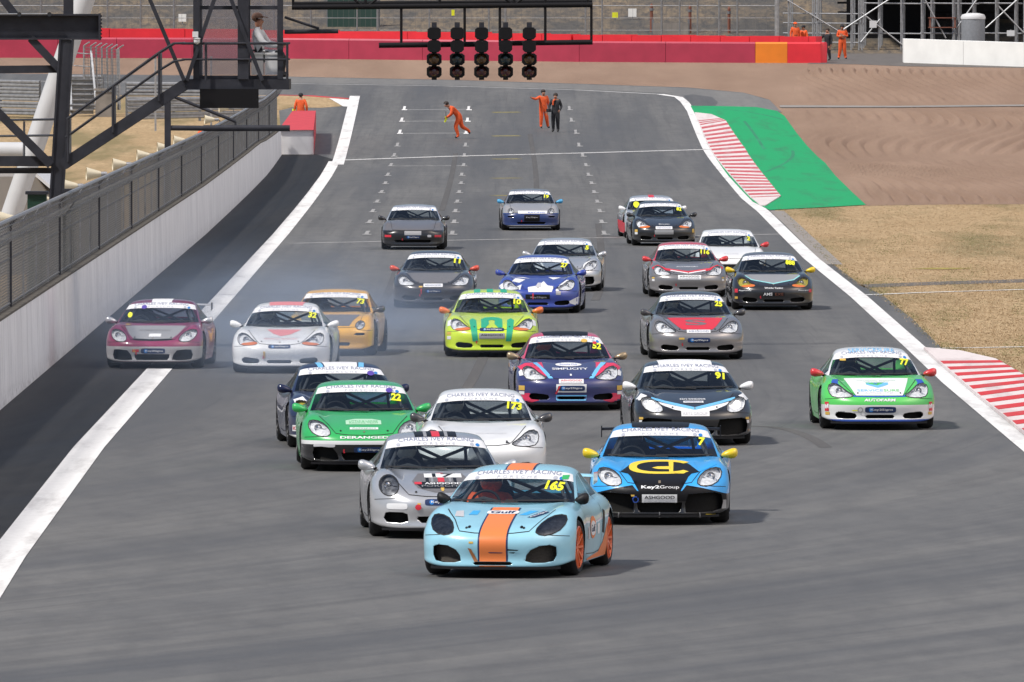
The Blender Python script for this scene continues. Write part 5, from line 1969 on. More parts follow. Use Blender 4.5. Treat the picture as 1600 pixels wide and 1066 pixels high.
def dress(S, kind):
    """what every car of one shape carries, built once: banner, seams, lenses, wipers, splitter"""
    if S.cache:
        return S.cache
    C = S.cache
    CG = cabin_rows(kind)
    g = bs_eval(CG, frange(2.33, 3.20, 6), frange(0, 2.88, 20))
    bm = bmesh.new(); grid_mesh(bm, g)
    bmesh.ops.remove_doubles(bm, verts=bm.verts[:], dist=1e-5)
    bm.normal_update()
    for v in bm.verts:
        v.co += v.normal * .003
    me = bpy.data.meshes.new('sun_strip'); bm.to_mesh(me); bm.free()
    me.materials.append(MATS['vinyl_white'])
    C['banner'] = me
    ln = bs_eval(CG, [2.93], frange(0, 2.8, 14))[0]
    z0 = ln[0, 2]
    arch = lambda x: float(np.interp(abs(x), ln[:, 0], ln[:, 2])) - z0
    C['arch'], C['z0'] = arch, z0
    C['banner_text'] = decal_mesh(S, [fit('CHARLES IVEY RACING', 0, z0 + .004, .98 * (1.0 if kind == '987' else .95), .042, 'banner_ink', .0, arch=arch)], 'front', .007, (.06, .03), raw=True)
    C['banner_text2'] = decal_mesh(S, [fit('P O R S C H E', 0, z0 - .048, .46, .026, 'banner_ink_pale', .0, arch=arch)], 'front', .007, (.06, .03), raw=True)
    C['badges'] = [decal_mesh(S, [pl([(x, y + arch(x)) for x, y in ell(a, z0 - .045, .026, .018, 10)], mk)], 'front', .007, (.06, .03), raw=True) for a, mk in ((-.47, 'banner_ink_pale'), (.44, 'banner_ink_pale'), (.51, 'vinyl_blue'))]
    # seams
    lp = {'986': [(.60, .800), (.56, .745), (.50, .665), (.42, .575), (.36, .530), (.20, .512), (0, .508)],
          '987': [(.62, .800), (.575, .745), (.50, .66), (.44, .58), (.40, .53), (.22, .510), (0, .506)],
          '997': [(.62, .800), (.58, .745), (.52, .66), (.46, .58), (.42, .535), (.22, .515), (0, .510)]}.get(kind, [(.62, .80), (.60, .70), (.58, .60), (.56, .545), (.3, .53), (0, .53)])
    sh = []
    for s in (1, -1):
        sh.append(stroke([(x * s, y) for x, y in lp], .009, 'gap_line'))
        sh.append(stroke([(x * s, y) for x, y in ((.56, .497), (.66, .485), (.76, .478), (.83, .47))], .007, 'gap_line'))
    C['seams'] = [decal_mesh(S, [q], 'front', .0025, (.04, .02)) for q in sh]
    for side in ('left', 'right'):
        sh = [stroke([(-.66, .84), (-.70, .72), (-.70, .45), (-.66, .22), (.0, .20), (.46, .22), (.55, .45), (.50, .70), (.46, .84)], .009, 'gap_line')]
        C['door_' + side] = decal_mesh(S, sh, side, .0025, (.05, .05))
    if kind != '944':
        C['pins'] = [decal_mesh(S, [pl(ell(a * .33, .565, .015, .011, 8), 'gap_line')], 'front', .006, (.05, .03)) for a in (-1, 1)]
        C['crest'] = decal_mesh(S, [pl([(-.013, .558), (.013, .558), (.011, .545), (0, .536), (-.011, .545)], 'p_gold')], 'front', .006, (.05, .03))
    C['hook'] = decal_mesh(S, [stroke([(-.285, .315), (-.29, .28), (-.278, .262)], .022, 'vinyl_red')], 'front', .012, (.05, .03))
    # lenses
    lens = S.lens_poly
    if lens:
        for s, k in ((1, 'lens_l'), (-1, 'lens_r')):
            C[k] = decal_mesh(S, [pl(lens if s > 0 else mirror_poly(lens), 'lamp_glass')], 'front', .003, (.03, .025), raw=True)
            C[k + '_rim'] = decal_mesh(S, [stroke([(x * s, y) for x, y in lens + lens[:1]], .012, 'gap_line')], 'front', .0035, (.04, .03), raw=True)
    # wipers lie on the foot of the screen
    C['wiper'] = [decal_mesh(S, [q], 'front', .014, (.06, .02)) for q in (stroke([(-.66, .872), (-.40, .868), (-.12, .862), (.10, .850)], .015, 'gap_line'), stroke([(-.05, .872), (.22, .872), (.44, .874), (.66, .872)], .015, 'gap_line'))]
    # splitter plate
    ln = bs_eval(body_rows(kind), [1.0], frange(0, 3.6, 24))[0]
    m = MB()
    top = [(x * 1.0, y - .03 * max(0, 1 - x / .8), .130) for x, y, z in ln]
    pts = [(-x, y, z) for x, y, z in top[::-1]] + top[1:]
    pts += [(.60, -1.55, .130), (-.60, -1.55, .130)]
    k = len(pts)
    m.add(pts + [(x, y, z - .030) for x, y, z in pts], [tuple(range(k)), tuple(range(k, 2 * k))[::-1]] + [(i, k + i, k + (i + 1) % k, (i + 1) % k) for i in range(k)])
    C['splitter'] = m.mesh('splitter', MATS['black_plastic'])
    m = MB()
    m.box((0, .05, .135), (1.36, 3.9, .03))  # near-black plate and boxes added under the car to block light
    m.box((0, -1.19, .27), (1.0, .9, .28))
    m.box((0, 1.25, .32), (1.0, 1.2, .36))
    C['under'] = m.mesh('underbody_light_block', MATS['under_black'])
    return C

NAMES_DONE = []
def make_car(px, py, rot, label, kind='987', opening=None, lamp=None, body='vinyl_white', roof=None, mirror=None, rim='rim_dark', wing=None,
             decals=(), number=None, banner=True, bowl=None, lens='lamp_glass', lit=False, amber=None, small_mirror=False, splitter=None, wide=1.0, driver=None,
             spokes=10, steer=0.0, pillar=None, number_x=.50, foglamp=False, grille=None, crest=True):
    """px, py: the ground point between the front tyres in the photograph"""
    opening = opening or kind
    lamp = lamp or (kind if kind in LAMPS else '987')
    S = shell(kind, opening, lamp)
    C = dress(S, kind)
    g = gp(px, py)
    s_, c_ = math.sin(rot), math.cos(rot)
    # the given point is the front axle line; move the origin back along the car
    d = -(AXF)
    loc = Vector((g.x - s_ * d, g.y + c_ * d, 0))
    slope = (gz(loc.y + 1.2) - gz(loc.y - 1.2)) / 2.4
    loc.z = gz(loc.y) + .009
    t = empty('race_car', loc, rot)
    t.rotation_euler = (math.atan(slope), 0, rot)
    t['label'] = label
    t['category'] = 'car'
    t['group'] = 'race cars on the straight'
    bo = inst('body', S.body, t)
    roofm = roof or body
    for i, k in enumerate((body, 'black_plastic', bowl or 'lamp_bowl', grille or 'grille_mesh')):
        bo.material_slots[i].link = 'OBJECT'
        bo.material_slots[i].material = MATS[k]
    ro = inst('roof', S.roof, t)
    ro.material_slots[0].link = 'OBJECT'
    ro.material_slots[0].material = MATS[roofm]
    inst('windscreen', S.screen, t)
    inst('rear_window', S.rear, t)
    for me in S.side:
        inst('side_window', me, t)
    inst('underbody_light_block', C['under'], t)
    sp = inst('splitter', C['splitter'], t)
    if splitter:
        sp.material_slots[0].link = 'OBJECT'
        sp.material_slots[0].material = MATS[splitter]
    for me in C['seams']:
        inst('panel_seam', me, bo)
    inst('door_seam', C['door_left'], bo)
    inst('door_seam', C['door_right'], bo)
    if 'pins' in C:
        for me in C['pins']:
            inst('bonnet_pin', me, bo)
        if crest:
            inst('crest', C['crest'], bo)
    if crest:
        inst('tow_loop', C['hook'], bo)
    for me in C['wiper']:
        inst('wiper', me, t)
    if banner:
        b = inst('sun_strip', C['banner'], t)
        inst('lettering', C['banner_text'], b)
        inst('lettering', C['banner_text2'], b)
        for me in C['badges']:
            inst('badge', me, b)
    if S.lens_poly:
        cx = sum(p[0] for p in S.lens_poly) / len(S.lens_poly)
        cz = sum(p[1] for p in S.lens_poly) / len(S.lens_poly)
        for s, k in ((1, 'lens_l'), (-1, 'lens_r')):
            lo = inst('headlight', C[k], t)
            lo.material_slots[0].link = 'OBJECT'
            lo.material_slots[0].material = MATS[lens]
            inst('lamp_rim', C[k + '_rim'], lo)
            # reflectors inside
            h = S.bvh.ray_cast(Vector((s * cx, -5, cz)), Vector((0, 1, 0)))
            yb = h[0].y
            mk = 'lamp_lit' if lit else 'chrome'
            def bulb():
                q = MB()
                q.lathe([(.055, -.012), (.052, .0), (.042, .02), (.034, .028)], 18, 'y')
                q.lathe([(.034, .022), (.030, .004), (.016, -.006), (.0005, -.009)], 16, 'y')
                return q.mesh('projector', MATS[mk], True, 40)
            pm = shared(('bulb', mk), bulb)
            if lens != 'lamp_glass_dark':
                inst('projector', pm, lo, (s * (cx + .015), yb + .060, cz + .012))
                inst('projector', shared(('bulb', 'chrome'), bulb) if not lit else shared(('bulb2',), bulb), lo, (s * (cx - .075), yb + .035, cz - .035), (0, 0, 0), (.62, .62, .62))
            if amber:
                lowp = [p for p in S.lens_poly if p[1] < cz - .02]
                am = C.get(('amber', s, amber))
                if am is None:
                    poly = [(.40, .528), (.440, .510), (.540, .497), (.640, .497), (.700, .512), (.66, .535), (.56, .545), (.47, .560), (.415, .548)]
                    am = C[('amber', s, amber)] = decal_mesh(S, [pl(poly if s > 0 else mirror_poly(poly), amber)], 'front', .005, (.04, .03), raw=True)
                inst('indicator', am, lo)
    # wheels
    for ya in (AXF, AXR):
        for s in (1, -1):
            tyre, rimm, disc = wheel_meshes(rim, spokes)
            w = inst('wheel', tyre, t, (s * (.755 if ya < 0 else .768), ya, WR), (0, 0, (0 if s > 0 else math.pi) + (steer if ya < 0 else 0)))
            inst('rim', rimm, w)
            inst('brake_disc', disc, w)
    # mirrors
    pod, stalk = mirror_mesh(mirror or body, small_mirror)
    for s in (1, -1):
        mo = inst('door_mirror', pod, t, (s * (.880 if not small_mirror else .80), -.50, .838), (0, 0, 0), (s * (.92 if not small_mirror else .72), 1.1, 1.16))
        inst('mirror_stalk', stalk, mo)
    # inside
    inst('interior', shared(('tub',), tub_mesh), t, (0, 0, -.045))
    inst('roll_cage', shared(('cage',), cage_mesh), t, (0, 0, -.062))
    inst('seat', shared(('seat',), seat_mesh), t, (-.36, .02, -.05))
    inst('steering_wheel', shared(('steer',), steering_mesh), t, (-.36, -.22, .755), (R(-18), 0, 0))
    if wing:
        wing_parts(t, *wing)
    if number:
        key = ('num', number)
        nz = C['z0'] - .122
        w = .062 * len(number) + .02
        sh = [fit(number, number_x - (w - .13) / 2, nz - .02, w, .095, 'vinyl_yellow', .045, rot=R(-7))]
        inst('race_number', decal_mesh(S, sh, 'front', .006, (.05, .03), raw=True), t)
    for dn, view, shapes, lift in decals:
        for sh in shapes:
            inst(dn, decal_mesh(S, [sh], view, lift, holes=S.holes), bo)
    CARS.append((t, label, driver))
    if wide != 1.0:
        t.scale = (wide, 1, 1)
    return t
CARS = []
mat('rim_dark', (.03, .03, .033), .4, metal=.5)
mat('rim_silver', (.45, .45, .47), .3, metal=.8)
mat('rim_orange', (.70, .13, .03), .35, coat=.4)
mat('rim_white', (.6, .6, .6), .4)
mat('lamp_lit', (1.0, .93, .80), .3, emit=1.6)
# ================================================================ the field of race cars
paint('p_pale_blue', (.30, .60, .74))
paint('p_silver', (.60, .61, .63), .55, .28)
paint('p_blue', (.035, .38, .86))
paint('p_white', (.80, .81, .82))
paint('p_green', (.03, .40, .10))
paint('p_navy', (.010, .016, .055), coat=.45)
paint('p_black', (.014, .014, .016))
paint('p_bright_green', (.09, .55, .10))
paint('p_indigo', (.030, .035, .14))
paint('p_crimson', (.62, .04, .10))
paint('p_grey', (.27, .26, .265), .5, .3)
paint('p_lime', (.56, .74, .03))
paint('p_orange', (.80, .42, .035))
paint('p_magenta', (.24, .022, .085), .2)
paint('p_dark_grey', (.060, .058, .062), .3)
paint('p_royal', (.03, .06, .34))
paint('p_red', (.58, .03, .035))
paint('p_yellow', (.78, .55, .01))
paint('p_orange_mirror', (.75, .16, .03))
paint('p_red_orange', (.62, .07, .03))
paint('p_gold', (.36, .27, .16), .5)
paint('p_sky', (.06, .34, .62))
paint('p_mid_grey', (.13, .125, .13), .4)
BLK, WHT = (.008, .008, .010), (.70, .71, .72)
two_tone('p_blue_black', [(.385, BLK)], (.035, .38, .86))
two_tone('p_green_black', [(.432, WHT), (.378, BLK)], (.03, .40, .10))
two_tone('p_autofarm', [(.388, WHT), (.165, (.03, .09, .42))], (.09, .55, .10))
two_tone('p_magenta_silver', [(.405, (.40, .40, .41)), (.135, (.24, .022, .085))], (.24, .022, .085))
two_tone('p_grey_black', [(.53, BLK)], (.13, .125, .13))
two_tone('p_silver_blue', [(.52, (.015, .035, .14)), (.16, (.3, .3, .3))], (.30, .30, .31))
two_tone('p_white_black', [(.40, BLK)], (.80, .81, .82))
two_tone('p_navy_white', [(.20, WHT)], (.014, .022, .065))
mat('v_mid_grey', (.15, .145, .15), .35)
mat('v_silver', (.36, .36, .37), .35, metal=.3)
mat('v_rose', (.62, .22, .24), .4)
mat('v_faint', (.50, .50, .53), .4)
mat('v_teal', (.25, .60, .62), .4)
mat('v_magenta', (.24, .022, .085), .3)
mat('v_crimson', (.62, .04, .10), .3)
mat('v_lightblue', (.16, .48, .80), .35)
mat('v_royal', (.03, .09, .42), .3)
mat('v_emerald', (.02, .36, .20), .35)
mat('v_brightgreen', (.09, .55, .10), .3)
mat('v_yellowdeep', (.85, .62, .04), .35)
mat('v_purple', (.10, .06, .35), .4)
mat('v_palegreen', (.42, .66, .48), .4)
mat('strap_brown', (.30, .12, .04), .7)

def key2(cx, cz, w=.36, h=.075, text='Key2Signs', border=None):
    d = []
    if border:
        d.append(('plate_border', 'front', [rect(cx, cz, w + .05, h + .045, border)], .004))
    d.append(('sponsor_plate', 'front', [pl(ell(cx, cz, w / 2, h / 2, 20, 0, 6.0), 'vinyl_navy'), ], .006))
    d.append(('plate_lettering', 'front', [pl(ell(cx - w * .30, cz, h * .38, h * .38, 12), 'vinyl_blue')], .008))
    d.append(('plate_lettering', 'front', [fit(text, cx + w * .04, cz, w * .72, h * .42, 'vinyl_white', .012)], .010))
    return d

def plate(cx, cz, w=.36, h=.075, t1=None, mk='vinyl_white', ink='banner_ink', t2=None):
    d = [('sponsor_plate', 'front', [rect(cx, cz, w, h, mk)], .006)]
    if t1: d.append(('plate_lettering', 'front', [fit(t1, cx, cz + (h * .18 if t2 else 0), w * .86, h * (.36 if t2 else .5), ink, .01)], .009))
    if t2: d.append(('plate_lettering', 'front', [fit(t2, cx, cz - h * .25, w * .86, h * .22, 'banner_ink_pale')], .009))
    return d

def side_stickers(z=.36):
    """orange and white tyre and fuel stickers on the corners of the bumper"""
    return [('corner_sticker', 'front', [rect(s * .79, z + .04, .055, .035, 'vinyl_gold') for s in (-1, 1)] + [rect(s * .79, z - .01, .055, .045, 'vinyl_white') for s in (-1, 1)], .004)]

def roofpanel(pts, mk, lift=.004):
    return ('roof_panel', 'top', [pl(pts, mk)], lift)

LOWER = lambda z0, z1, mk, lift=.003: ('bumper_panel', 'front', [rect(0, (z0 + z1) / 2, 1.78, z1 - z0, mk)], lift)

# 165 ------------------------------------------------------------
D = []
for z0, z1 in ((.192, .80), (.10, .144)):
    D.append(('stripe_edge', 'front', [rect(0, (z0 + z1) / 2, .345, z1 - z0, 'vinyl_navy')], .003))
    D.append(('stripe', 'front', [rect(0, (z0 + z1) / 2, .305, z1 - z0 + .004, 'vinyl_orange')], .005))
D.append(roofpanel([(-.172, .02), (.172, .02), (.172, 1.35), (-.172, 1.35)], 'vinyl_navy'))
D.append(roofpanel([(-.152, .015), (.152, .015), (.152, 1.36), (-.152, 1.36)], 'vinyl_orange', .006))
D.append(('sponsor_oval', 'front', [pl(ell(0, .742, .185, .022, 20, 0, 4), 'vinyl_white')], .008))
D.append(('sponsor_lettering', 'front', [fit('Gulf', 0, .742, .29, .030, 'vinyl_navy', .03)], .010))
D.append(('bonnet_vent', 'front', [pl([(-.38, .715), (-.28, .715), (-.275, .765), (-.36, .765)], 'vinyl_sky'), pl([(.20, .715), (.29, .712), (.40, .765), (.30, .768)], 'vinyl_sky')], .003))
D.append(('sponsor_plate', 'front', [pl([(-.52, .700), (-.42, .690), (-.46, .765), (-.53, .765)], 'v_faint')], .005))
D.append(('sponsor_plate', 'front', [pl([(.31, .685), (.40, .685), (.56, .76), (.47, .765)], 'vinyl_navy')], .006))
D.append(('plate_lettering', 'front', [fit('Key2Signs', .435, .724, .19, .022, 'vinyl_white', .012, rot=R(24))], .009))
D.append(('bonnet_pin', 'front', [pl(ell(s * .30, .575, .018, .014, 8), 'vinyl_black') for s in (-1, 1)], .006))
D.append(('sticker', 'front', [rect(-.25, .405, .05, .022, 'vinyl_gold')], .005))
D.append(('tow_strap', 'front', [pl([(-.285, .345), (-.245, .335), (-.155, .165), (-.195, .150)], 'strap_brown')], .014))
D.append(('scuff', 'front', [pl([(.17, .335), (.30, .325), (.28, .315), (.17, .318)], 'vinyl_black'), pl([(.18, .295), (.26, .300), (.24, .285)], 'vinyl_black'), pl([(-.05, .30), (.12, .296), (.10, .288), (-.04, .290)], 'vinyl_navy')], .0075))
D.append(('sticker', 'front', [rect(.545, 1.125, .07, .045, 'vinyl_green')], .009))
D.append(('side_panel', 'left', [pl([(-.62, .10), (1.0, .10), (.92, .30), (.86, .52), (.62, .30), (.35, .20), (-.55, .16)], 'vinyl_orange')], .004))
D.append(('side_roundel', 'left', [pl(ell(-.08, .50, .22, .13, 18), 'vinyl_orange')], .004))
D.append(('side_roundel', 'left', [pl(ell(-.08, .49, .20, .085, 18), 'vinyl_white')], .006))
D.append(('sponsor_lettering', 'left', [fit('Gulf', -.08, .49, .30, .085, 'vinyl_navy', .02)], .008))
D.append(('side_intake', 'left', [pl([(.55, .42), (.68, .40), (.72, .66), (.60, .68)], 'vinyl_black')], .004))
D.append(('side_sticker', 'left', [rect(-.45, .45, .16, .14, 'v_faint'), rect(.30, .47, .14, .12, 'vinyl_white')], .004))
make_car(788, 899, R(-8.3), 'pale blue race car with a broad orange stripe and number 165, leading the field', '987', 'gulf', body='p_pale_blue', mirror='black_plastic', small_mirror=True,
         rim='rim_orange', wing=('low', 'p_pale_blue', 'p_pale_blue'), decals=D, crest=False, number='165', lens='lamp_glass_dark', bowl='lamp_bowl_dark', grille='mesh_brown', driver=('helmet_orange', True), steer=R(-3))

# 17 -------------------------------------------------------------
D = [('bonnet_panel', 'front', [pl([(-.27, .80), (.27, .80), (.36, .700), (.30, .615), (.10, .560), (-.10, .560), (-.30, .615), (-.36, .700)], 'v_mid_grey')], .003)]
D += [('bonnet_panel', 'front', [pl([(-.34, .688), (.34, .688), (.25, .605), (-.25, .605)], 'vinyl_black')], .0045)]
D += [('stripe', 'front', [rect(x, .745, w, .115, mk) for x, w, mk in ((-.17, .04, 'vinyl_black'), (-.11, .03, 'v_silver'), (0, .08, 'vinyl_red'), (.11, .03, 'v_silver'), (.17, .04, 'vinyl_black'))], .005)]
D += [('number_panel', 'front', [rect(.03, .770, .46, .052, 'vinyl_white')], .0065)]
D += [('race_number', 'front', [fit('17', .03, .770, .26, .046, 'vinyl_black', .02)], .0085)]
D += [('stripe', 'front', [rect(-.29, .672, .09, .030, 'vinyl_red')], .006)]
D += [('sponsor_lettering', 'front', [fit('ASHGOOD', .02, .668, .46, .026, 'vinyl_white', .03)], .007)]
D += [('sponsor_lettering', 'front', [fit('PORSCHE', .0, .634, .50, .022, 'v_silver', .0)], .007)]
D += [('crest', 'front', [pl([(-.022, .612), (.022, .612), (.018, .580), (0, .568), (-.018, .580)], 'vinyl_gold')], .008)]
D += key2(-.02, .445, .42, .075)
D += [('fog_lamp', 'front', [pl(ell(s * .565, .395, .125, .036, 18, 0, 5), 'vinyl_white') for s in (-1, 1)], .006)]
D += [('poppy', 'front', [pl(ell(-.31, .385, .038, .034, 10), 'vinyl_red')], .014), ('sticker', 'front', [rect(-.30, .425, .04, .02, 'vinyl_gold')], .006)]
D += [roofpanel([(-.26, .06), (.26, .06), (.26, 1.3), (-.26, 1.3)], 'vinyl_black'), roofpanel([(-.05, .05), (.05, .05), (.05, 1.31), (-.05, 1.31)], 'vinyl_red', .006),
      roofpanel([(.11, .05), (.15, .05), (.15, 1.31), (.11, 1.31)], 'v_silver', .006), roofpanel([(-.15, .05), (-.11, .05), (-.11, 1.31), (-.15, 1.31)], 'v_silver', .006)]
make_car(688, 838, R(3.0), 'silver coupe with round headlamps, grey stripes and number 17 on the bonnet', '997', '997', body='p_silver', mirror='p_silver', rim='rim_dark', decals=D, lens='lamp_glass', driver=('helmet_white', False), bowl='lamp_bowl_dark', crest=False)

# 7 --------------------------------------------------------------
D = [('bumper_panel', 'front', [pl([(-.84, .30), (.84, .30), (.84, .385), (.70, .425), (.60, .41), (.52, .47), (.42, .415), (.34, .50), (.28, .43), (-.28, .43), (-.34, .50), (-.42, .415), (-.52, .47), (-.60, .41), (-.70, .425), (-.84, .385)], 'vinyl_black')], .003)]
D += [('bonnet_panel', 'front', [pl([(-.26, .425), (.26, .425), (.27, .54), (.36, .60), (.40, .64), (.50, .665), (.38, .76), (.30, .80), (-.30, .80), (-.38, .76), (-.50, .665), (-.40, .64), (-.36, .60), (-.27, .54)], 'vinyl_black')], .004)]
ring = []
o_ = ell(0.02, .728, .41, .094, 30, 0, 2.6); i_ = ell(.03, .730, .32, .068, 30, 0, 2.4)
keep = [k for k in range(30) if not (k < 3 or k > 27)]
D += [('emblem', 'front', [([o_[k] for k in keep] + [i_[k] for k in keep], [(j, j + 1, len(keep) + j + 1, len(keep) + j) for j in range(len(keep) - 1)], 'v_yellowdeep'),
                            pl([(.11, .80), (.17, .80), (.17, .665), (.12, .665)], 'v_yellowdeep'),
                            pl([(.14, .735), (-.03, .732), (-.10, .715), (-.03, .698), (.14, .694)], 'v_yellowdeep'), pl([(.12, .668), (.33, .650), (.30, .638), (.10, .640)], 'v_yellowdeep')], .006)]
D += [('sponsor_lettering', 'front', [fit('Key2', -.115, .470, .23, .046, 'vinyl_white', .03), fit('Group', .125, .470, .24, .046, 'vinyl_white', .0)], .008)]
D += plate(0, .330, .44, .115, 'ASHGOOD', 'vinyl_white', 'vinyl_black', 'PORSCHE SPECIALISTS')
D += [('tow_hook', 'front', [stroke([(-.30 + .035 * math.cos(a), .325 + .035 * math.sin(a)) for a in frange(R(60), R(400), 12)], .014, 'v_royal'), rect(-.335, .372, .045, .022, 'vinyl_gold')], .016)]
D += [('crest', 'front', [rect(0, .535, .03, .030, 'p_gold')], .008)]
D += [('splitter_rod', 'front', [stroke([(x0, .26), (x1, .10)], .012, 'v_silver') for x0, x1 in ((-.46, -.52), (0, 0), (.46, .51))], .03)]
D += [('sticker', 'front', [rect(.79, .255, .085, .11, 'v_silver')], .006), ('sticker', 'front', [rect(.70, .135, .24, .012, 'v_yellowdeep')], .008)]
D += [('wing_flash', 'front', [pl([(s * .50, .665), (s * .72, .78), (s * .66, .80), (s * .42, .80)][::s], 'p_blue') for s in (1, -1)], .0045)]
D += [roofpanel([(-.36, .10), (.36, .10), (.22, .0), (-.22, .0)], 'vinyl_black'), roofpanel([(-.36, .10), (.36, .10), (.40, 1.3), (-.40, 1.3)], 'vinyl_black')]
make_car(1031, 817, R(-1.0), 'bright blue and black race car with yellow mirrors, yellow emblem and number 7', '987', 'wide', body='p_blue_black', roof='p_blue', mirror='p_yellow', decals=D, crest=False, number='7', wing=('high', 'vinyl_black', 'vinyl_black'), driver=('helmet_dark', False))

# 173 ------------------------------------------------------------
D = [('sponsor_lettering', 'front', [fit('PORSCHE SPECIALISTS', .12, .675, .42, .016, 'v_faint')], .005), ('crest', 'front', [rect(0, .56, .03, .03, 'v_silver')], .006), ('sticker', 'front', [rect(.34, .545, .05, .012, 'vinyl_black')], .006)]
make_car(753, 752, R(1.0), 'plain white race car with dark mirrors and number 173', '986', body='p_white', mirror='p_dark_grey', decals=D, number='173', driver=('helmet_white', False))

# 22 -------------------------------------------------------------
D = []
D += [('sponsor_lettering', 'front', [fit('DERANGED', 0, .475, .68, .034, 'vinyl_white', .03)], .006)]
D += [('sponsor_panel', 'front', [pl([(-.25, .655), (.25, .655), (.25, .715), (.12, .738), (-.12, .738), (-.25, .715)], 'v_palegreen')], .004)]
D += [('sponsor_lettering', 'front', [fit('LITTLE & LARGE', 0, .703, .40, .022, 'vinyl_green', .0), fit('RACING TEAM', 0, .676, .40, .018, 'vinyl_green', .0)], .006)]
D += [('sponsor_lettering', 'front', [rect(0, .598, .40, .028, 'vinyl_white')], .004), ('sponsor_lettering', 'front', [fit('Autosport', 0, .598, .34, .018, 'vinyl_green', .01)], .006)]
D += [('fog_lamp', 'front', [pl(ell(s * .56, .362, .15, .022, 18, 0, 5), 'v_faint')], .006) for s in (-1, 1)]
D += key2(.05, .305, .40, .08) + [('badge', 'front', [pl(ell(.40, 1.13, .05, .032, 12), 'v_purple')], .010)]
make_car(567, 734, R(2.2), 'bright green race car with white lettering and number 22', '987', body='p_green_black', roof='p_green', mirror='p_green', decals=D, number='22', splitter='vinyl_black', driver=('helmet_dark', False))

# navy car behind 22 ---------------------------------------------
D = [('wing_panel', 'front', [pl([(s * .60, .70), (s * .76, .62), (s * .80, .74), (s * .66, .80)][::s], 'vinyl_white') for s in (1, -1)], .003), ('corner_sticker', 'front', [rect(-.78, .30, .10, .09, 'vinyl_white')], .004), ('sponsor_lettering', 'front', [fit('ICM', -.78, .30, .08, .05, 'vinyl_red', .02)], .007)]
D += [roofpanel([(-.34, .03), (-.26, .02), (-.34, 1.2), (-.42, 1.2)], 'v_lightblue'), roofpanel([(.26, .02), (.34, .03), (.42, 1.2), (.34, 1.2)], 'v_lightblue'), roofpanel([(-.24, .02), (.24, .02), (.30, 1.2), (-.30, 1.2)], 'vinyl_white'),
      ('badge', 'front', [pl(ell(.43, 1.11, .055, .035, 12), 'v_purple')], .010)]
make_car(541, 699, R(4.5), 'dark navy race car with pale blue roof stripes, half hidden behind the green car', '987', body='p_navy_white', roof='p_navy', mirror='p_navy', decals=D, lens='lamp_glass', bowl='lamp_yellow')

# 91 -------------------------------------------------------------
D = [('bonnet_stripe', 'front', [pl([(s * .64, .70), (s * .42, .625), (0, .525), (0, .565), (s * .42, .665), (s * .62, .735)][::s], 'v_lightblue') for s in (1, -1)], .004),
     ('bonnet_stripe', 'front', [pl([(s * .58, .665), (s * .44, .625), (0, .525), (0, .48), (s * .30, .53), (s * .46, .59)][::s], 'vinyl_white') for s in (1, -1)], .003)]
D += plate(0, .475, .42, .075, 'KEY2 GROUP', 'vinyl_white', 'v_faint') + plate(0, .645, .30, .030, 'PORSCHE', 'vinyl_white', 'banner_ink')
D += [('sponsor_lettering', 'front', [fit('KEY2 WINDOWS', 0, .690, .38, .022, 'vinyl_white', .02)], .005)] + side_stickers(.36)
D += [('wing_panel', 'front', [pl([(s * .68, .76), (s * .80, .67), (s * .84, .69), (s * .76, .80)][::s], 'vinyl_white') for s in (1, -1)], .003)]
D += [roofpanel([(-.40, .06), (.40, .06), (.20, -.02), (-.20, -.02)], 'vinyl_white'), roofpanel([(-.40, .06), (.40, .06), (.42, 1.3), (-.42, 1.3)], 'vinyl_white')]
make_car(1080, 694, R(3.2), 'black race car with white roof, lit headlamps and number 91', '987', 'wide', body='p_black', mirror='p_white', decals=D, number='91', lit=True, driver=('helmet_white', False))

# 77 -------------------------------------------------------------
D = [('bonnet_panel', 'front', [pl([(-.50, .815), (.50, .815), (.36, .53), (-.36, .53)], 'vinyl_white')], .004)]
D += [('bonnet_edge', 'front', [pl([(s * .36, .525), (s * .52, .60), (s * .62, .74), (s * .60, .81), (s * .69, .81), (s * .72, .755), (s * .56, .60), (s * .40, .51), (0, .505), (0, .525)][::s], 'v_royal') for s in (1, -1)], .003)]
D += [('sponsor_shield', 'front', [pl([(-.175, .735), (.175, .735), (.170, .700), (0, .645), (-.170, .700)], 'v_lightblue'), pl([(-.175, .737), (.12, .737), (0, .685), (-.17, .72)], 'v_brightgreen')], .006)]
D += [('sponsor_lettering', 'front', [fit('SERVICE', -.13, .605, .40, .034, 'v_lightblue', .01), fit('SURE', .20, .605, .24, .034, 'v_brightgreen', .01), fit('AUTOCENTRES', 0, .565, .44, .022, 'v_faint', .0), fit('NATIONAL GARAGE', 0, .772, .60, .014, 'v_palegreen', .0), fit('NETWORK', 0, .752, .40, .013, 'v_palegreen', .0)], .006)]
D += [('sponsor_lettering', 'front', [fit('AUTOFARM', 0, .462, .48, .040, 'vinyl_white', .035, shear=.2)], .006)]
D += key2(.01, .315, .48, .095) + [('tow_ring', 'front', [stroke([(-.30 + .035 * math.cos(a), .315 + .035 * math.sin(a)) for a in frange(0, 6.28, 12)], .016, 'v_silver')], .016), ('sticker', 'front', [rect(-.38, .305, .09, .014, 'vinyl_yellow')], .008)]
D += [('corner_sticker', 'front', [rect(s * .80, .36, .055, .14, 'vinyl_red') for s in (-1, 1)] + [rect(s * .80, .365, .05, .07, 'vinyl_white') for s in (-1, 1)] + [rect(s * .79, .255, .06, .045, 'vinyl_gold') for s in (-1, 1)], .006)]
D += [('sticker', 'front', [rect(-.46, 1.085, .09, .03, 'vinyl_gold')], .010), ('sponsor_lettering', 'top', [fit('SERVICESURE', 0, .10, .72, .22, 'v_lightblue', .0)], .006)]
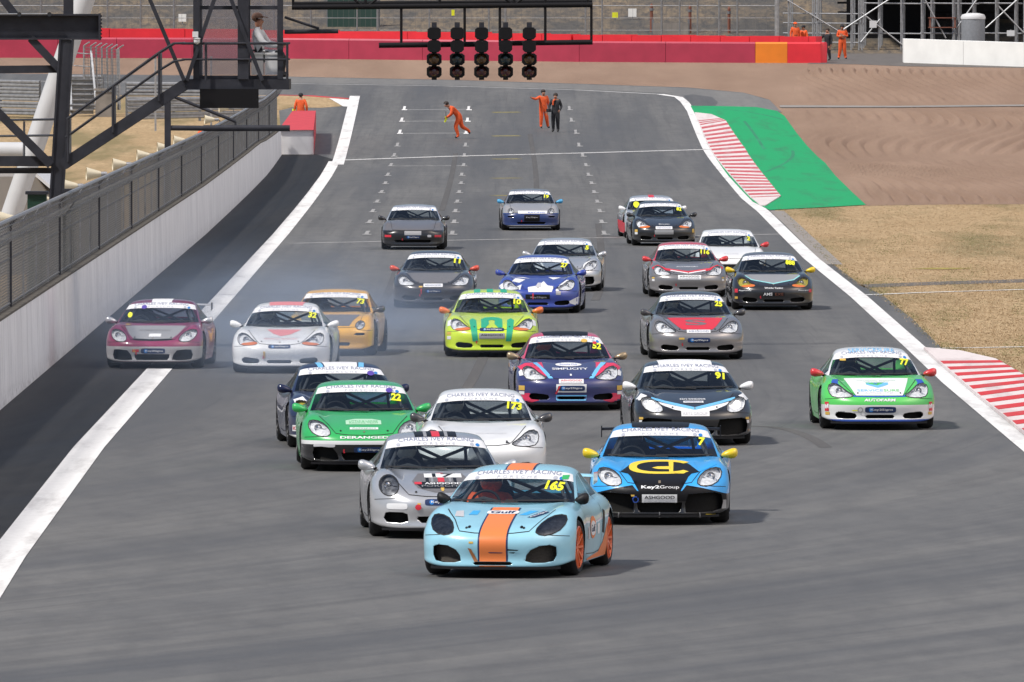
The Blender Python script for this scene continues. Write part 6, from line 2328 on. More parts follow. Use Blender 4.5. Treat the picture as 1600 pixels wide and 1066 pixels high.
make_car(1369, 670, R(1.8), 'green and white race car with red mirrors beside the near kerb, number 77', '986', body='p_autofarm', roof='p_white', mirror='p_red', decals=D, crest=False, number='77', driver=('helmet_dark', False))

# 52 -------------------------------------------------------------
D = [('wing_panel', 'front', [pl([(s * .44, .80), (s * .72, .80), (s * .84, .72), (s * .80, .66), (s * .62, .70), (s * .52, .62), (s * .42, .54), (s * .40, .55)][::s], 'v_crimson') for s in (1, -1)], .003)]
D += [('wing_stripe', 'front', [pl([(s * .52, .80), (s * .60, .80), (s * .50, .70), (s * .36, .52), (s * .29, .52), (s * .40, .66)][::s], 'v_lightblue') for s in (1, -1)], .0045)]
D += [('sponsor_oval', 'front', [pl(ell(-.01, .755, .215, .034, 24), 'vinyl_white')], .005), ('sponsor_lettering', 'front', [fit('Porsche Club', -.01, .755, .28, .024, 'v_royal', .0)], .007)]
D += [('sponsor_lettering', 'front', [fit('SIMPLICITY', 0, .678, .58, .036, 'vinyl_white', .02)], .006), ('crest', 'front', [rect(0, .575, .03, .03, 'vinyl_white')], .006)]
D += plate(0, .475, .40, .07, 'ASHGOOD', 'vinyl_white', 'vinyl_red', 'PORSCHE')
D += key2(0, .365, .44, .085, border='vinyl_white')
D += [('bumper_corner', 'front', [pl([(s * .68, .285), (s * .90, .27), (s * .90, .10), (s * .66, .13), (s * .52, .17), (s * .58, .24)][::s], 'v_crimson') for s in (1, -1)], .003)]
D += [('intake_frame', 'front', [stroke([(-.235, .175), (.235, .175), (.245, .245), (-.245, .245), (-.235, .175)], .022, 'v_lightblue')], .008), ('tow_strap', 'front', [pl([(-.20, .40), (-.175, .40), (-.24, .27), (-.265, .28)], 'vinyl_red')], .014)]
D += [('corner_sticker', 'front', [rect(s * .79, .365, .09, .075, 'vinyl_gold') for s in (-1, 1)] + [rect(s * .79, .285, .08, .05, 'vinyl_white') for s in (-1, 1)] + [pl([(s * .72, .58), (s * .82, .55), (s * .83, .62), (s * .79, .67)][::s], 'vinyl_white') for s in (1, -1)], .006)]
D += [('badge', 'front', [pl(ell(.29, 1.135, .055, .028, 12), 'vinyl_gold'), pl(ell(.46, 1.10, .035, .022, 10), 'vinyl_red')], .010)]
D += [roofpanel([(-.36, .06), (.36, .06), (.2, -.02), (-.2, -.02)], 'vinyl_black'), roofpanel([(-.36, .06), (.36, .06), (.42, 1.3), (-.42, 1.3)], 'vinyl_black')]
make_car(889, 640, R(2.2), 'dark blue and crimson race car with gold mirrors and number 52', '986', body='p_indigo', roof='p_crimson', mirror='p_gold', decals=D, crest=False, number='52', driver=('helmet_orange', False))

# 25 -------------------------------------------------------------
D = [('bonnet_panel', 'front', [pl([(-.52, .80), (.52, .80), (.36, .62), (.28, .56), (-.28, .56), (-.36, .62)], 'vinyl_red')], .003), ('bonnet_emblem', 'front', [fit('S', 0, .70, .40, .12, 'v_mid_grey', .02)], .005)]
D += plate(.02, .525, .44, .055, 'ASHGOOD') + key2(.02, .365, .42, .09) + side_stickers(.40)[:0] + [('sticker', 'front', [rect(-.30, .395, .10, .035, 'vinyl_gold')], .006)]
make_car(1086, 561, R(2.4), 'grey race car with red bonnet and dark mirrors, number 25', '986', body='p_grey', roof='p_dark_grey', mirror='p_dark_grey', decals=D, number='25', amber=None, driver=('helmet_white', False))

# 10 -------------------------------------------------------------
D = [('bonnet_stripe', 'front', [pl([(s * .26, .30), (s * .36, .30), (s * .40, .55), (s * .42, .70), (s * .36, .74), (s * .29, .70), (s * .28, .55)][::s], 'v_emerald') for s in (1, -1)] +
      [pl([(s * .05, .62), (s * .12, .55), (s * .20, .55), (s * .20, .72), (s * .12, .755), (0, .765), (0, .705), (s * .06, .69)][::s], 'v_emerald') for s in (1, -1)], .004)]
D += key2(0, .515, .46, .060) + plate(0, .40, .48, .10, 'ASHGOOD', 'v_silver', 'vinyl_black', 'PORSCHE SPECIALISTS')
D += [('corner_sticker', 'front', [rect(-.80, .44, .07, .05, 'vinyl_gold'), rect(-.80, .36, .07, .06, 'vinyl_white'), rect(.80, .38, .07, .06, 'vinyl_white'), pl([(-.72, .60), (-.83, .57), (-.82, .68), (-.76, .72)], 'vinyl_white'), pl([(.72, .60), (.83, .57), (.82, .68), (.76, .72)], 'vinyl_white')], .005)]
D += [roofpanel([(x - .06, .05), (x + .06, .05), (x + .06, 1.2), (x - .06, 1.2)], 'v_emerald') for x in (-.26, -.02, .24)]
make_car(768, 557, R(.6), 'lime yellow race car with green crown stripes and orange mirrors, number 10', '986', body='p_lime', mirror='p_orange_mirror', decals=D, number='10', amber='lamp_amber', driver=('helmet_dark', False))

# 32 -------------------------------------------------------------
D = [('bonnet_panel', 'front', [pl([(-.28, .80), (.34, .80), (.16, .70), (.0, .665), (-.14, .71)], 'v_rose')], .003), roofpanel([(-.30, .05), (.30, .05), (.36, 1.2), (-.36, 1.2)], 'v_rose')]
D += [('sponsor_lettering', 'front', [fit('INDEPENDENT PORSCHE', 0, .645, .66, .020, 'v_faint', .0), fit('TECHNICAL SPECIALISTS', 0, .612, .60, .018, 'v_rose', .0)], .005)]
D += key2(.0, .475, .40, .062) + [('sticker', 'front', [rect(-.27, .33, .04, .12, 'vinyl_gold'), rect(-.27, .30, .045, .04, 'vinyl_red')], .006)]
make_car(441, 582, R(-2.2), 'white race car with pale red bonnet patch in the tyre smoke, number 32', '986', body='p_white', mirror='p_white', decals=D, number='32', amber='lamp_amber', driver=('helmet_white', False))

# 73 -------------------------------------------------------------
D = [('bonnet_panel', 'front', [pl([(-.62, .80), (.56, .80), (.46, .68), (.40, .56), (-.46, .56)], 'v_mid_grey')], .003)]
make_car(518, 555, R(-3.4), 'orange coupe with grey bonnet and number 73 behind the white car', '944', '968', '968', body='p_orange', mirror='p_dark_grey', decals=D, number='73', wide=.98)

# magenta --------------------------------------------------------
D = [('bonnet_panel', 'front', [pl([(-.56, .80), (.56, .80), (.44, .62), (.34, .535), (-.34, .535), (-.44, .62)], 'v_silver')], .003)]
D += [('bonnet_gap', 'front', [pl([(-.36, .545), (0, .53), (.36, .545), (.34, .525), (0, .508), (-.34, .525)], 'vinyl_black')], .006), ('sponsor_lettering', 'front', [fit('PETERBOROUGH', 0, .700, .56, .028, 'v_mid_grey', .0)], .006), ('sponsor_plate', 'front', [rect(.03, .605, .22, .055, 'vinyl_white')], .005)]
D += key2(.02, .325, .44, .095) + [('sticker', 'front', [rect(-.30, .33, .12, .05, 'vinyl_red'), rect(-.32, .33, .05, .05, 'vinyl_gold')], .006), ('badge', 'front', [pl(ell(-.30, 1.125, .05, .035, 12), 'v_purple')], .010), ('badge', 'front', [pl(ell(-.54, .985, .045, .05, 12), 'vinyl_yellow')], .008)]
D += [roofpanel([(-.18, .0), (.18, .0), (.22, 1.3), (-.22, 1.3)], 'vinyl_white')]
make_car(244, 575, R(-3.0), 'magenta and silver race car running beside the pit wall', '987', '987', body='p_magenta_silver', roof='p_magenta', mirror='p_silver', decals=D, wing=('high', 'p_silver', 'p_dark_grey'))

# 888 ------------------------------------------------------------
D = [('bonnet_panel', 'front', [pl([(-.60, .80), (.60, .80), (.48, .66), (0, .56), (-.48, .66)], 'v_silver')], .003), ('bonnet_stripe', 'front', [stroke([(-.60, .775), (-.46, .665), (0, .575), (.46, .665), (.60, .775)], .022, 'v_teal')], .005)]
D += [('sponsor_lettering', 'front', [fit('Wright Tuning', 0, .475, .40, .045, 'vinyl_white', .02), fit('Approved', -.62, .425, .26, .030, 'vinyl_white', .02), fit('Motorsport', .66, .430, .24, .026, 'vinyl_white', .02)], .005)]
D += [('sponsor_plate', 'front', [rect(0, .35, .46, .08, 'vinyl_black')], .005), ('plate_lettering', 'front', [fit('AMS', -.13, .35, .20, .065, 'vinyl_white', .03), fit('EXE', .12, .35, .18, .055, 'post_rust', .0)], .008)]
D += [('corner_sticker', 'front', [rect(-.80, .42, .06, .08, 'vinyl_red'), rect(-.80, .27, .06, .05, 'vinyl_gold'), rect(.80, .42, .06, .07, 'vinyl_red')], .005)]
make_car(1206, 484, R(1.4), 'black race car with bright yellow mirrors and yellow headlamps beside the edge line', '986', body='p_black', roof='p_mid_grey', mirror='p_yellow', decals=D, number='888', number_x=.48, bowl='lamp_yellow', amber='lamp_amber', driver=None)

# 116 ------------------------------------------------------------
D = [('bonnet_stripe', 'front', [stroke([(-.80, .66), (-.68, .735), (-.50, .64), (0, .565), (.50, .64), (.68, .735), (.80, .66)], .055, 'vinyl_red'), ], .004), ('bonnet_stripe', 'front', [stroke([(-.40, .612), (0, .545), (.40, .612)], .022, 'vinyl_white')], .005)]
D += plate(.02, .455, .52, .095, 'ASHGOOD', 'vinyl_white', 'vinyl_black', 'PORSCHE') + side_stickers(.40) + [('sponsor_lettering', 'front', [fit('AUTOSPORT', 0, .705, .50, .026, 'vinyl_white', .01)], .005)]
make_car(1073, 464, R(2.0), 'grey race car with red roof, red mirrors and red chevron on the bonnet', '986', body='p_grey', roof='p_red', mirror='p_red', decals=D, number='116', driver=('helmet_white', False))

# white with red mirrors -----------------------------------------
D = [('sponsor_lettering', 'front', [fit('RACING', .02, .655, .34, .03, 'v_faint', .0)], .005)]
make_car(1140, 438, R(1.2), 'white coupe with red mirrors, partly hidden behind the grey and red car', '944', '944', '968', body='p_white_black', roof='p_white', mirror='p_red', decals=D, number='2', number_x=.47)

# 27 -------------------------------------------------------------
random.seed(3)
D = [('camouflage', 'front', [pl(q, 'vinyl_white') for q in ([(-.22, .56), (.0, .60), (.10, .70), (.20, .60), (.34, .58), (.30, .46), (-.20, .46)], [(-.58, .70), (-.42, .66), (-.30, .74), (-.52, .78)], [(.44, .60), (.60, .74), (.72, .72), (.56, .62)], [(-.86, .58), (-.70, .72), (-.62, .66), (-.78, .50)], [(.62, .24), (.86, .36), (.84, .16)], [(.38, .50), (.46, .60), (.44, .40)], [(-.50, .56), (-.36, .62), (-.38, .50)], [(-.52, .80), (-.20, .76), (-.36, .80)], [(.18, .80), (.46, .79), (.30, .74)])], .004)]
D += [('bonnet_emblem', 'front', [pl([(-.02, .66), (.05, .66), (.07, .56), (-.06, .56)], 'v_faint'), rect(.44, .44, .10, .08, 'v_silver')], .006), ('bumper_panel', 'front', [rect(0, .36, .52, .10, 'vinyl_black')], .005), ('sponsor_lettering', 'front', [fit('Key2Signs', .02, .345, .34, .045, 'v_faint', .0), rect(-.10, .37, .03, .12, 'vinyl_red')], .008)]
make_car(843, 489, R(-2.6), 'royal blue race car with jagged white camouflage patches', '986', '986', '986', body='p_royal', mirror='p_royal', decals=D, number='27', driver=('helmet_white', False))

# silver with blue stripes ---------------------------------------
D = [('bonnet_stripe', 'front', [rect(-.02, .70, .07, .24, 'v_lightblue'), rect(.08, .70, .05, .24, 'v_royal')], .004), ('lamp_cover', 'front', [pl(ell(s * .62, .62, .17, .10, 16, R(20) * s), 'vinyl_white') for s in (1, -1)], .008)]
make_car(881, 455, R(-1.4), 'silver race car with two blue bonnet stripes behind the blue camouflaged car', '987', body='p_silver', mirror='p_silver', decals=D, number='5')

# 11 -------------------------------------------------------------
D = [('bonnet_panel', 'front', [pl([(-.58, .80), (.58, .80), (.44, .62), (.32, .55), (-.32, .55), (-.44, .62)], 'v_mid_grey')], .003)] + plate(.0, .50, .42, .07, 'ASHGOOD') + key2(.0, .375, .36, .075) + [('sticker', 'front', [rect(-.27, .47, .08, .03, 'vinyl_gold'), rect(-.26, .37, .02, .12, 'vinyl_red')], .006)]
make_car(678, 481, R(-.8), 'dark grey race car with orange red mirrors and number 11', '986', body='p_dark_grey', mirror='p_red_orange', decals=D, number='11', driver=('helmet_dark', False))

# black wedge ----------------------------------------------------
D = [('sponsor_plate', 'front', [rect(0, .455, .46, .11, 'v_silver')], .006), ('indicator', 'front', [rect(s * .68, .375, .18, .06, 'vinyl_red') for s in (-1, 1)] + [rect(.45, .375, .10, .06, 'v_faint')], .005)] + key2(0, .345, .40, .085)
make_car(646, 390, R(-.5), 'boxy black and grey coupe at the back of the field, no mirrors in colour', '944', '944', '944', body='p_grey_black', roof='p_silver', mirror='p_black', decals=D)

# blue and white wedge -------------------------------------------
D = [('sponsor_plate', 'front', [rect(.04, .545, .86, .085, 'vinyl_white')], .006), ('plate_lettering', 'front', [fit('RACING', .15, .535, .50, .035, 'v_royal', .01)], .009), ('bumper_panel', 'front', [rect(.02, .37, .46, .20, 'vinyl_black')], .005), ('sponsor_lettering', 'front', [fit('Key2Signs', .02, .39, .34, .04, 'v_faint', .0)], .008)]
make_car(829, 360, R(1.2), 'white and blue coupe with sky blue mirrors at the back of the field', '944', '968', '968', body='p_silver_blue', roof='p_grey', mirror='p_sky', decals=D, number='19')

# 82 -------------------------------------------------------------
D = plate(-.02, .50, .46, .075, 'ASHGOOD') + plate(-.02, .38, .52, .115, None, 'v_silver') + [('corner_sticker', 'front', [rect(-.78, .42, .07, .07, 'vinyl_gold'), rect(-.78, .35, .07, .06, 'vinyl_white'), rect(.80, .42, .06, .10, 'vinyl_gold')], .005), ('sponsor_lettering', 'front', [fit('Motorsport', .0, .60, .30, .03, 'vinyl_white', .02)], .005)]
make_car(1036, 384, R(2.4), 'black race car with white plates on its nose near the back of the field', '986', body='p_black', mirror='p_black', decals=D, number='82', amber='lamp_amber')

# silver behind 82 -----------------------------------------------
D = [('side_panel', 'right', [pl([(-1.6, .12), (1.2, .12), (1.2, .50), (-1.6, .44)], 'vinyl_red')], .004), ('badge', 'front', [pl(ell(-.46, .99, .09, .09, 12), 'vinyl_yellow')], .008), roofpanel([(-.08, .0), (.08, .0), (.08, 1.2), (-.08, 1.2)], 'vinyl_red')]
make_car(1022, 372, R(3.0), 'silver race car with red sides, almost hidden behind the black car', '987', body='p_silver', mirror='p_white', decals=D)
# ================================================================ people
mat('suit_orange', (.72, .10, .02), .75, noise=.12, scale=9, bump=.4, bscale=14)
mat('suit_black', (.014, .015, .02), .75, noise=.2, scale=9)
mat('shirt_white', (.55, .56, .58), .8, noise=.08, scale=6)
mat('trousers_dark', (.02, .02, .025), .8)
mat('skin', (.36, .17, .11), .55)
mat('hair_dark', (.03, .02, .016), .7)
mat('boot', (.015, .014, .014), .6)
mat('flag_yellow', (.70, .80, .02), .7)
mat('helmet_white', (.6, .6, .6), .25, coat=.8)
mat('helmet_dark', (.06, .065, .075), .25, coat=.8)
mat('helmet_orange', (.65, .12, .03), .25, coat=.8)
mat('visor', (.01, .01, .012), .12, coat=1.0)
mat('cap_brown', (.13, .07, .05), .8)

def grow(joints, edges, name, mats, pick, sub=1):
    """joints: {key: ((x, y, z), radius)}; one continuous skin over the skeleton"""
    ks = list(joints)
    me = bpy.data.meshes.new(name)
    me.from_pydata([joints[k][0] for k in ks], [(ks.index(a), ks.index(b)) for a, b in edges], [])
    o = bpy.data.objects.new(name, me)
    COL.objects.link(o)
    sk = o.modifiers.new('skin', 'SKIN')
    sk.use_smooth_shade = True
    for i, k in enumerate(ks):
        r = joints[k][1]
        r = r if isinstance(r, tuple) else (r, r)
        me.skin_vertices[0].data[i].radius = r
        me.skin_vertices[0].data[i].use_root = (k == 'pelvis')
    ss = o.modifiers.new('sub', 'SUBSURF'); ss.levels = sub
    dg = bpy.context.evaluated_depsgraph_get()
    out = bpy.data.meshes.new_from_object(o.evaluated_get(dg))
    bpy.data.objects.remove(o)
    out.name = name
    out.materials.clear()
    for k in mats: out.materials.append(MATS[k])
    P_ = np.array([joints[k][0] for k in ks])
    for p in out.polygons:
        c = np.array(p.center)
        k = ks[int(np.argmin(((P_ - c) ** 2).sum(1)))]
        p.material_index = pick(k)
        p.use_smooth = True
    return out

def figure(kind, pose):
    """joints of a standing adult facing -Y, altered by pose"""
    J = {'pelvis': ((0, 0, .95), (.155, .12)), 'waist': ((0, 0, 1.10), (.145, .11)), 'chest': ((0, 0, 1.33), (.175, .125)), 'neck': ((0, .0, 1.49), .058),
         'jaw': ((0, -.015, 1.565), .070), 'skull': ((0, .0, 1.655), .098), 'nose': ((0, -.115, 1.60), .014)}
    E = [('pelvis', 'waist'), ('waist', 'chest'), ('chest', 'neck'), ('neck', 'jaw'), ('jaw', 'skull'), ('jaw', 'nose')]
    for s, n in ((1, 'l'), (-1, 'r')):
        J['sh' + n] = ((s * .185, .01, 1.415), .068)
        J['el' + n] = ((s * .25, .04, 1.15), .055)
        J['wr' + n] = ((s * .265, -.04, .91), .040)
        J['pa' + n] = ((s * .265, -.06, .83), .030)
        J['hi' + n] = ((s * .095, 0, .88), .108)
        J['kn' + n] = ((s * .105, -.02, .50), .082)
        J['an' + n] = ((s * .11, .03, .10), .058)
        J['to' + n] = ((s * .125, -.13, .045), .040)
        E += [('chest', 'sh' + n), ('sh' + n, 'el' + n), ('el' + n, 'wr' + n), ('wr' + n, 'pa' + n), ('pelvis', 'hi' + n), ('hi' + n, 'kn' + n), ('kn' + n, 'an' + n), ('an' + n, 'to' + n)]
    for k, v in pose.items():
        J[k] = (v, J[k][1])
    for k in J:                                # loose overalls
        if k[:2] in ('pe', 'wa', 'ch', 'sh', 'el', 'hi', 'kn', 'an') or k[:2] == 'wr':
            r = J[k][1]
            J[k] = (J[k][0], (r[0] * 1.14, r[1] * 1.18) if isinstance(r, tuple) else r * 1.18)
    for s, n in ((1, 'l'), (-1, 'r')):         # five fingers that go on from the palm
        w, p = Vector(J['wr' + n][0]), Vector(J['pa' + n][0])
        d = (p - w).normalized()
        a = d.cross(Vector((1, 0, 0)) if abs(d.x) < .8 else Vector((0, 1, 0))).normalized()
        b = d.cross(a).normalized()
        for i, (off, ln) in enumerate(((-.030, .060), (-.010, .075), (.010, .080), (.028, .068))):
            q = p + a * off + d * .035
            J['f%d%s' % (i, n)] = (tuple(q), .0105)
            J['g%d%s' % (i, n)] = (tuple(q + d * ln * .6 + b * .012), .0085)
            E += [('pa' + n, 'f%d%s' % (i, n)), ('f%d%s' % (i, n), 'g%d%s' % (i, n))]
        q = p - a * .045 - d * .005
        J['t0' + n] = (tuple(q), .012); J['t1' + n] = (tuple(q - a * .02 + d * .04), .009)
        E += [('pa' + n, 't0' + n), ('t0' + n, 't1' + n)]
    return J, E

def person(loc, rz, label, suit, pose=None, hair='hair_dark', cap=None, lower=None, group=None, dz=0.0, extras=(), scale=1.0):
    J, E = figure(suit, pose or {})
    mats = [suit, 'skin', 'boot', lower or suit]
    def pick(k):
        if k in ('jaw', 'skull', 'nose', 'neck') or k[:2] in ('pa', 't0', 't1') or (k[0] in 'fg' and k[1].isdigit()): return 1
        if k[:2] == 'to': return 2
        if k[:2] in ('hi', 'kn', 'an') or k == 'pelvis': return 3
        return 0
    t = empty('person', loc, rz)
    t.scale = (scale,) * 3
    inst('body', grow(J, E, 'body', mats, pick), t)
    sx = Vector(J['skull'][0])
    m = MB()
    hd = (Vector(J['skull'][0]) - Vector(J['jaw'][0])).normalized()
    m.ball(sx + hd * .02 + Vector((0, .012, 0)), .108, 14, 9, (1, 1.06, .86))
    if cap:
        m.add([tuple(sx + Vector(v)) for v in ((-.08, -.07, .03), (.08, -.07, .03), (.06, -.19, .005), (-.06, -.19, .005), (-.08, -.07, .045), (.08, -.07, .045), (.06, -.19, .017), (-.06, -.19, .017))], [(0, 1, 2, 3)[::-1], (4, 5, 6, 7), (2, 6, 7, 3)[::-1], (0, 4, 7, 3), (1, 2, 6, 5)])
    keep = [i for i, f in enumerate(m.f) if not (sum(m.v[j][2] for j in f) / len(f) < sx.z - .005 and sum(m.v[j][1] for j in f) / len(f) < sx.y + .02)]
    m.f = [m.f[i] for i in keep]; m.mi = [0] * len(m.f)
    m.build('cap' if cap else 'hair', MATS[cap or hair], t, True, None)
    m = MB()                                     # belt
    w = Vector(J['waist'][0]) * .55 + Vector(J['pelvis'][0]) * .45
    m.lathe([(.150, -.018), (.157, 0), (.150, .018)], 18, 'z', (0, 0, 0))
    m.v = [(a * 1.04 + w.x, b * .80 + w.y, c + w.z) for a, b, c in m.v]
    m.build('belt', MATS['trousers_dark'], t, True)
    for n, bm_, mk in extras:
        bm_.build(n, MATS[mk], t, True, 40)
    tag(t, label, 'person', group)
    return t

def flag_mesh(p, sx=1):
    m = MB()
    p = Vector(p)
    m.tube([p, p + Vector((sx * .04, 0, -.30))], .012, 6)
    return m
def cloth(p, w, h, seed=1):
    random.seed(seed)
    m = MB(); n, k = 7, 5
    vs = [(p[0] + w * i / (n - 1), p[1] + .05 * math.sin(i * 1.9) + .03 * math.sin(j * 1.3), p[2] - h * j / (k - 1) * (1 - .25 * abs(math.sin(i * 1.1))) + .04 * math.sin(i * 2.3)) for j in range(k) for i in range(n)]
    m.add(vs, [(j * n + i, j * n + i + 1, (j + 1) * n + i + 1, (j + 1) * n + i) for j in range(k - 1) for i in range(n - 1)])
    return m
mar = 'track marshals in orange overalls'
person(gp(470, 207), R(178), 'marshal in orange overalls walking behind the red-topped end of the pit wall', 'suit_orange',
       {'kn' + 'l': (.11, -.16, .52), 'anl': (.11, -.05, .12), 'tol': (.12, -.2, .06), 'elr': (-.27, .08, 1.16), 'wrr': (-.27, -.02, .95), 'par': (-.27, -.05, .87)}, cap='trousers_dark', group=mar,
       extras=(('flag', cloth((.22, 0, 1.05), .16, .42, 2), 'flag_yellow'),))
# running, bent forwards, towards the left of the picture
person(gp(718, 217), R(-78), 'marshal in orange overalls running across the grid bent forward with a yellow flag', 'suit_orange',
       {'waist': (0, -.12, 1.07), 'chest': (0, -.32, 1.24), 'neck': (0, -.46, 1.34), 'jaw': (0, -.53, 1.38), 'skull': (0, -.57, 1.46), 'nose': (0, -.66, 1.38),
        'shl': (.185, -.36, 1.30), 'ell': (.24, -.40, 1.04), 'wrl': (.20, -.56, .92), 'pal': (.19, -.62, .88), 'shr': (-.185, -.36, 1.30), 'elr': (-.25, -.24, 1.06), 'wrr': (-.22, -.42, .92), 'par': (-.2, -.49, .89),
        'hil': (.095, -.02, .88), 'knl': (.10, -.20, .52), 'anl': (.10, -.06, .12), 'tol': (.11, -.22, .045), 'hir': (-.095, .02, .88), 'knr': (-.10, .12, .50), 'anr': (-.11, .42, .34), 'tor': (-.11, .46, .20)}, group=mar, scale=1.05,
       extras=(('flag', cloth((.0, -.62, .93), .26, .26, 4), 'flag_yellow'), ('flag_stick', flag_mesh((.19, -.62, 1.15)), 'steel_dark')))
person(gp(849, 201), R(20), 'marshal in orange overalls pointing with an outstretched arm beside a man in black', 'suit_orange',
       {'shr': (-.19, -.0, 1.42), 'elr': (-.40, -.12, 1.32), 'wrr': (-.58, -.18, 1.37), 'par': (-.65, -.20, 1.39), 'knl': (.13, -.06, .50), 'anl': (.24, .06, .10), 'tol': (.25, -.1, .045)}, group=mar)
person(gp(868, 207), R(-12), 'man in black overalls with an orange collar standing beside the pointing marshal', 'suit_black',
       {'elr': (-.28, -.06, 1.16), 'wrr': (-.22, -.24, 1.02), 'par': (-.20, -.30, 1.0), 'ell': (.26, .05, 1.15), 'wrl': (.22, -.12, .98), 'pal': (.2, -.19, .96)}, hair='hair_dark',
       extras=(('camera', MB().box((-.24, -.33, .98), (.20, .16, .14)).box((-.24, -.45, .98), (.10, .12, .10)), 'suit_black'), ('collar', MB().tube([(-.09, -.13, 1.22), (-.08, -.13, 1.40), (0, -.09, 1.48)], .035, 8), 'suit_orange')))
person(gp(1316, 93), R(5), 'marshal in orange overalls with folded arms standing by the scaffold', 'suit_orange',
       {'elr': (-.26, -.02, 1.16), 'wrr': (-.06, -.20, 1.16), 'par': (.02, -.21, 1.17), 'ell': (.26, -.02, 1.16), 'wrl': (.06, -.18, 1.20), 'pal': (-.02, -.2, 1.21), 'anl': (.17, .03, .10), 'tol': (.2, -.13, .045), 'anr': (-.17, .03, .10), 'tor': (-.2, -.13, .045)}, cap='trousers_dark', group=mar, scale=1.08)
person(gp(1293, 95), R(-35), 'man in black overalls leaning on the rounded end of the crimson barrier', 'suit_black',
       {'shr': (-.19, 0, 1.40), 'elr': (-.38, -.02, 1.22), 'wrr': (-.52, -.10, 1.12), 'par': (-.58, -.12, 1.12), 'anl': (.15, .03, .10)},
       extras=(('belt_panel', MB().box((0, .11, 1.02), (.22, .05, .12)), 'suit_orange'),))
B1 = gp(1243, 88); B2 = gp(1256, 88)
person((B1.x, B1.y + .6, B1.z + .12), R(15), 'marshal in orange overalls and orange cap behind the crimson barrier', 'suit_orange', {}, cap='suit_orange', group=mar)
person((B2.x, B2.y + .9, B2.z - .05), R(-40), 'marshal in orange overalls and dark cap behind the crimson barrier', 'suit_orange', {'elr': (-.36, .0, 1.20), 'wrr': (-.30, -.16, 1.0)}, cap='suit_black', group=mar)
tp = gpt(402, 124, .75)
dn = .50
seat = {k: (v[0][0], v[0][1], v[0][2] - dn) for k, v in figure('', {})[0].items() if not (k[0] in 'fgt' and k[1:2].isdigit())}
seat.update({'chest': (0, -.03, 1.33 - dn), 'ell': (.24, -.16, 1.16 - dn), 'wrl': (.18, -.38, 1.14 - dn), 'pal': (.17, -.46, 1.15 - dn), 'elr': (-.24, -.16, 1.16 - dn), 'wrr': (-.16, -.36, 1.12 - dn), 'par': (-.15, -.44, 1.13 - dn),
             'hil': (.1, -.04, .43), 'hir': (-.1, -.04, .43), 'knl': (.13, -.46, .47), 'knr': (-.13, -.46, .47), 'anl': (.13, -.44, .09), 'anr': (-.13, -.44, .09), 'tol': (.13, -.58, .045), 'tor': (-.13, -.58, .045)})
person((tp.x, GY + .75, tp.z + .02), R(80), 'man in a white shirt and brown hat seated on the observation platform', 'shirt_white', seat, cap='cap_brown', lower='trousers_dark')
sl = empty('stool', (tp.x, GY + .75, tp.z + .02)); tag(sl, 'low dark stool under the man in the white shirt', 'stool')
m = MB(); m.lathe([(.17, .30), (.18, .33), (.17, .36), (.0005, .36)], 16); m.build('seat', MATS['steel_dark'], sl)
m = MB(); m.lathe([(.03, .30), (.03, .03), (.16, .0)], 12); m.build('pedestal', MATS['steel_dark'], sl)
p = gp(313, 287)
person((at(313, 204, 440).x, 440, gz(440)), R(0), 'marshal in orange standing behind the mesh fence below the stair', 'suit_orange', {}, cap='suit_orange', group=mar)

# drivers
def driver_mesh(suit):
    J = {'pelvis': ((0, .16, .42), (.16, .13)), 'waist': ((0, .24, .60), (.15, .12)), 'chest': ((0, .28, .80), (.18, .13)), 'neck': ((0, .27, .95), .06)}
    E = [('pelvis', 'waist'), ('waist', 'chest'), ('chest', 'neck')]
    for s, n in ((1, 'l'), (-1, 'r')):
        J['sh' + n] = ((s * .19, .26, .88), .068); J['el' + n] = ((s * .26, .06, .74), .052); J['wr' + n] = ((s * .17, -.15, .82), .038); J['pa' + n] = ((s * .155, -.19, .85), .036)
        J['hi' + n] = ((s * .10, .06, .40), .10); J['kn' + n] = ((s * .13, -.32, .52), .075); J['an' + n] = ((s * .13, -.60, .36), .05)
        E += [('chest', 'sh' + n), ('sh' + n, 'el' + n), ('el' + n, 'wr' + n), ('wr' + n, 'pa' + n), ('pelvis', 'hi' + n), ('hi' + n, 'kn' + n), ('kn' + n, 'an' + n)]
    return grow(J, E, 'body', [suit], lambda k: 0)
def helmet_mesh(mk):
    m = MB(); m.ball((0, .245, 1.07), .135, 18, 12, (1, 1.12, 1.04))
    return m.mesh('helmet', MATS[mk], True)
def visor_mesh():
    m = MB(); m.ball((0, .245, 1.07), .138, 18, 12, (1, 1.12, 1.04))
    keep = [f for f in m.f if all(m.v[j][1] < .21 and 1.05 < m.v[j][2] < 1.14 for j in f)]
    m.f = keep; m.mi = [0] * len(keep)
    return m.mesh('visor', MATS['visor'], True)
def short(label):
    w = label.replace(',', '').split()[:8]
    while w[-1] in ('with', 'and', 'a', 'the', 'in', 'on', 'of', 'number', 'beside', 'near'): w.pop()
    return ' '.join(w)
bpy.context.view_layer.update()
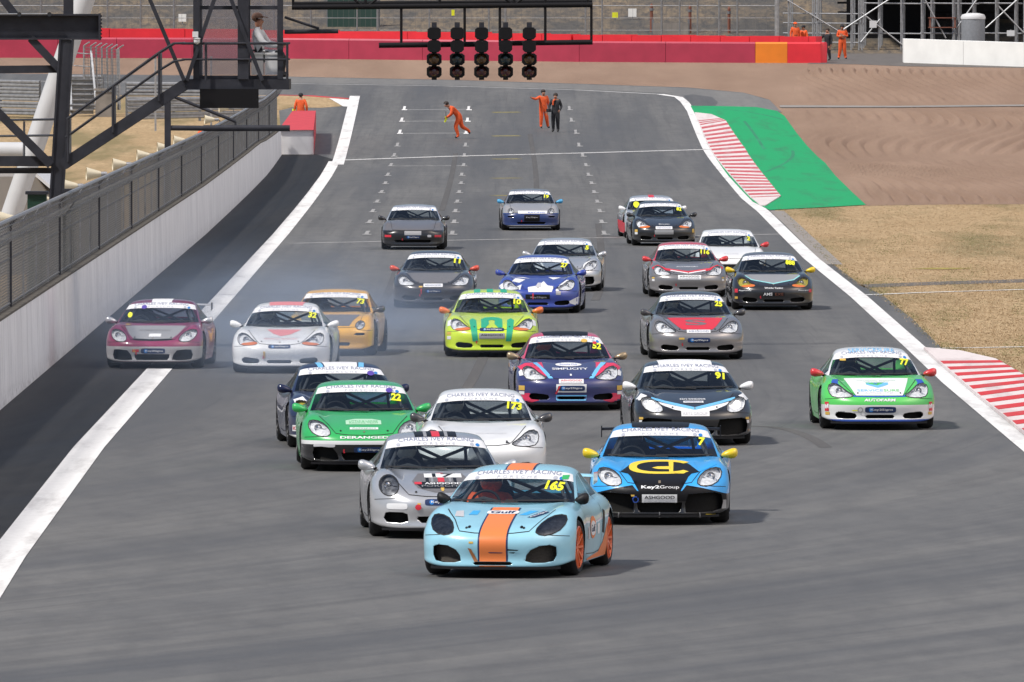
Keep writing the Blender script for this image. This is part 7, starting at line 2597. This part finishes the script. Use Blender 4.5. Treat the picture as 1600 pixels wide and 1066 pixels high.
for t, label, dr in CARS:
    if not dr: continue
    hm, light = dr
    d = bpy.data.objects.new('person', None); COL.objects.link(d)
    d.matrix_world = t.matrix_world @ Matrix.Translation((-.36, 0, -.06))
    inst('body', shared(('drv', 'suit_orange' if light else 'suit_black'), lambda: driver_mesh('suit_orange' if light else 'suit_black')), d)
    h = inst('helmet', shared(('helm', hm), lambda: helmet_mesh(hm)), d)
    inst('visor', shared(('visor',), visor_mesh), h)
    tag(d, '%s helmeted driver at the wheel of the %s' % (hm.split('_')[1], short(label)), 'person', 'drivers in their cars')
# ================================================================ tyre smoke drifting behind the white car
def smoke_mat(name, dens):
    m = bpy.data.materials.new(name); m.use_nodes = True
    nt = m.node_tree
    for n in list(nt.nodes):
        if n.type != 'OUTPUT_MATERIAL': nt.nodes.remove(n)
    out = [n for n in nt.nodes if n.type == 'OUTPUT_MATERIAL'][0]
    q = NT(nt)
    pv = nt.nodes.new('ShaderNodeVolumePrincipled')
    pv.inputs['Color'].default_value = (.60, .75, 1.0, 1)
    pv.inputs['Anisotropy'].default_value = .2
    tc = q.n('ShaderNodeTexCoord'); sp = q.n('ShaderNodeSeparateXYZ')
    nt.links.new(tc.outputs['Object'], sp.inputs[0])
    ln = q.n('ShaderNodeVectorMath', operation='LENGTH')
    nt.links.new(tc.outputs['Object'], ln.inputs[0])
    fall = q.rng(ln.outputs['Value'], .25, 1.0, 1.0, 0.0)
    nz = q.noise(tc.outputs['Object'], 2.6, 4, .6)
    nt.links.new(q.m('MULTIPLY', q.m('MULTIPLY', q.m('MULTIPLY', fall, fall), q.rng(nz, .30, .70)), dens), pv.inputs['Density'])
    nt.links.new(pv.outputs[0], out.inputs['Volume'])
    MATS[name] = m
smoke_mat('smoke', .19)
smoke_mat('smoke_mid', .06)
smoke_mat('smoke_thin', .038)
def puff(px_, py_, rx, ry, rz, up, lab, mk='smoke'):
    g = gp(px_, py_)
    m = MB(); m.ball((0, 0, 0), 1.0, 20, 14)
    o = m.build('tyre_smoke', MATS[mk], None, True)
    o.location = (g.x, g.y, gz(g.y) + up + rz * .0 + .02); o.scale = (rx, ry, rz)
    tag(o, lab, 'smoke', kind='stuff')
    return o
puff(455, 588, 2.6, 7, .62, .40, 'blue-grey tyre smoke round the front wheels of the white car')
puff(560, 545, 3.6, 18, .75, .60, 'thin drifting tyre smoke behind the dark navy car', 'smoke_mid')
puff(390, 548, 6.5, 44, 1.5, .7, 'wide pale tyre smoke haze across the straight beside the pit exit', 'smoke_thin')
